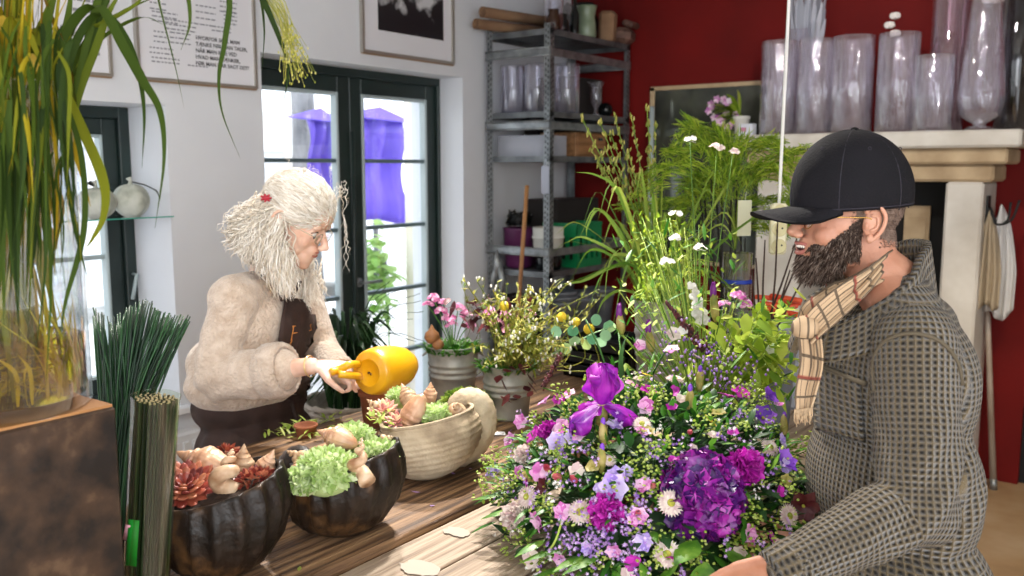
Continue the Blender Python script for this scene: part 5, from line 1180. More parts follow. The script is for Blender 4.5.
tag(b.build('mondo_grass', m_leafd), 'dark strappy foliage plant in the wicker basket by the door', 'plant')
b = MB()
for k in range(16):
    e = at(rnd.uniform(375,425), rnd.uniform(280,350), 3.3); q = V((bc.x,bc.y,bc.z+.22)); b.tube(crom([q,(q+e)/2+V((0,0,.13)),e],7),.0011,4)
tag(b.build('wiry_grass', m_leafd), 'thin wiry grass stems arching in front of the door', 'grass bunch')
# ======================= the big bouquet =======================
BC = V((-.872,1.695,.945)); BA = .345; BB = .275
def onB(px, py, k=1.0):
    r = ray(px, py); o = EYE-BC; A_ = (BA*k, BA*k, BB*k)
    a = sum((r[i]/A_[i])**2 for i in range(3)); h = sum(r[i]*o[i]/A_[i]**2 for i in range(3)); c = sum((o[i]/A_[i])**2 for i in range(3))-1
    D_ = h*h-a*c; t = (-h-sqrt(D_))/a if D_ > 0 else -h/a
    p = EYE+r*t; n = V(((p.x-BC.x)/BA**2, (p.y-BC.y)/BA**2, (p.z-BC.z)/BB**2)).normalized()
    if p.z < TZ+.015: p = onZ(px, py, TZ+.015); n = (n+UZ).normalized()
    return p, (n-FW*.35).normalized()
def petal(b, c, d_, up, L, W, bend=.3, cup=0.0, ruf=0.0, nu=6, nv=5, tip=.5, seed=0, base=.15):
    d_ = V(d_).normalized(); up = V(up); up = (up-d_*up.dot(d_)).normalized(); sd = d_.cross(up); vs = []
    for i in range(nu+1):
        u = i/nu; w_ = W*((base+(1-base)*sin(min(1,u/tip)*pi/2)) if u < tip else sqrt(max(0,1-((u-tip)/(1-tip+.001))**2*.92)))
        if ruf > .12: w_ *= 1+.16*sin(u*13+seed)
        for j in range(nv):
            v = j/(nv-1)*2-1; rr = ruf*L*sin(v*9+seed*3+u*7)*abs(v)*u + ruf*L*.8*sin(seed+v*14)*u*u
            vs.append(c+d_*L*u*(1-.12*v*v)+sd*w_*v+up*(L*bend*u*u+cup*w_*v*v+rr))
    b.add(vs, [(i*nv+j,i*nv+j+1,(i+1)*nv+j+1,(i+1)*nv+j) for i in range(nu) for j in range(nv-1)])
m_purp = M('iris_purple','8a149c',.45,trans=.25,cols=['6c0f96','a21cb0','c436c4'],scale=25)
m_hyd = M('hydrangea_purple','7a1a86',.4,trans=.12,cols=['24104f','52106a','7e1684','b02aa4'],island=True)
m_mag = M('magenta_petal','b81aa0',.5,trans=.2,cols=['8c1280','b81aa4','d23cbe'],island=True)
m_vio = M('violet_petal','7a3ac8',.5,trans=.25,cols=['5b22ae','8a46d2','b57ae6'],island=True)
m_lav = M('lavender_petal','b79ae0',.5,trans=.3,cols=['9a78d6','c6aeea','e6d8f5'],island=True)
m_ppink = M('pink_petal','dd86c6',.5,trans=.25,cols=['c04aa4','e190cd','f4d3ea'],island=True)
m_pale = M('pale_petal','dcc6c0',.6,trans=.2,cols=['cba9aa','dccbc2','eadfd2'],island=True)
m_tul = M('tulip_red','b8384e',.4,trans=.15,cols=['a02a40','cc5a66','d99a86'],scale=30)
m_burg = M('burgundy_petal','4a0a16',.4,trans=.1)
m_eye = M('flower_eye','a8a83a',.8,cols=['7f8a2a','c8bc4a'],scale=60,bump=.5,bscale=300)
m_tan = M('papery_spathe','a89a48',.6,trans=.2,cols=['6f7f2c','a89a4c','c9b478'],scale=30)
bq = thing('bouquet', V((BC.x,BC.y,TZ)), 'huge bouquet of purple, pink and lime flowers lying on the table before the man', 'bouquet')
# basket under it
b = MB(); b.lathe([(.0005,0),(.12,0),(.17,.08),(.2,.14),(.195,.14),(.165,.08),(.0005,.01)], V((BC.x,BC.y,TZ)), 36); b.build('bowl', M('brown_bowl','6b3d22',.5,cols=['4f2a18','84502e'],scale=8), bq)
def gerb(px, py, R, mat=None, n=26, nm='gerbera', k=1.03, tilt=None):
    p, nn = onB(px, py, k); nn = (nn+(tilt or V((0,0,0)))).normalized(); F_ = frame_of(nn, rnd.random()*6); b = MB()
    for ring, (f_, el) in enumerate([(1,.15),(.86,.4),(.62,.7)]):
        for i in range(n): a = 2*pi*(i+ring*.5)/n; d_ = F_@V((cos(a)*cos(el),sin(a)*cos(el),sin(el)*.6)); petal(b, p+d_*R*.12, d_, nn, R*f_*.9, R*.11, -.12, .1, 0, 4, 3, .6)
    o = b.build(nm, mat or m_pale, bq); b = MB(); b.ell(p+nn*R*.1, (R*.3,R*.3,R*.14), F_, 14, 8); b.build('centre', m_eye, o)
def carn(px, py, R, mat, nm='carnation', k=1.03, dens=90):
    p, nn = onB(px, py, k); b = MB()
    for i in range(dens):
        u = (i+.5)/dens; ph = math.acos(1-u*1.05); a = i*2.39996; F_ = frame_of(nn); d_ = F_@V((sin(ph)*cos(a),sin(ph)*sin(a),cos(ph)))
        petal(b, p+d_*R*.25, d_+rv(.25), rv(1)+nn*.2, R*rnd.uniform(.65,.9), R*.3, .1, .2, .13, 5, 5, .7, rnd.random()*9)
    b.build(nm, mat, bq)
def cupfl(px, py, R, mat, nm='freesia', n=6, open_=.6, k=1.03, eye=True, tilt=None, w=.42):
    p, nn = onB(px, py, k); nn = (nn+(tilt or rv(.5))).normalized(); F_ = frame_of(nn, rnd.random()*6); b = MB()
    for i in range(n): a = 2*pi*i/n; d_ = F_@V((cos(a)*open_,sin(a)*open_,1-open_*.7)); petal(b, p, d_, nn, R, R*w, -.25*open_, .25, .04, 6, 5, .62, i*2.1)
    o = b.build(nm, mat, bq)
    if eye: b = MB(); b.ell(p+nn*R*.15, (R*.1,R*.1,R*.12), F_, 8, 6); b.build('centre', m_eye, o)
def tulip(px, py, L, mat=None, d=None, nm='tulip_bud'):
    p, nn = onB(px, py, 1.03); d_ = ((d or nn)+rv(.3)).normalized(); q = UZ.rotation_difference(d_).to_matrix(); b = MB()
    for i in range(6):
        a = i*pi/3; s_ = q@V((cos(a),sin(a),0)); petal(b, p-d_*L*.5+s_*L*.08, d_+s_*.42, -s_, L*.98, L*.26, .45 if 1 else 0, .25, .0, 7, 5, .45, i)
    o = b.build(nm, mat or m_tul, bq); b = MB(); b.tube(crom([p-d_*L*.5,p-d_*L*1.2-UZ*.01,BC+(p-BC)*.7],4),.0022,6); b.build('stem', m_leaf, o)
def sweet(px, py, R, mat, nm='sweet_pea', k=1.03):
    p, nn = onB(px, py, k); nn = (nn+rv(.6)).normalized(); F_ = frame_of(nn, rnd.random()*6); b = MB()
    for a, L_, w_, el in [(1.57,1,.75,.2),(.2,.7,.5,.6),(2.94,.7,.5,.6),(-1.2,.5,.35,.8),(-1.9,.5,.35,.8)]: petal(b, p, F_@V((cos(a),sin(a),el*.5)), nn, R*L_, R*w_, -.1, .2, .07, 6, 6, .65, a)
    b.build(nm, mat, bq)
# iris: three standards, three falls
ip = at(602,404,1.82); b = MB(); up_ = (UZ*.95-HD*.1).normalized(); F_ = frame_of(up_, .4)
for i in range(3):
    a = i*2*pi/3+.9; s_ = F_@V((cos(a),sin(a),0)); petal(b, ip+s_*.006, up_+s_*.42, -s_, .080, .040, .30, .3, .17, 14, 17, .6, i*4)
    petal(b, ip+s_*.004+up_*.01, up_+s_*.6, -s_, .066, .03, .45, .3, .16, 10, 13, .6, i*4+2)
io = b.build('iris', m_purp, bq)
for d_ in (-RT*.95-HD*.35-UZ*.15, RT*1.05-HD*.25-UZ*.02, HD*1.0+UZ*.1):
    b = MB(); petal(b, ip, d_, UZ, .078, .040, -.42, -.25, .16, 14, 15, .66, 5+d_.x); b.build('fall_petal', m_purp, io)
b = MB(); b.tube(crom([ip,ip-UZ*.04,ip-UZ*.08],4),[.008,.011,.012,.012,.013,.013,.012,.010,.006],10); b.build('spathe', m_tan, io)
b = MB(); b.tube(crom([ip-UZ*.07,ip-UZ*.15+RT*.005,BC],5),.0045,8); b.build('stem', m_leaf, io)
# hydrangea
hp, hn = onB(706,492,1.0); b = MB(); F_ = frame_of(hn)
for i in range(62):
    u = (i+.5)/62; ph = math.acos(1-u*1.15); a = i*2.39996; d_ = F_@V((sin(ph)*cos(a),sin(ph)*sin(a),cos(ph))); q = hp+V(d_)*.068-hn*.028; G_ = frame_of((d_+rv(.5)).normalized(), rnd.random()*3)
    for j in range(4): e_ = G_@V((cos(j*pi/2),sin(j*pi/2),.25)); petal(b, q, e_, G_@UZ, rnd.uniform(.024,.030), .0165, .0, .4, .13, 4, 4, .6, i+j)
b.build('hydrangea', m_hyd, bq)
carn(744,468,.038,m_mag); carn(607,512,.036,m_mag,dens=80); carn(549,431,.024,m_mag,'carnation',dens=60)
for a in [(671,503,.026),(667,554,.027),(789,516,.024),(580,512,.025),(770,447,.022),(675,379,.022),(527,497,.024),(642,424,.02),(640,378,.017),(610,460,.014)]: gerb(*a)
carn(515,516,.03,m_pale,'pale_stock',dens=70); carn(823,497,.022,m_pale,'pale_stock',dens=50); carn(524,455,.022,m_pale,'pale_stock',dens=50)
for a in [(762,419,.034,m_vio),(781,463,.034,m_vio),(766,398,.028,m_vio),(613,487,.036,m_lav),(616,478,.024,m_lav),(497,474,.028,m_lav),(556,443,.026,m_lav)]: cupfl(*a)
for a in [(729,398,.027,m_mag,'pansy',5,.85),(741,394,.024,m_mag,'pansy',5,.85),(631,385,.022,m_ppink,'pansy',5,.9),(648,391,.022,m_mag,'pansy',5,.9),(569,395,.02,m_ppink,'pansy',5,.9),(672,350,.02,m_ppink,'pansy',5,.9),(645,409,.018,m_ppink,'pansy',5,.9)]: cupfl(*a)
for a in [(697,357,.016,m_pale),(693,448,.018,m_pale),(557,398,.018,m_mag),(508,442,.024,m_ppink),(532,438,.03,m_mag),(560,430,.026,m_ppink),(531,556,.026,m_pale),(541,470,.026,m_ppink),(528,483,.022,m_mag),(591,415,.02,m_lav),(648,405,.02,m_ppink),(676,392,.018,m_mag),(520,470,.02,m_ppink),(625,470,.018,m_lav),(601,490,.016,m_lav),(672,460,.016,m_mag),(778,405,.016,m_ppink),(556,452,.018,m_pale),(512,532,.022,m_pale)]: sweet(*a)
for a in [(557,477,.03),(574,479,.026),(547,468,.026),(653,486,.024),(638,513,.028),(690,432,.02)]: tulip(*a)
cupfl(803,505,.036,m_burg,'burgundy_lily',6,.8,w=.35); cupfl(545,487,.022,m_burg,'burgundy_lily',5,.7)
for (px,py) in [(603,432),(602,458),(700,378),(690,398),(784,425)]:
    p, nn = onB(px,py,1.05); b = MB(); b.tube(crom([p-UZ*.03,p,p+UZ*.022+rv(.004)],4),[.004,.006,.008,.009,.009,.008,.007,.005,.0015],9); o = b.build('iris_bud', m_tan, bq); b = MB(); b.ell(p+UZ*.021,(.005,.005,.009),None,10,8,lambda q: 1+.25*sin(5*atan2(q.y,q.x))); b.build('bud_tip', m_vio, o)
for k in range(46):
    a_ = rnd.uniform(0,6.28); r_ = sqrt(rnd.random()); qx = 650+160*r_*cos(a_); qy = 480+108*r_*sin(a_)
    if (qx-706)**2+(qy-492)**2 < 55**2: continue
    mt_ = [m_ppink,m_mag,m_lav,m_pale,m_ppink,m_tan][k%6]
    (sweet(qx,qy,rnd.uniform(.014,.022),mt_) if k%2 else cupfl(qx,qy,rnd.uniform(.016,.022),mt_,'freesia',6,.7,1.03,False))
# foliage, lime bits, tiny florets (uncountable filler)
def rpx():
    while True:
        a = rnd.uniform(0,2*pi); r_ = sqrt(rnd.random()); px = 655+172*r_*cos(a); py = 488+118*r_*sin(a)
        return px, py
def hidden_leaf(b, n, L, w, k0, k1, dro=.35):
    for i in range(n):
        a = rnd.uniform(0,2*pi); z = rnd.random()**.8; s_ = sqrt(1-z*z*.98); kk = rnd.uniform(k0,k1); q = BC+V((BA*s_*cos(a)*kk, BA*s_*sin(a)*kk, BB*z*kk)); q.z = max(q.z, TZ+.02)
        d_ = (q-BC).normalized()+rv(.8)+V((0,0,.2)); l_ = L*rnd.uniform(.6,1.3); leafat(b, q, d_, l_, w*rnd.uniform(.6,1.2), dro, .25); 
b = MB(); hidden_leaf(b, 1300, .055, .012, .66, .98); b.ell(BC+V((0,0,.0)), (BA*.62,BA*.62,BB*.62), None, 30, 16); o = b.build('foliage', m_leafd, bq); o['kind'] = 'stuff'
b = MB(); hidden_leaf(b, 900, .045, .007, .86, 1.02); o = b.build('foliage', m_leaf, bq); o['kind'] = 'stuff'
b = MB(); s = MB()
for i in range(130):
    px, py = rpx()
    if (px-706)**2+(py-492)**2 < 46**2 or (px-607)**2+(py-512)**2 < 18**2: continue
    p, nn = onB(px, py, rnd.uniform(.98,1.04)); s.tube([BC+(p-BC)*.75, p],.0011,4)
    for j in range(26):
        q = p+rv(.021); b.ell(q,(.0032,.0032,.0026),None,5,4) if j%3 else leafat(b, q, rv(1)+nn, .010, .004, .1, .2, k=4)
o = b.build('lime_filler', m_lime, bq); o['kind'] = 'stuff'; o = s.build('filler_stem', m_leaf, bq); o['kind'] = 'stuff'
def tiny(n, mat, nm, s_, cnt, region=None, avoid=True):
    b = MB()
    for i in range(n):
        px, py = region() if region else rpx()
        if avoid and (px-706)**2+(py-492)**2 < 47**2: continue
        p, nn = onB(px, py, rnd.uniform(1.0,1.08)); ax_ = (rv(1)+nn*.6).normalized()
        for j in range(cnt):
            q = p+ax_*(j-cnt/2)*.007+rv(.007); G_ = frame_of((nn+rv(.7)).normalized(), rnd.random()*6); vs = [q]
            for k in range(10): a = k*pi/5; r_ = s_*(1 if k%2 else .4); vs.append(q+G_@V((cos(a)*r_,sin(a)*r_,r_*.25)))
            b.add(vs, [(0,1+k,1+(k+1)%10) for k in range(10)])
    o = b.build(nm, mat, bq); o['kind'] = 'stuff'
tiny(95, m_mauve, 'limonium', .0046, 9); tiny(22, m_whitefl, 'white_filler', .0045, 7)
tiny(40, m_mauve, 'limonium', .0042, 10, lambda: (rnd.uniform(560,650), rnd.uniform(500,560)), False)
# large leaves along the lower front and left
b = MB(); m_bl = M('broad_leaf_green','5c8f2a',.4,trans=.3,cols=['33661a','5f942a','94b84c'],scale=30); BLv = [(722,548,.085,.026,RT*.8-UZ*.2-HD*.4),(697,540,.07,.024,-RT*.6-HD*.6-UZ*.1),(706,562,.08,.026,-UZ*.6-HD*.5-RT*.2),(745,548,.09,.012,RT*.4-UZ*.7-HD*.4),(760,555,.09,.012,RT*.8-UZ*.7-HD*.2),(700,575,.07,.02,-UZ-RT*.4),(600,556,.08,.013,-RT*.8-HD*.4),(570,566,.08,.012,-RT-UZ*.1),(620,565,.08,.012,-RT*.3-UZ*.6-HD*.3),(640,562,.07,.012,RT*.3-UZ*.5-HD*.5),(500,495,.06,.012,-RT+UZ*.05),(510,510,.06,.012,-RT-HD*.2),(585,555,.07,.012,-RT*.9-HD*.5),(545,540,.07,.012,-RT*.9-HD*.6),(560,550,.08,.011,-RT-HD*.2),(650,575,.07,.015,-UZ*.7-HD*.5),(610,450,.05,.016,UZ-RT*.2),(800,478,.05,.012,RT+UZ*.4),(770,470,.05,.01,RT*.4+UZ),(505,465,.05,.009,-RT*.9+UZ*.1),(563,462,.05,.009,UZ-RT*.4),(735,560,.08,.018,-UZ-HD*.3+RT*.2),(680,560,.06,.018,-UZ*.5-RT*.7)]
for (px,py,L,w,d_) in BLv: p, nn = onB(px,py,1.03); b = MB(); leafat(b, p, d_, L, w, .25, .2, k=9); b.build('broad_leaf', m_bl, bq)
b = MB(); p, _ = onB(705,414,1.05); leafat(b, p, RT*.6-UZ*.5-HD*.3, .035, .009, .1, .2); p, _ = onB(640,372,1.05); leafat(b, p, RT-UZ*.2, .03, .008, .1, .2); b.build('yellow_leaf', m_ochre, bq)
b = MB(); p0,_ = onB(563,518,1.04); b.tube(crom([p0, onB(553,545,1.08)[0], onZ(533,566,TZ+.012), onZ(520,560,TZ+.01)],5),.0022,6); b.build('bent_stem', m_lime, bq)
# ======================= loose mixed bunch behind =======================
mb_ = at(700,395,2.35); mb_.z = TZ
vessel('dark_bucket','dark bucket hidden under the loose flowers behind the bouquet','bucket',mb_,[(.06,0),(.08,.16),(.085,.165),(.085,.175)],m_dk,th=.004)
lb = bunch('mixed_flower_bunch', mb_+V((0,0,.02)), 'loose bunch of snapdragon, amaranth and yellow-green leaves behind the bouquet')
root = mb_+V((0,0,.05))
def stemto(b, e, r=.0016, bow=.0): m_ = (root+e)/2; m_ = V((lerp(root.x,e.x,.35),lerp(root.y,e.y,.35),m_.z)); b.tube(crom([root,m_,e],4),r,5)
s = MB()
# white snapdragon
b = MB()
for i in range(26):
    u = i/25; e = at(lerp(703,692,u)+rnd.uniform(-6,6)*(1-u*.6), lerp(322,284,u), 2.3); G_ = frame_of((-FW+rv(.8)).normalized(), i)
    for j in range(4): petal(b, e, G_@V((cos(j*1.57),sin(j*1.57),.3)), G_@UZ, .014*(1-u*.45), .009*(1-u*.4), -.3, .3, .08, 4, 4, .6, j)
b.build('snapdragon', m_whitefl, lb); stemto(s, at(700,322,2.3), .003)
# amaranth spike
b = MB(); A0 = at(706,350,2.2); A1 = at(666,302,2.2)
for i in range(240): u = rnd.random(); q = A0.lerp(A1,u)+rv(.011*(1.1-u)); b.ell(q,(.0035,.0035,.0045),None,6,4)
b.build('amaranth_spike', m_dred, lb); stemto(s, A0, .0028)
b = MB(); A0 = at(560,355,2.35); A1 = at(543,388,2.35)
for i in range(110): u = rnd.random(); q = A0.lerp(A1,u)+rv(.006); b.ell(q,(.0032,.0032,.004),None,6,4)
b.build('amaranth_spike', m_dred, lb); stemto(s, A1, .002)
for (px0,py0,px1,py1,mt,lab) in [(716,322,713,290,m_vio,'iris_bud'),(622,335,619,312,m_vio,'iris_bud'),(652,352,648,328,m_vio,'iris_bud')]:
    b = MB(); a_ = at(px0,py0,2.25); e = at(px1,py1,2.25); P = crom([a_,(a_+e)/2,e],4); b.tube(P,[.004,.008,.0105,.011,.0105,.010,.009,.007,.002],9); o = b.build('iris_bud', m_tan, lb); b = MB(); b.ell(e-(e-a_)*.05,(.009,.009,.024),None,10,8,lambda p:1+.2*sin(6*atan2(p.y,p.x))); b.build('bud_tip', m_hyd, o); stemto(s, a_, .003)
for (px,py,n,mt) in [(738,296,14,m_ppink),(745,304,10,m_ppink),(724,306,8,m_ppink),(700,250,6,m_whitefl),(668,262,6,m_whitefl),(676,240,5,m_whitefl),(676,215,6,m_whitefl),(690,142,5,m_whitefl),(717,148,7,m_pale),(733,153,6,m_pale)]:
    b = MB(); e = at(px,py,2.3); florets(b, e, .016, n, .009); b.build('small_bloom', mt, lb); stemto(s, e, .0013)
for (px,py,R,mt) in [(674,334,.02,m_pale),(640,345,.016,m_ppink),(770,350,.012,m_whitefl),(683,330,.014,m_whitefl)]:
    e = at(px,py,2.2); b = MB(); F_ = frame_of((-FW+UZ*.4).normalized())
    for j in range(5): petal(b, e, F_@V((cos(j*1.256),sin(j*1.256),.2)), F_@UZ, R, R*.55, -.1, .2, .06, 5, 4, .6, j)
    b.build('small_bloom', mt, lb); stemto(s, e, .0014)
b = MB()
for k in range(330):
    px = rnd.gauss(757,26); py = rnd.gauss(345,22)
    if px > 808 or py > 400: continue
    e = at(px, py, rnd.uniform(2.15,2.5)); leafat(b, e, rv(1)+V((0,0,.1)), rnd.uniform(.03,.065), rnd.uniform(.009,.018), .3, .2)
    if k % 6 == 0: stemto(s, e, .0014)
b.build('broad_foliage', m_leafy, lb)
b = MB(); g = MB()
for k in range(420):
    px = rnd.uniform(612,800); py = rnd.uniform(285,405) if rnd.random() < .8 else rnd.uniform(230,300)
    if py < 300 and px > 740: continue
    e = at(px, py, rnd.uniform(2.1,2.6))
    (leafat(b, e, rv(.8)+V((0,0,.5)), rnd.uniform(.03,.07), .005, .2, .2) if k%2 else leafat(g, e, rv(1)+V((0,0,.3)), rnd.uniform(.012,.03), .006, .2, .2))
    if k % 7 == 0: stemto(s, e, .0013)
b.build('narrow_foliage', m_leaf, lb); g.build('lime_sprigs', m_lime, lb)
b = MB()
for k in range(70):
    e = at(rnd.uniform(640,700), rnd.uniform(215,300), rnd.uniform(2.5,2.8)); stemto(s, e, .0012)
    for j in range(9): leafat(b, e+rv(.03)-UZ*.02, rv(1)+V((0,0,.5)), rnd.uniform(.012,.03), .0035, .1, .2)
b.build('airy_sprigs', m_fern, lb)
b = MB()
for k in range(240):
    u = rnd.random(); q = at(lerp(672,760,u)+rnd.gauss(0,14), lerp(335,395,u)+rnd.gauss(0,12), rnd.uniform(2.0,2.3)); b.ell(q,(.003,.003,.0035),None,5,4)
b.build('mauve_bits', m_mauve, lb); s.build('stem', m_oat, lb)
b = MB()
for k in range(46):
    q = at(rnd.uniform(560,640), rnd.uniform(350,400), rnd.uniform(2.0,2.5))
for pts in [[(640,410),(625,380),(620,345),(618,325)],[(655,410),(650,385),(648,360)],[(628,420),(615,395),(600,350),(586,320)],[(690,400),(700,370),(712,330)],[(640,400),(660,360),(675,338)]]: b.tube(crom(pxb(pts,2.1,2.3),5),.0026,6)
for pts in [[(632,410),(622,370),(624,345),(630,330)],[(660,400),(652,370),(655,350)],[(620,410),(626,385),(634,372)]]: blade(b, pxb(pts,2.1,2.2), .010, 6)
b.build('iris_stem', m_leaf, lb)
# ======================= people =======================
from mathutils.bvhtree import BVHTree
m_skinm = M('skin_tanned','c08a6e',.5,cols=['ae765c','c59076'],scale=18,bump=.12,bscale=220,sss=.12)
m_skinw = M('skin_fair','e0b9a2',.5,cols=['d8a890','e8c6b2'],scale=18,bump=.12,bscale=220,sss=.12)
m_eye_w = M('eyeball','ece8e4',.2); m_iris = M('eye_iris','3f5560',.2); m_lip = M('lip','a8655a',.5); m_teeth = M('teeth','efe9dc',.25); m_mouth = M('mouth_inside','3a1210',.6)
def hmat(o, f, u, s):   # head frame: x forward, y left, z up
    f = V(f).normalized(); u = V(u); u = (u-f*u.dot(f)).normalized(); l = u.cross(f)
    return Matrix.Translation(o) @ Matrix(((f.x*s,l.x*s,u.x*s,0),(f.y*s,l.y*s,u.y*s,0),(f.z*s,l.z*s,u.z*s,0),(0,0,0,1)))
def head(b, T, smile=False, female=False, nose=1.0):
    X0 = b.X; b.X = T
    E_ = lambda c, r, rot=None: b.ell(c, r, rot, 28, 18)
    E_((-.004,0,.043), (.097,.076,.087)); E_((.03,0,.0), (.066,.066,.07)); E_((.042,0,-.035), (.050,.052,.062))
    E_((.048,0,-.078), (.040,.044,.030)); E_((.080,0,-.094), (.019,.021,.016)); E_((.028,.040,-.045),(.045,.019,.042)); E_((.028,-.040,-.045),(.045,.019,.042)); E_((.066,0,-.07),(.034,.036,.036))
    E_((.060,0,.055), (.040,.055,.045))
    for s in (-1,1):
        E_((.056,s*.034,-.020), (.029,.024,.032)) if not smile else E_((.060,s*.036,-.024),(.031,.022,.026)); E_((.083,s*.028,.031), (.013,.026,.009)); E_((.073,s*.031,.010), (.014,.017,.013))
        b.ell((.082,s*.031,.019),(.008,.016,.0045),None,12,8); b.ell((.082,s*.031,.003),(.007,.015,.004),None,12,8)
        E_((.113,s*.0125,-.023), (.011,.008,.008)); smile and b.ell((.092,s*.026,-.05),(.012,.010,.010),None,12,8)
    b.cap((.090,0,.020), (.118*nose+.0*(1-nose),0,-.014), .0085, .0115); E_((.121*nose,0,-.017), (.0115,.0115,.0105))
    E_((.084,0,-.045), (.022,.028,.022)); b.cap((.097,-.010,-.039),(.097,.010,-.039),.0062,.0062)
    if smile: b.cap((.098,-.018,-.0595),(.098,.018,-.0595),.0058,.0058)
    else: b.cap((.096,-.013,-.056),(.096,.013,-.056),.0062,.0062)
    b.X = X0
def ear(name, T, s, mat, parent):
    b = MB(); b.X = T; y = s*.076
    b.ell((-.006,y,.004),(.017,.007,.028),Euler((0,-.2,s*-.25)).to_matrix(),18,12)
    rim = [(-.002+.019*cos(a)+(-.004), y+s*(.008+.004*max(0,-cos(a))), .006+.031*sin(a)) for a in [i*.42-.9 for i in range(11)][::-1]]
    b.tube([V(p) for p in crom([(.008,y,.022),(.0,y+s*.008,.036),(-.014,y+s*.012,.034),(-.025,y+s*.014,.016),(-.022,y+s*.012,-.006),(-.012,y+s*.008,-.022),(-.004,y+s*.005,-.03),(.004,y+s*.003,-.026)],5)],.0042,8)
    b.tube(crom([(.0,y+s*.005,.018),(-.012,y+s*.009,.014),(-.012,y+s*.009,-.004),(.0,y+s*.006,-.012)],4),.003,7); b.ell((.007,y+s*.004,-.002),(.004,.004,.007),None,8,6); b.ell((-.001,y+s*.005,-.027),(.008,.005,.009),None,10,8)
    b.X = None; return b.build(name, mat, parent)
def eyes(T, parent, look=(0,0)):
    for s in (-1,1):
        b = MB(); b.X = T; b.ell((.0775,s*.031,.010),.0125,None,18,12); o = b.build('eye', m_eye_w, parent); b = MB(); b.X = T; b.ell((.0885,s*.031+look[0],.008+look[1]),(.0025,.006,.006),None,14,8); b.build('iris', m_iris, o)
        b = MB(); b.X = T; b.tube(crom([(.080,s*.046,.012),(.088,s*.038,.0185),(.0905,s*.030,.0195),(.088,s*.021,.014)],4),.0016,6); b.build('eyelid_line', m_lash, o)
m_lash = M('lash_brown','3a2620',.7)
def hand(b, w, d_, pn, ts, curl=.5, L=1.0, thumb=.4, spread=.12):
    d_ = V(d_).normalized(); pn = V(pn); pn = (pn-d_*pn.dot(d_)).normalized(); ts = d_.cross(pn)*ts  # ts: +-1 thumb side
    w = V(w); kn = []
    for i, (o_, l_) in enumerate([(.030,.080),(.010,.085),(-.010,.082),(-.029,.074)]): kn.append(w+d_*l_*L+ts*o_*L); b.cap(w+ts*o_*.55*L+d_*.008, kn[-1], .0125*L, .0105*L, 10)
    b.ell(w+d_*.045*L, (.034*L,.030*L,.014*L), Matrix((d_,ts,pn)).transposed(), 14, 10)
    for i, (k_, fl) in enumerate(zip(kn, (.074,.082,.077,.062))):
        dd = d_+ts*spread*(1.2-i*.8); dd.normalize(); p = k_; segs = (.46,.30,.24); r = (.0092,.0084,.0076,.0062)
        for j in range(3):
            ang = curl*(.75+.1*i)*(1.0 if j else .8); q_ = Quaternion(ts if True else ts, 0); ax = dd.cross(pn); ax.normalize(); dd = Quaternion(ax, ang) @ dd; e = p+dd*fl*segs[j]*L
            b.cap(p, e, r[j]*L, r[j+1]*L, 9); p = e
    t0 = w+d_*.022*L+ts*.024*L; t1 = t0+(ts*.75+d_*.65+pn*.25).normalized()*.038*L; ax = pn*1.0
    t2 = t1+(ts*(.35-thumb*.5)+d_*.85+pn*thumb*1.1).normalized()*.032*L; t3 = t2+(ts*(.1-thumb*.7)+d_*.8+pn*thumb*1.4).normalized()*.026*L
    b.cap(t0,t1,.014*L,.011*L,9); b.cap(t1,t2,.0108*L,.0095*L,9); b.cap(t2,t3,.0095*L,.0072*L,9)
def bvh_of(o): 
    off = V((0,0,0)); q = o
    while q is not None: off = off+V(q.location); q = q.parent
    return BVHTree.FromPolygons([v.co+off for v in o.data.vertices], [tuple(p.vertices) for p in o.data.polygons])
def hit(bv, px, py, back=0): 
    r = ray(px, py); r0 = r.normalized(); l, n, i, d = bv.ray_cast(EYE, r0)
    if l is None:
        l, n, i, d = bv.find_nearest(at(px, py, back or 1.6))
    if n.dot(r0) > 0: n = -n
    return l, n
def patch(name, bv, quad, nu, nv, off, mat, parent, thick=.004, smooth=0, back=0, warp=None):
    """cloth panel that lies on a garment; quad = px corners TL,TR,BR,BL"""
    b = MB(); vs = []
    for i in range(nu+1):
        for j in range(nv+1):
            u = j/nv; v = i/nu; a = V((*quad[0],0)).lerp(V((*quad[1],0)),u); c = V((*quad[3],0)).lerp(V((*quad[2],0)),u); p = a.lerp(c,v)
            l, n = hit(bv, p.x, p.y, back); l = l+n*off
            if warp: l = l+n*warp(u,v)
            vs.append(l)
    b.add(vs, [(i*(nv+1)+j,(i+1)*(nv+1)+j,(i+1)*(nv+1)+j+1,i*(nv+1)+j+1) for i in range(nu) for j in range(nv)])
    return b.build(name, mat, parent, solid=thick)
def oell(b, c, r, f, u=UZ, n=28, m=20):   # ellipsoid oriented forward/left/up
    f = V(f).normalized(); u = V(u); u = (u-f*u.dot(f)).normalized(); l = u.cross(f); b.ell(c, r, Matrix((f,l,u)).transposed(), n, m)
def cappts(b, pts, rs): 
    for i in range(len(pts)-1): b.cap(pts[i], pts[i+1], rs[i], rs[i+1], 16)
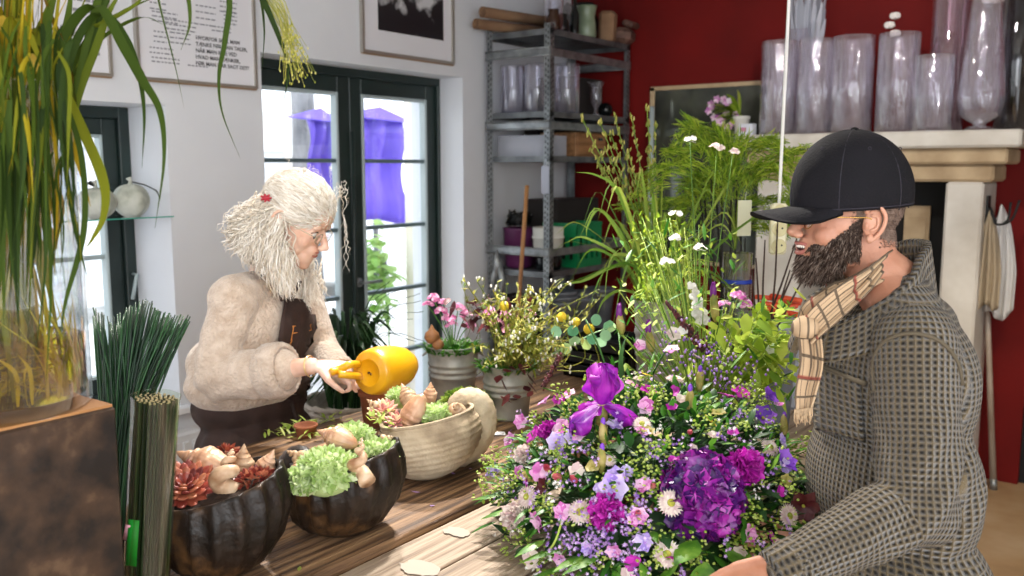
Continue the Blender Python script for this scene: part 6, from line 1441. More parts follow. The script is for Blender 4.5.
# ---------------- waffle knit ----------------
m_knit, nt, out = nt_new('waffle_knit'); L = nt.links
uvn = N(nt,'ShaderNodeUVMap'); sp_ = N(nt,'ShaderNodeSeparateXYZ'); L.new(uvn.outputs[0], sp_.inputs[0])
def mth(op, a, b=None, c=None):
    n = nt.nodes.new('ShaderNodeMath'); n.operation = op
    for i, x in enumerate((a,b,c)):
        if x is None: continue
        if isinstance(x, (int,float)): n.inputs[i].default_value = x
        else: nt.links.new(x, n.inputs[i])
    return n.outputs[0]
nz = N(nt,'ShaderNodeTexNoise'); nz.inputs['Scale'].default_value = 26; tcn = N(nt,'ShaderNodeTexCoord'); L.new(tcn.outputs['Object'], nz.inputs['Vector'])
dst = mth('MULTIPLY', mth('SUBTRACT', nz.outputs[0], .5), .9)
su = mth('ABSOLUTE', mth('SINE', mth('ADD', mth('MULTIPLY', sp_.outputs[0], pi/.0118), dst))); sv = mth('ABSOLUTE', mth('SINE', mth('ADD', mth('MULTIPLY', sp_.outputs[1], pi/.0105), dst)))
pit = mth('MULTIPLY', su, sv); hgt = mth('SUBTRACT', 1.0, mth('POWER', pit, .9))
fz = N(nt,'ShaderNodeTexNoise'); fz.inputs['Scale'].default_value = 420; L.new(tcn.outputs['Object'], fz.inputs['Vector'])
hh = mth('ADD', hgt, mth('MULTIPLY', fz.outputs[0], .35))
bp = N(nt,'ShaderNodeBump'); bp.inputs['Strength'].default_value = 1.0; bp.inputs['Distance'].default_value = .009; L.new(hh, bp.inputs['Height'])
rp = N(nt,'ShaderNodeValToRGB'); rp.color_ramp.elements[0].position = .12; rp.color_ramp.elements[0].color = c4(hexc('1a140d')); rp.color_ramp.elements[1].position = .75; rp.color_ramp.elements[1].color = c4(hexc('74654c')); L.new(hgt, rp.inputs[0])  # knit hollows coloured near-black, their shade painted in along with the bump
pk = N(nt,'ShaderNodeBsdfPrincipled'); pk.inputs['Roughness'].default_value = .95; pk.inputs['Specular IOR Level'].default_value = .15; pk.inputs['Sheen Weight'].default_value = .3
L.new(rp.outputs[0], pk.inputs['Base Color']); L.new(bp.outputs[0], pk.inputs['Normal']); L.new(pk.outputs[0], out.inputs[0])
m_jeans = M('dark_trousers','20242c',.85,bump=.2,bscale=200)
# ================= MAN =================
hdir = lambda a: (-RT*cos(radians(a))-HD*sin(radians(a)))
fm = hdir(4); fb = hdir(20); lf = UZ.cross(fb)
man = thing('person', V((-.36,1.74,0)), 'bearded man in black cap and olive waffle cardigan, holding the bouquet', 'person')
HO = at(871,225,1.60)-UZ.cross(fm)*.078; TM = hmat(HO, fm-UZ*.0, UZ+fm*.03, .93)
Nk = at(887,274,1.68); SL = at(914,344,1.56); SR = Nk*2-SL; SR.z = SL.z; SR = SR-fb*.0
EL = at(918,508,1.52); WL = at(793,566,1.48); ER = at(858,500,1.86); WR = at(815,545,1.78)
ch = at(889,382,1.71); be = at(893,480,1.72); hi = at(898,600,1.72)
kL = V((hi.x,hi.y,.52))+lf*.11+fb*.03; kR = V((hi.x,hi.y,.52))-lf*.11; aL = V((kL.x,kL.y,.09))-fb*.03; aR = V((kR.x,kR.y,.09))-fb*.03
b = MB(); head(b, TM, smile=True)
cappts(b, [TM@V((-.025,0,-.03)), TM@V((-.035,0,-.085)), Nk+V((0,0,-.02))], [.056,.054,.062])
oell(b, ch, (.11,.165,.17), fb); oell(b, be, (.11,.15,.17), fb); oell(b, hi, (.11,.155,.14), fb)
cappts(b, [SL,EL,WL],[.055,.042,.028]); cappts(b, [SR,ER,WR],[.055,.042,.028]); cappts(b,[Nk-UZ*.03,SL],[.06,.055]); cappts(b,[Nk-UZ*.03,SR],[.06,.055])
cappts(b, [hi+lf*.08-UZ*.05,kL,aL],[.085,.06,.045]); cappts(b, [hi-lf*.08-UZ*.05,kR,aR],[.085,.06,.045])
hand(b, WL+(-RT*.02), (-RT*.55+HD*.45-UZ*.55), -RT*.6-UZ*.3-HD*.6, -1, .3)
hand(b, WR+(-RT*.03), (-RT-HD*.2), UZ*.3-HD*.9, 1, .35)
body = fuse('body', b, m_skinm, man, .0035, 3)
for s in (-1,1): ear('ear', TM, s, m_skinm, man)
eyes(TM, man, (0,-.001))
b = MB(); b.X = TM; b.ell((.098,0,-.0495),(.0105,.020,.0075),None,16,8); b.build('mouth', m_mouth, man)
b = MB(); b.X = TM
for k in range(8): b.box((.1075-.0012*(k-3.5)**2*.3,(k-3.5)*.0046,-.0465),(.003,.0042,.0062),None,.0008)
b.build('teeth', m_teeth, man)
b = MB(); b.X = TM; b.tube(crom([(.092,-.024,-.046),(.107,-.012,-.0405),(.110,0,-.0415),(.107,.012,-.0405),(.092,.024,-.046)],4),[.0035]*17,8); b.tube(crom([(.092,-.023,-.05),(.105,-.012,-.0585),(.1085,0,-.060),(.105,.012,-.0585),(.092,.023,-.05)],4),[.0042]*17,8); b.build('lips', m_lip, man)
# beard
bv = bvh_of(body)
def beard_ok(p):   # p in head frame
    x,y,z = p; ay = abs(y)
    if z > .015: return False
    if x < .004 or (x < .03 and z < -.07): return False
    line = lerp(.015, -.040, min(1,max(0,(x-.012)/.060)))   # upper cheek line
    if x > .080 and ay < .032 and -.064 < z < -.037: return False
    if x > .080 and z > -.027: return False
    return z < line
m_beard = M('beard_brown','3a2a22',.75,cols=['241a15','4c3a30','8d7c70'],island=True,spec=.2)
b = MB(); cnt = 0; Ti = TM.inverted(); pts_ = []
for v in body.data.vertices:
    w_ = v.co+man.location; q = Ti@w_
    if -.11 < q.z < .02 and 0 < q.x < .12 and abs(q.y) < .075 and beard_ok(q): pts_.append((w_, v.normal.copy(), q))
for k in range(5200):
    w_, n_, q = pts_[rnd.randrange(len(pts_))]; side_fade = min(1, max(.25, (-q.z+.01)/.06)); Lh = rnd.uniform(.006,.013)*side_fade*(1.5 if q.z < -.075 else 1)
    if q.z > -.045 and q.x > .08: Lh *= .5
    dw = (TM.to_3x3()@V((.55,0,-.95))).normalized(); d_ = (n_*.75+dw*.75+rv(.35)).normalized(); e = w_+d_*Lh; side = rv(1); w0 = w_+rv(.0012)-n_*.001
    b.ribbon([w0,w0.lerp(e,.5)+n_*Lh*.12+rv(.0015),e+dw*Lh*.25],[.0009,.0008,.0002],side,0)
bd_ = b.build('beard', m_beard, man)
m_stub = M('cropped_hair','6a5448',.8,cols=['4b3a30','8a7264'],island=True)
b = MB(); allv = [(v.co+man.location, v.normal.copy(), Ti@(v.co+man.location)) for v in body.data.vertices]; back_ = [a for a in allv if -.11 < a[2].x < .0 and -.045 < a[2].z < .06 and not (a[2].x > -.03 and a[2].z < .03)] + [a for a in allv if -.0 <= a[2].x < .03 and .0 < a[2].z < .05]
for k in range(4200): w_, n_, q = back_[rnd.randrange(len(back_))]; d_ = (n_*.6+rv(.4)-UZ*.5).normalized(); b.ribbon([w_,w_+d_*.002,w_+d_*.004],[.0006,.0006,.0002],rv(1),0)
hr_ = b.build('hair', m_stub, man)
def skin_shell(name, cond, off, mat, parent):
    vs = body.data.vertices; idx = {}; b = MB(); fs = []
    for p in body.data.polygons:
        c = Ti@(p.center+man.location)
        if not (-.12 < c.x < .13 and -.13 < c.z < .08 and abs(c.y) < .09 and cond(c)): continue
        f_ = []
        for i in p.vertices:
            if i not in idx: idx[i] = len(idx); b.v.append(tuple(vs[i].co+man.location+vs[i].normal*off))
            f_.append(idx[i])
        b.f.append(f_); b.m.append(0); b.s.append(True)
    return b.build(name, mat, parent)
skin_shell('cropped_hair', lambda c: (c.x < -.012+.01*noise.noise(c*60) and c.z > -.035+.006*noise.noise(c*90)+max(0,(c.x+.05)*.6) and c.z < .06) or (-.012 <= c.x < .024 and c.z > .012), .0012, M('cropped_hair_base','7a6458',.9,cols=['5f4b40','927a6b'],scale=90,bump=.5,bscale=900), hr_)
skin_shell('beard_base', lambda c: beard_ok(c+V((.004*noise.noise(c*80),0,.006*noise.noise(c*70)))), .001, M('beard_base','3a2b23',.9,bump=.5,bscale=700), bd_)
b = MB(); b.X = TM
for s in (-1,1):
    for k in range(60): u = rnd.random(); q = V((.092-.012*u,s*(.014+.036*u),.033+.006*sin(u*pi))); b.ribbon([q,q+V((.003,s*.006,.002)),q+V((.002,s*.011,.0))],[.0008,.0008,.0002],(0,0,1),0)
b.build('eyebrow', m_beard, man)
# glasses
def glasses(T, parent, m_rim, m_lens):
    b = MB(); b.X = T
    for s in (-1,1):
        b.tube([(.106-.004*abs(cos(a)),s*(.032+.021*cos(a)),.006+.016*sin(a)) for a in [i*2*pi/20 for i in range(21)]],.0011,6,False)
        b.tube(crom([(.102,s*.053,.012),(.085,s*.070,.014),(.03,s*.079,.014),(.0,s*.081,.012),(-.015,s*.080,-.004)],5),.0012,6)
    b.tube(crom([(.108,-.012,.010),(.113,0,.013),(.108,.012,.010)],4),.0011,6); g = b.build('glasses', m_rim, parent)
    b = MB(); b.X = T
    for s in (-1,1): b.add([(.105,s*.032,.006)]+[(.105-.004*abs(cos(a)),s*(.032+.020*cos(a)),.006+.015*sin(a)) for a in [i*2*pi/20 for i in range(20)]],[(0,1+i,1+(i+1)%20) for i in range(20)])
    b.build('lens', m_lens, g); return g
m_gold = M('gold_wire','c9a25c',.25,.9)
glasses(TM, man, m_gold, m_glass)
# cap
m_cap = M('black_cap','0e0d11',.85,spec=.25,cols=['0b0a0e','131117'],scale=12,bump=.25,bscale=260)
cc_ = V((.003,0,.054)); rx, ry, rz = .120, .092, .128
def cappt(az, el, k=1.0): return V((cc_.x+rx*k*cos(el)*cos(az)*(1.02 if abs(az) < 1 else 1), cc_.y+ry*k*cos(el)*sin(az), cc_.z+rz*k*sin(el)**(.92 if el > 0 else 1) if el > 0 else cc_.z+rz*k*sin(el)))
b = MB(); b.X = TM; nA, nE = 48, 16; vs = []
for i in range(nE+1):
    for j in range(nA):
        az = 2*pi*j/nA; el0 = -.20-.06*cos(az); el = lerp(el0, pi/2-.001, i/nE); vs.append(cappt(az, el, 1+.006*cos(az*6)*max(0,sin(el))+.01*noise.noise(V((az*2,el*3,0)))))
b.add(vs, [(i*nA+j,i*nA+(j+1)%nA,(i+1)*nA+(j+1)%nA,(i+1)*nA+j) for i in range(nE) for j in range(nA)]); capo = b.build('cap', m_cap, man, solid=.0025)
b = MB(); b.X = TM; b.ell((cc_.x,0,cc_.z+rz*1.01),(.008,.008,.005),None,14,8); b.build('cap_button', m_cap, capo)
b = MB(); b.X = TM
for k in range(6): az = k*pi/3+pi/6*0; b.tube([cappt(az, lerp(-.2,1.55,i/14), 1.01) for i in range(15)],.0011,6)
for az in (pi/6,pi/2,5*pi/6,-pi/6,-pi/2,-5*pi/6): c = cappt(az,.75,1.012); b.tube([c+V((.003*cos(a),.001,.003*sin(a))) for a in [i*pi/4 for i in range(9)]],.0009,5,False)
b.tube([cappt(2*pi*j/36, -.16-.06*cos(2*pi*j/36), 1.012) for j in range(37)],.0013,6,False)
b.build('stitching', M('cap_seam','24212b',.8), capo)
b = MB(); b.X = TM; nS, nT = 24, 9; vs = []
for t_ in (0,1):
    for i in range(nS+1):
        for j in range(nT+1):
            s = i/nS*2-1; u = j/nT; az = s*1.12; p0 = cappt(az, -.21, 1.0); Lb = .082*sqrt(max(0,1-abs(s)**2.4)); d_ = V((1,.12*s,0)).normalized()
            p = p0+d_*Lb*u; p.z += .003-.010*u-.040*abs(s)**1.6*u*Lb/.08+(.0015 if t_ else -.0015)*1.2; vs.append(p)
w_ = nT+1; fs = []
for t_ in (0,1):
    o_ = t_*(nS+1)*w_; fs += [(o_+i*w_+j,o_+(i+1)*w_+j,o_+(i+1)*w_+j+1,o_+i*w_+j+1) for i in range(nS) for j in range(nT)]
o_ = (nS+1)*w_; fs += [(i*w_+nT,(i+1)*w_+nT,o_+(i+1)*w_+nT,o_+i*w_+nT) for i in range(nS)]
b.add(vs, fs); b.build('brim', m_cap, capo)
# cardigan
b = MB()
oell(b, ch+fb*.005, (.134,.185,.18), fb); oell(b, be+fb*.006, (.134,.185,.2), fb); oell(b, hi+UZ*.02, (.148,.195,.17), fb)
oell(b, Nk-UZ*.09-fb*.02, (.095,.13,.07), fb)
cappts(b,[Nk-UZ*.03-fb*.025,SL+UZ*.0],[.058,.074]); cappts(b,[Nk-UZ*.03-fb*.025,SR],[.058,.074])
cappts(b,[SL-UZ*.01,SL.lerp(EL,.5)+RT*.003,EL,EL.lerp(WL,.5)+UZ*.004,WL],[.075,.072,.066,.056,.046]); cappts(b,[SR-UZ*.01,ER,WR],[.078,.062,.045])
def folds(c, n_):
    d1 = (c-EL).length; f_ = 0
    if d1 < .22: f_ += .007*sin((c-EL).dot((WL-EL).normalized()+UZ*1.1)*75)*(1-d1/.22)
    f_ += .004*noise.noise(c*9); return f_
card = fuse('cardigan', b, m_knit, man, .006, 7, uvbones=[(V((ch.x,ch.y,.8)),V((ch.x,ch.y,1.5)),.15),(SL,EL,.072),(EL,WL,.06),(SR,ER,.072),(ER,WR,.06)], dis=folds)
cv = bvh_of(card)
# cuff, seams, pocket, collar, scarf
def knit_tube(name, pts, r, parent, flat=1, nrm=None, n=14):
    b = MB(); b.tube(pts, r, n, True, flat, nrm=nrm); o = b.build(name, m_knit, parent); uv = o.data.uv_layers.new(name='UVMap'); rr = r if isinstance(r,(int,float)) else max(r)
    ln = [0]; 
    for i in range(1,len(pts)): ln.append(ln[-1]+(V(pts[i])-V(pts[i-1])).length)
    for p in o.data.polygons:
        js = [o.data.loops[l].vertex_index for l in p.loop_indices]; mx_ = max(j % n for j in js)
        for l, j in zip(p.loop_indices, js): a = j % n; a = a+n if (a == 0 and mx_ == n-1) else a; uv.data[l].uv = (a/n*2*pi*rr*.7, ln[min(j//n,len(ln)-1)])
    return o
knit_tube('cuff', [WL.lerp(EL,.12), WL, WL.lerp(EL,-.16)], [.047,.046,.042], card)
sm = [hit(cv,x,y)[0]-FW*.002 for x,y in [(874,392),(872,365),(880,345),(898,335),(920,334),(942,343),(957,362),(962,385)]]
b = MB(); b.tube(crom(sm,4),.0035,6); b.build('armhole_seam', M('olive_seam','5c5242',.95), card)
def uvquad(o, nu, nv, su_, sv_):
    uv = o.data.uv_layers.new(name='UVMap')
    for p in o.data.polygons:
        for l in p.loop_indices: j = o.data.loops[l].vertex_index; uv.data[l].uv = ((j%(nv+1))/nv*su_, (j//(nv+1))/nu*sv_)
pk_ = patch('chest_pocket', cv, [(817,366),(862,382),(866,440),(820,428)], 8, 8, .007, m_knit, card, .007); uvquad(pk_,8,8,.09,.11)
b = MB(); b.tube(crom([hit(cv,x,y)[0]-FW*.012 for x,y in [(816,364),(832,371),(848,378),(863,383)]],4),.005,8); b.build('pocket_edge', bpy.data.materials['olive_seam'], pk_)
# collar: band round the neck, high behind, open in front
nc = TM@V((-.032,0,-.085)); nU, nV = 34, 6; vs = []
for i in range(nU+1):
    a = lerp(-2.75, 2.75, i/nU); bk_ = (1+cos(a))/2   # a=0 back
    for j in range(nV+1):
        v = j/nV; dirv = (-fb*cos(a)+lf*sin(a)); Rr = lerp(.088,.066,v)+.026*(1-bk_)+.006*sin(a*5); base = Nk-UZ*.045+fb*.075*(1-bk_)
        z = lerp(-.02-.085*(1-bk_)**1.2, .108-.150*(1-bk_)**1.1, v); vs.append(base+dirv*Rr*(1 if abs(sin(a)) < 2 else 1)+UZ*z)
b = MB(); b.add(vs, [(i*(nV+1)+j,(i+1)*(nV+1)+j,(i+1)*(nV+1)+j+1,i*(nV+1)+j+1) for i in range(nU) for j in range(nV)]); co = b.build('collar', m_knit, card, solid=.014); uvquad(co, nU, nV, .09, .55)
m_pl, nt, out = nt_new('plaid_scarf'); L = nt.links
uvn = N(nt,'ShaderNodeUVMap'); sp_ = N(nt,'ShaderNodeSeparateXYZ'); L.new(uvn.outputs[0], sp_.inputs[0])
def line(sock, per, w_, ph=0): return mth('LESS_THAN', mth('FRACT', mth('ADD', mth('MULTIPLY', sock, 1/per), ph)), w_)
dk = mth('MAXIMUM', mth('MAXIMUM', line(sp_.outputs[0],.055,.16), line(sp_.outputs[0],.055,.06,.5)), line(sp_.outputs[1],.05,.15)); rd = line(sp_.outputs[1],.15,.05,.35)
c1_ = N(nt,'ShaderNodeMixRGB'); c1_.inputs[1].default_value = c4(hexc('b89c7c')); c1_.inputs[2].default_value = c4(hexc('2e2620')); L.new(mth('MULTIPLY',dk,.8), c1_.inputs[0])
c2_ = N(nt,'ShaderNodeMixRGB'); c2_.inputs[2].default_value = c4(hexc('8f2a22')); L.new(c1_.outputs[0], c2_.inputs[1]); L.new(mth('MULTIPLY',rd,.6), c2_.inputs[0])
ps = N(nt,'ShaderNodeBsdfPrincipled'); ps.inputs['Roughness'].default_value = .9; L.new(c2_.outputs[0], ps.inputs['Base Color']); L.new(ps.outputs[0], out.inputs[0])
sc = bpy.data.objects.new('scarf', None); COL.objects.link(sc); sc.parent = man
def sheet(name, A, B_, nu, nv, mat, parent, fold, su_, sv_, thick=.003):
    """cloth strip between two guide curves, pleated"""
    A = crom(A, nu); B_ = crom(B_, nu); n_ = len(A); b = MB(); vs = []
    for i in range(n_):
        t_ = (A[min(i+1,n_-1)]-A[max(i-1,0)]).normalized(); ww = (B_[i]-A[i]); nn = ww.cross(t_).normalized()
        for j in range(nv+1): u = j/nv; vs.append(A[i]+ww*u+nn*(fold*sin(u*pi*5+i*.12)*(.6+.4*sin(i*.3))+.012*sin(u*pi)))
    b.add(vs, [(i*(nv+1)+j,(i+1)*(nv+1)+j,(i+1)*(nv+1)+j+1,i*(nv+1)+j+1) for i in range(n_-1) for j in range(nv)]); o = b.build(name, mat, parent, solid=thick); uvquad(o, n_-1, nv, su_, sv_); return o
sheet('neck_wrap', [at(893,250,1.60),at(868,268,1.56),at(840,285,1.55),at(815,305,1.56),at(801,322,1.57)], [at(884,272,1.585),at(868,292,1.54),at(848,312,1.535),at(828,330,1.54),at(812,345,1.55)], 6, 20, m_pl, sc, .005, .22, .28)
sheet('neck_wrap', [at(845,275,1.66),at(822,288,1.64),at(803,303,1.62),at(797,318,1.60)], [at(835,300,1.6),at(822,312,1.58),at(810,326,1.57),at(804,336,1.565)], 6, 14, m_pl, sc, .005, .16, .2)
b = MB(); b.ell(at(806,328,1.575),(.026,.026,.022)); o = b.build('knot', m_pl, sc); uv = o.data.uv_layers.new(name='UVMap')
for l in o.data.loops: v = o.data.vertices[l.vertex_index].co; uv.data[l.index].uv = (v.x*2+v.y, v.z)
sheet('hanging_end', [at(797,330,1.57),at(799,360,1.56),at(795,390,1.555),at(795,411,1.55)], [at(821,336,1.54),at(823,365,1.53),at(817,390,1.53),at(812,408,1.53)], 7, 20, m_pl, sc, .004, .16, .2)
b = MB()
for k in range(26): q = at(lerp(795,812,k/25), lerp(410,407,k/25), lerp(1.55,1.53,k/25)); b.tube([q,q-UZ*.012+rv(.002),q-UZ*rnd.uniform(.02,.028)+rv(.004)],.0011,5)
b.build('fringe', M('scarf_fringe','b79c7c',.9), sc)
sheet('under_wrap', [TM@V((-.06,.045,-.06)),TM@V((-.02,.066,-.075)),TM@V((.03,.058,-.105)),TM@V((.06,.03,-.12))],[TM@V((-.06,.06,-.10)),TM@V((-.02,.08,-.115)),TM@V((.03,.07,-.145)),TM@V((.07,.03,-.16))],6,10,m_pl,sc,.003,.1,.25)
# trousers and shoes
b = MB(); oell(b, V((hi.x,hi.y,.93)), (.13,.17,.13), fb); cappts(b, [V((hi.x,hi.y,.88))+lf*.09,kL,aL+UZ*.02],[.105,.08,.065]); cappts(b, [V((hi.x,hi.y,.88))-lf*.09,kR,aR+UZ*.02],[.105,.08,.065])
fuse('trousers', b, m_jeans, man, .009, 6)
m_shoe = M('brown_leather','3a2418',.4)
def shoes(parent, an, f_):
    for a_ in an: b = MB(); c = V((a_.x,a_.y,0))+f_*.05; oell(b, c+UZ*.045-f_*.03, (.07,.045,.045), f_); oell(b, c+UZ*.035+f_*.06, (.09,.048,.033), f_); b.box(c+UZ*.012+f_*.02,(.26,.085,.024),Matrix((f_,UZ.cross(f_),UZ)).transposed(),.008); b.build('shoe', m_shoe, parent)
shoes(man, (aL,aR), fb)
# ================= WOMAN =================
fw = (RT*cos(radians(14))-HD*sin(radians(14))).normalized(); pit_ = radians(29); fh = fw*cos(pit_)-UZ*sin(pit_); uh = UZ*cos(pit_)+fw*sin(pit_)
TWm = hmat(at(294,222,2.66), fh, uh, 1.02)
gb = (RT*cos(radians(28))-HD*sin(radians(28))).normalized(); lw_ = UZ.cross(gb)
wo = thing('person', V((-2.32,1.5,0)), 'woman with long white curly hair, cream jumper and brown apron, tilting the yellow can', 'person')
Nw = at(266,282,2.74); SRw = at(233,300,2.60); SLw = Nw+(Nw-SRw)*.95; SLw.z = SRw.z
ERw = at(219,378,2.57); WRw = at(312,366,2.46); ELw = at(322,352,2.90); WLw = at(345,377,2.70)
chw = at(259,330,2.74); bew = at(247,380,2.78); hiw = at(256,440,2.80)
kLw = V((hiw.x,hiw.y,.5))+lw_*.1; kRw = V((hiw.x,hiw.y,.5))-lw_*.1; aLw = V((kLw.x,kLw.y,.09)); aRw = V((kRw.x,kRw.y,.09))
b = MB(); head(b, TWm, False, True, .99)
cappts(b, [TWm@V((-.02,0,-.03)), TWm@V((-.04,0,-.09)), Nw], [.05,.046,.055])
oell(b, chw, (.10,.145,.15), gb); oell(b, bew, (.10,.13,.12), gb); oell(b, hiw, (.11,.155,.14), gb)
cappts(b,[Nw,SRw],[.05,.045]); cappts(b,[Nw,SLw],[.05,.045]); cappts(b, [SRw,ERw,WRw],[.045,.036,.024]); cappts(b, [SLw,ELw,WLw],[.045,.036,.024])
cappts(b, [hiw+lw_*.08,kLw,aLw],[.085,.055,.04]); cappts(b, [hiw-lw_*.08,kRw,aRw],[.085,.055,.04])
hand(b, WRw+RT*.015, (RT-HD*.05-UZ*.12), (HD*.35-UZ*.95), -1, 1.15, .92, .6)
hand(b, WLw+RT*.01-HD*.02, (RT*.8-HD*.5-UZ*.1), (-HD*.1+UZ*.95), -1, .35, .92, .3)
bodyw = fuse('body', b, m_skinw, wo, .0035, 6)
eyes(TWm, wo, (0,-.005))
for s in (-1,1): ear('ear', TWm, s, m_skinw, wo)
b = MB(); b.X = TWm; b.ell((.0965,0,-.0475),(.008,.013,.004),None,14,8); b.build('mouth', m_mouth, wo)
b = MB(); b.X = TWm; b.tube(crom([(.092,-.018,-.047),(.102,-.009,-.0425),(.104,0,-.0435),(.102,.009,-.0425),(.092,.018,-.047)],4),.0034,8); b.tube(crom([(.092,-.018,-.049),(.102,-.010,-.0545),(.1035,0,-.0555),(.102,.010,-.0545),(.092,.018,-.049)],4),.0038,8); b.build('lips', m_lip, wo)
m_clear = M('clear_frame','c9b9a0',.15,alpha=.7)
glasses(TWm, wo, m_clear, m_glass)
m_hair = M('white_hair','e6ddcf',.55,cols=['d2c3ae','efe6d8','fffaf2'],island=True,trans=.1,spec=.4)
b = MB(); b.X = TWm
for s in (-1,1):
    for k in range(40): u = rnd.random(); q = V((.091-.012*u,s*(.014+.036*u),.033+.005*sin(u*pi))); b.ribbon([q,q+V((.002,s*.006,.001)),q+V((.001,s*.01,.0))],[.0008,.0008,.0002],(0,0,1),0)
b.build('eyebrow', M('grey_brow','a08a78',.8), wo)
# hair cap + pulled-back waves + curly lengths
b = MB(); b.X = TWm; b.ell((-.010,0,.058),(.103,.085,.086),None,30,20,lambda p: 1+.02*noise.noise(p*5)); b.ell((-.075,0,.012),(.045,.066,.075),None,24,16); b.X = None
o0 = TWm@V((-.085,0,-.03)); oell(b, o0-UZ*.04-RT*.03, (.065,.08,.085), RT); oell(b, o0-UZ*.085-RT*.035,(.055,.08,.06),RT); oell(b, TWm@V((-.045,-.05,-.02)),(.035,.03,.06),RT)
def front_ok(c): return True
hb = fuse('hair', b, m_hair, wo, .006, 2, dis=lambda c, n_: .006*noise.noise(c*38)+.003*noise.noise(c*90))
hvb = bvh_of(hb); b = MB(); clip = TWm@V((-.098,.0,.062)); clipn = at(266,198,2.57)
for k in range(900):   # strands over the crown, running back to the clip
    az = rnd.uniform(-1.35,1.35); el = rnd.uniform(-.25,1.25)
    st_ = V((-.010+.104*cos(el)*cos(az),.086*cos(el)*sin(az)*1.0,.058+.088*sin(el))); en = V((-.095,rnd.uniform(-.045,.045),.06+rnd.uniform(-.03,.03)))
    P = []
    for i in range(9):
        u = i/8; q = st_.lerp(en,u)-V((-.010,0,.058)); q = V((q.x/.105,q.y/.088,q.z/.089)); q = q.normalized()*(1.0+.07*rnd.random()*sin(u*pi)**.5+.018*sin(i*1.5+k*.7)); P.append(TWm@(V((-.010,0,.058))+V((q.x*.106,q.y*.089,q.z*.090))))
    b.tube(P,[.0007+.0009*rnd.random()]*8+[.0004],4)
b.build('hair_strand', m_hair, hb)
b = MB()
def curl(b, P, amp, fr, r, ph):
    P = crom(P,14); o = []; n_ = len(P)
    for i, q in enumerate(P):
        t_ = (P[min(i+1,n_-1)]-P[max(i-1,0)]).normalized(); u_ = t_.orthogonal().normalized(); w_ = t_.cross(u_); a_ = amp*min(1,i/n_*2.5); th = ph+fr*i
        o.append(q+(u_*cos(th)+w_*sin(th))*a_)
    b.tube(o,[r]*(n_-4)+[r*.8,r*.6,r*.4,r*.15],5)
for k in range(1500):
    s_ = rnd.random()
    if s_ < .66:   # mass at the back and the near side falling to the shoulder
        q0 = TWm@V((rnd.uniform(-.105,-.02), -rnd.uniform(.0,.085), rnd.uniform(-.04,.05))); t_ = rnd.random(); px1 = lerp(228,290,t_)+rnd.gauss(0,5); py1 = lerp(248,296,t_)+rnd.uniform(-32,4); d1 = 2.60-.04*rnd.random()
    elif s_ < .88:  # front locks on the chest
        q0 = TWm@V((rnd.uniform(-.035,.0), -rnd.uniform(.055,.082), rnd.uniform(-.03,.03))); px1 = rnd.gauss(287,7); py1 = rnd.uniform(265,302); d1 = 2.57
    else:
        q0 = TWm@V((rnd.uniform(-.06,.0), rnd.uniform(.03,.08), rnd.uniform(-.05,.0))); px1 = rnd.gauss(308,8); py1 = rnd.uniform(285,315); d1 = 2.74
    e = at(px1, py1, d1); m_ = q0.lerp(e,.5)+rv(.014)+(-HD*.025-RT*.018 if s_ < .86 else V((0,0,0)))+UZ*.006; curl(b, [q0,m_,e], rnd.uniform(.004,.011), rnd.uniform(.45,.8), rnd.uniform(.0008,.0018), rnd.random()*6)
b.build('curly_lengths', m_hair, hb)
b = MB()
for k in range(60):   # wisps
    if 8 < k < 34 or 37 < k < 44 or k > 55: continue
    if k < 34: q0 = TWm@V((rnd.uniform(.07,.1),rnd.uniform(-.04,.04),rnd.uniform(.07,.11))); e = at(rnd.gauss(346,5), rnd.uniform(180,235), 2.62); m_ = at(rnd.gauss(342,5), rnd.uniform(180,200), 2.62)
    elif k < 44: q0 = at(344,215,2.62); e = at(rnd.gauss(348,6), rnd.uniform(245,280), 2.62); m_ = at(346,235,2.62)
    elif k < 50: q0 = at(322,258,2.7); e = at(rnd.gauss(325,3), rnd.uniform(285,305), 2.66); m_ = at(320,275,2.66)
    else: q0 = TWm@V((rnd.uniform(-.06,.06),rnd.uniform(-.05,.05),.14)); e = q0+rv(.05)+UZ*.01; m_ = q0.lerp(e,.5)+UZ*.012
    curl(b, [q0,m_,e], .004, 1.3, .0006 if k > 50 or k < 44 else .0016, k)
b.build('loose_wisp', m_hair, hb)
b = MB()
for k in range(7): a_ = k*.9; b.cap(clipn, clipn+RT*.014*cos(a_)+UZ*.010*sin(a_), .0045, .003, 8)
b.build('hair_clip', M('red_clip','a8182c',.35), hb)
# jumper
m_jum = M('cream_wool','d2bdab',.95,cols=['bfa894','dccab9'],scale=30,detail=8,bump=.9,bscale=110,sheen=.5,spec=.1)
b = MB()
oell(b, chw+gb*.0, (.132,.18,.155), gb); oell(b, bew+gb*.01-RT*.005, (.165,.205,.10), gb); oell(b, at(236,362,2.78),(.12,.17,.11), gb)
cappts(b,[Nw-UZ*.02,SRw],[.062,.076]); cappts(b,[Nw-UZ*.02,SLw],[.062,.07]); cappts(b,[SRw-UZ*.015,SRw.lerp(ERw,.55)-RT*.012,ERw+UZ*.01,ERw.lerp(WRw,.42)-UZ*.004,WRw.lerp(ERw,.33)],[.070,.068,.071,.070,.062])
cappts(b,[SLw,ELw,WLw.lerp(ELw,.25)],[.07,.06,.046])
jum = fuse('jumper', b, m_jum, wo, .007, 6, dis=lambda c, n_: .008*noise.noise(c*11)+.005*sin((c-ERw).dot(UZ*1.2-RT*.6)*70)*max(0,1-(c-ERw).length/.2))
ax_ = (WRw-ERw).normalized(); q_ = UZ.rotation_difference(ax_).to_matrix(); cz = WRw.lerp(ERw,.42); b = MB()
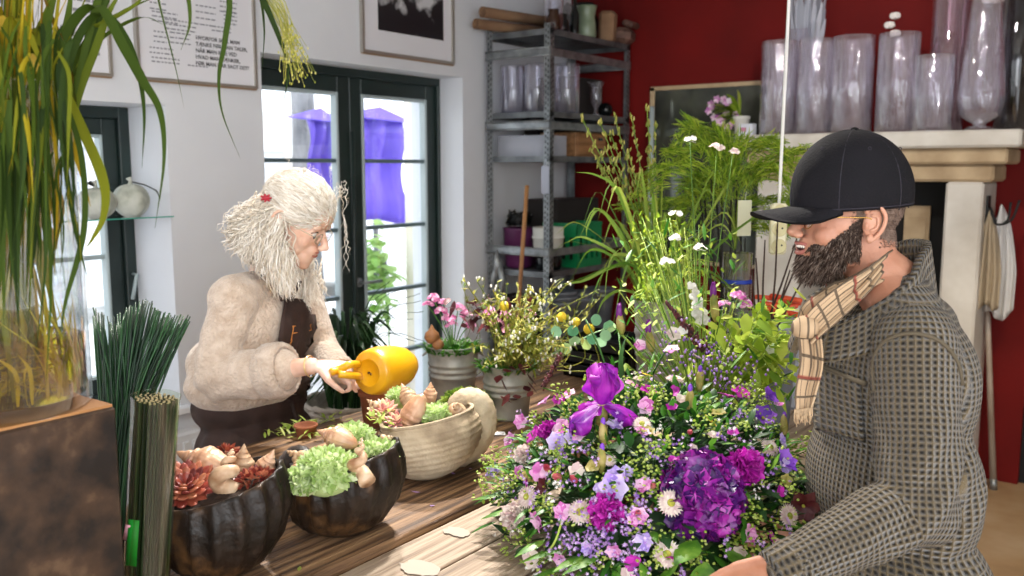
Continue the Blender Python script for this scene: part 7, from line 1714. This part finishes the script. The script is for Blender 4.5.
b.lathe([(.070,-.022),(.078,-.01),(.077,.035),(.071,.05),(.062,.052),(.055,.03),(.055,-.01)], cz, 60, q_, lambda a,i: 1+.025*cos(30*a)); b.build('ribbed_cuff', m_jum, jum)
ax2 = (WLw-ELw).normalized(); b = MB(); b.lathe([(.047,-.01),(.05,0),(.049,.035),(.043,.036),(.04,0)], WLw.lerp(ELw,.25), 40, UZ.rotation_difference(ax2).to_matrix(), lambda a,i: 1+.025*cos(22*a)); b.build('ribbed_cuff', m_jum, jum)
b = MB(); b.lathe([(.029,-.003),(.031,0),(.029,.003)], WRw.lerp(ERw,.02), 24, q_); b.build('bracelet', M('skin_bracelet','e0c08c',.3,.5), wo)
# apron and skirt part
m_apr = M('brown_apron','33211b',.8,cols=['2b1b16','3c2822'],scale=20,bump=.25,bscale=240)
b = MB(); oell(b, at(250,402,2.80), (.158,.19,.10), gb); oell(b, hiw+gb*.01-UZ*.02, (.172,.20,.15), gb); oell(b, V((hiw.x,hiw.y,.66)), (.175,.205,.22), gb); oell(b, V((hiw.x,hiw.y,.5)), (.165,.2,.12), gb)
apr = fuse('apron_skirt', b, m_apr, wo, .008, 8, dis=lambda c, n_: .007*sin(atan2(c.y-hiw.y,c.x-hiw.x)*13+c.z*3)*min(1,max(0,(1.03-c.z)*4)))
jv = bvh_of(jum); avb = bvh_of(apr)
tp_ = MB(); oell(tp_, chw+gb*.0, (.142,.19,.16), gb); oell(tp_, bew+gb*.01, (.168,.205,.13), gb); jv = BVHTree.FromPolygons([V(p) for p in tp_.v], tp_.f)
bib = patch('apron_bib', jv, [(283,299),(318,303),(334,394),(268,392)], 14, 10, .010, m_apr, apr, .004, back=2.65)
class _B: pass
def jhit(x, y): l, n = hit(jv, x, y, 2.65); return l, n
bb = bvh_of(bib)
def bibp(x, y, o_=.005): l, n = hit(bb, x, y, 2.6); return l-FW*.010
b = MB(); b.tube(crom([jhit(284,300)[0]-FW*.01, jhit(276,285)[0]-FW*.008, jhit(266,270)[0]-FW*.008, at(262,262,2.66)],4),.009,8,True,.4); b.build('apron_strap', m_apr, apr)
b = MB(); b.tube(crom([jhit(316,303)[0]-FW*.008, jhit(310,292)[0]-FW*.004, at(300,281,2.71)],4),.007,8,True,.4); b.build('apron_strap', m_apr, apr)
m_emb = M('orange_thread','c07a35',.6); b = MB()
hpts = [(317,337),(312,330),(311,325),(314,322),(317,326),(320,322),(322,325),(321,331),(317,338)]; b.tube([bibp(x,y) for x,y in hpts],.0015,5); b.tube([bibp(x,y) for x,y in [(317,338),(318,343),(320,346),(318,349),(316,346),(319,342)]],.0010,5)
b.tube([bibp(x,y) for x,y in [(316,350),(319,349),(321,351),(317,352),(316,355),(320,354),(321,357),(317,358)]],.0010,5); b.build('heart_embroidery', m_emb, bib)
b = MB(); wb = [hit(avb, x, 397+abs(x-250)*.02)[0]-FW*.005 for x in range(196,326,10)]; b.tube(crom(wb,3),.011,8,True,.35,nrm=UZ); b.build('waist_band', m_apr, apr)
b = MB()
for pts in [[(313,398),(318,412),(314,432)],[(314,398),(322,410),(324,428)],[(312,397),(306,392),(303,398),(312,399)],[(313,397),(320,391),(324,396),(314,399)]]: b.tube(crom([hit(avb,x,y,2.7)[0]-FW*.008 for x,y in pts],5),.0055,7,True,.4)
b.build('apron_bow', m_apr, apr)
b = MB(); cappts(b, [hiw+lw_*.085-UZ*.1,kLw,aLw+UZ*.02],[.09,.07,.06]); cappts(b, [hiw-lw_*.085-UZ*.1,kRw,aRw+UZ*.02],[.09,.07,.06]); fuse('trousers', b, m_jeans, wo, .009, 6)
shoes(wo, (aLw,aRw), gb)
# ================= watering can =================
m_yel = M('yellow_enamel','e0a010',.35,cols=['d09408','e8ac18'],scale=5,coat=.3)
ca = (RT*.50+HD*.86-UZ*.06).normalized(); cb = at(368,373,2.47); wc = thing('watering_can', cb, 'bright yellow rounded watering can tilted over the planters in her hands', 'watering can')
q_ = UZ.rotation_difference(ca).to_matrix(); R_ = .064
b = MB(); b.lathe([(.0005,.006),(R_*.55,.006),(R_*.58,.002),(R_*.62,.002),(R_*.66,.006),(R_*.86,.004),(R_*.97,.012),(R_*1.03,.03),(R_*1.06,.06),(R_*1.0,.11),(R_*.86,.15),(R_*.62,.18),(R_*.36,.195),(R_*.3,.2),(.0005,.2)], cb, 48, q_); b.build('body', m_yel, wc)
b = MB(); b.lathe([(.0005,.0),(R_*.05,.001),(R_*.05,.0062)], cb-ca*.0+V((0,0,0)), 12, q_); b.ell(cb+RT*.006-UZ*.004+ca*.004,(.003,.003,.004)); b.build('base_mark', m_brown, wc)
b = MB(); up_c = (UZ-ca*UZ.dot(ca)).normalized(); sdl = ca.cross(up_c); k0 = cb+ca*.165+up_c*.01; b.tube(crom([k0,k0+HD*.05-UZ*.012,k0+HD*.10-UZ*.03],5),[.02]*3+[.014]*4+[.010]*4,12); b.lathe([(.010,0),(.026,.02),(.026,.024),(.0005,.026)], k0+HD*.10-UZ*.03, 20, UZ.rotation_difference((HD-UZ*.3).normalized()).to_matrix()); b.build('spout', m_yel, wc)
b = MB(); h0 = at(340,371,2.425); b.tube(crom([cb+ca*.03-RT*.045+UZ*.02, h0+UZ*.018+RT*.028, h0+UZ*.004-RT*.002, h0-RT*.022+UZ*.0-HD*.015],5),.0105,10); b.tube(crom([cb+ca*.06-RT*.05-UZ*.02, h0+RT*.03-UZ*.012, h0+RT*.0-UZ*.004-HD*.02],5),.0105,10); b.build('handle', m_yel, wc)
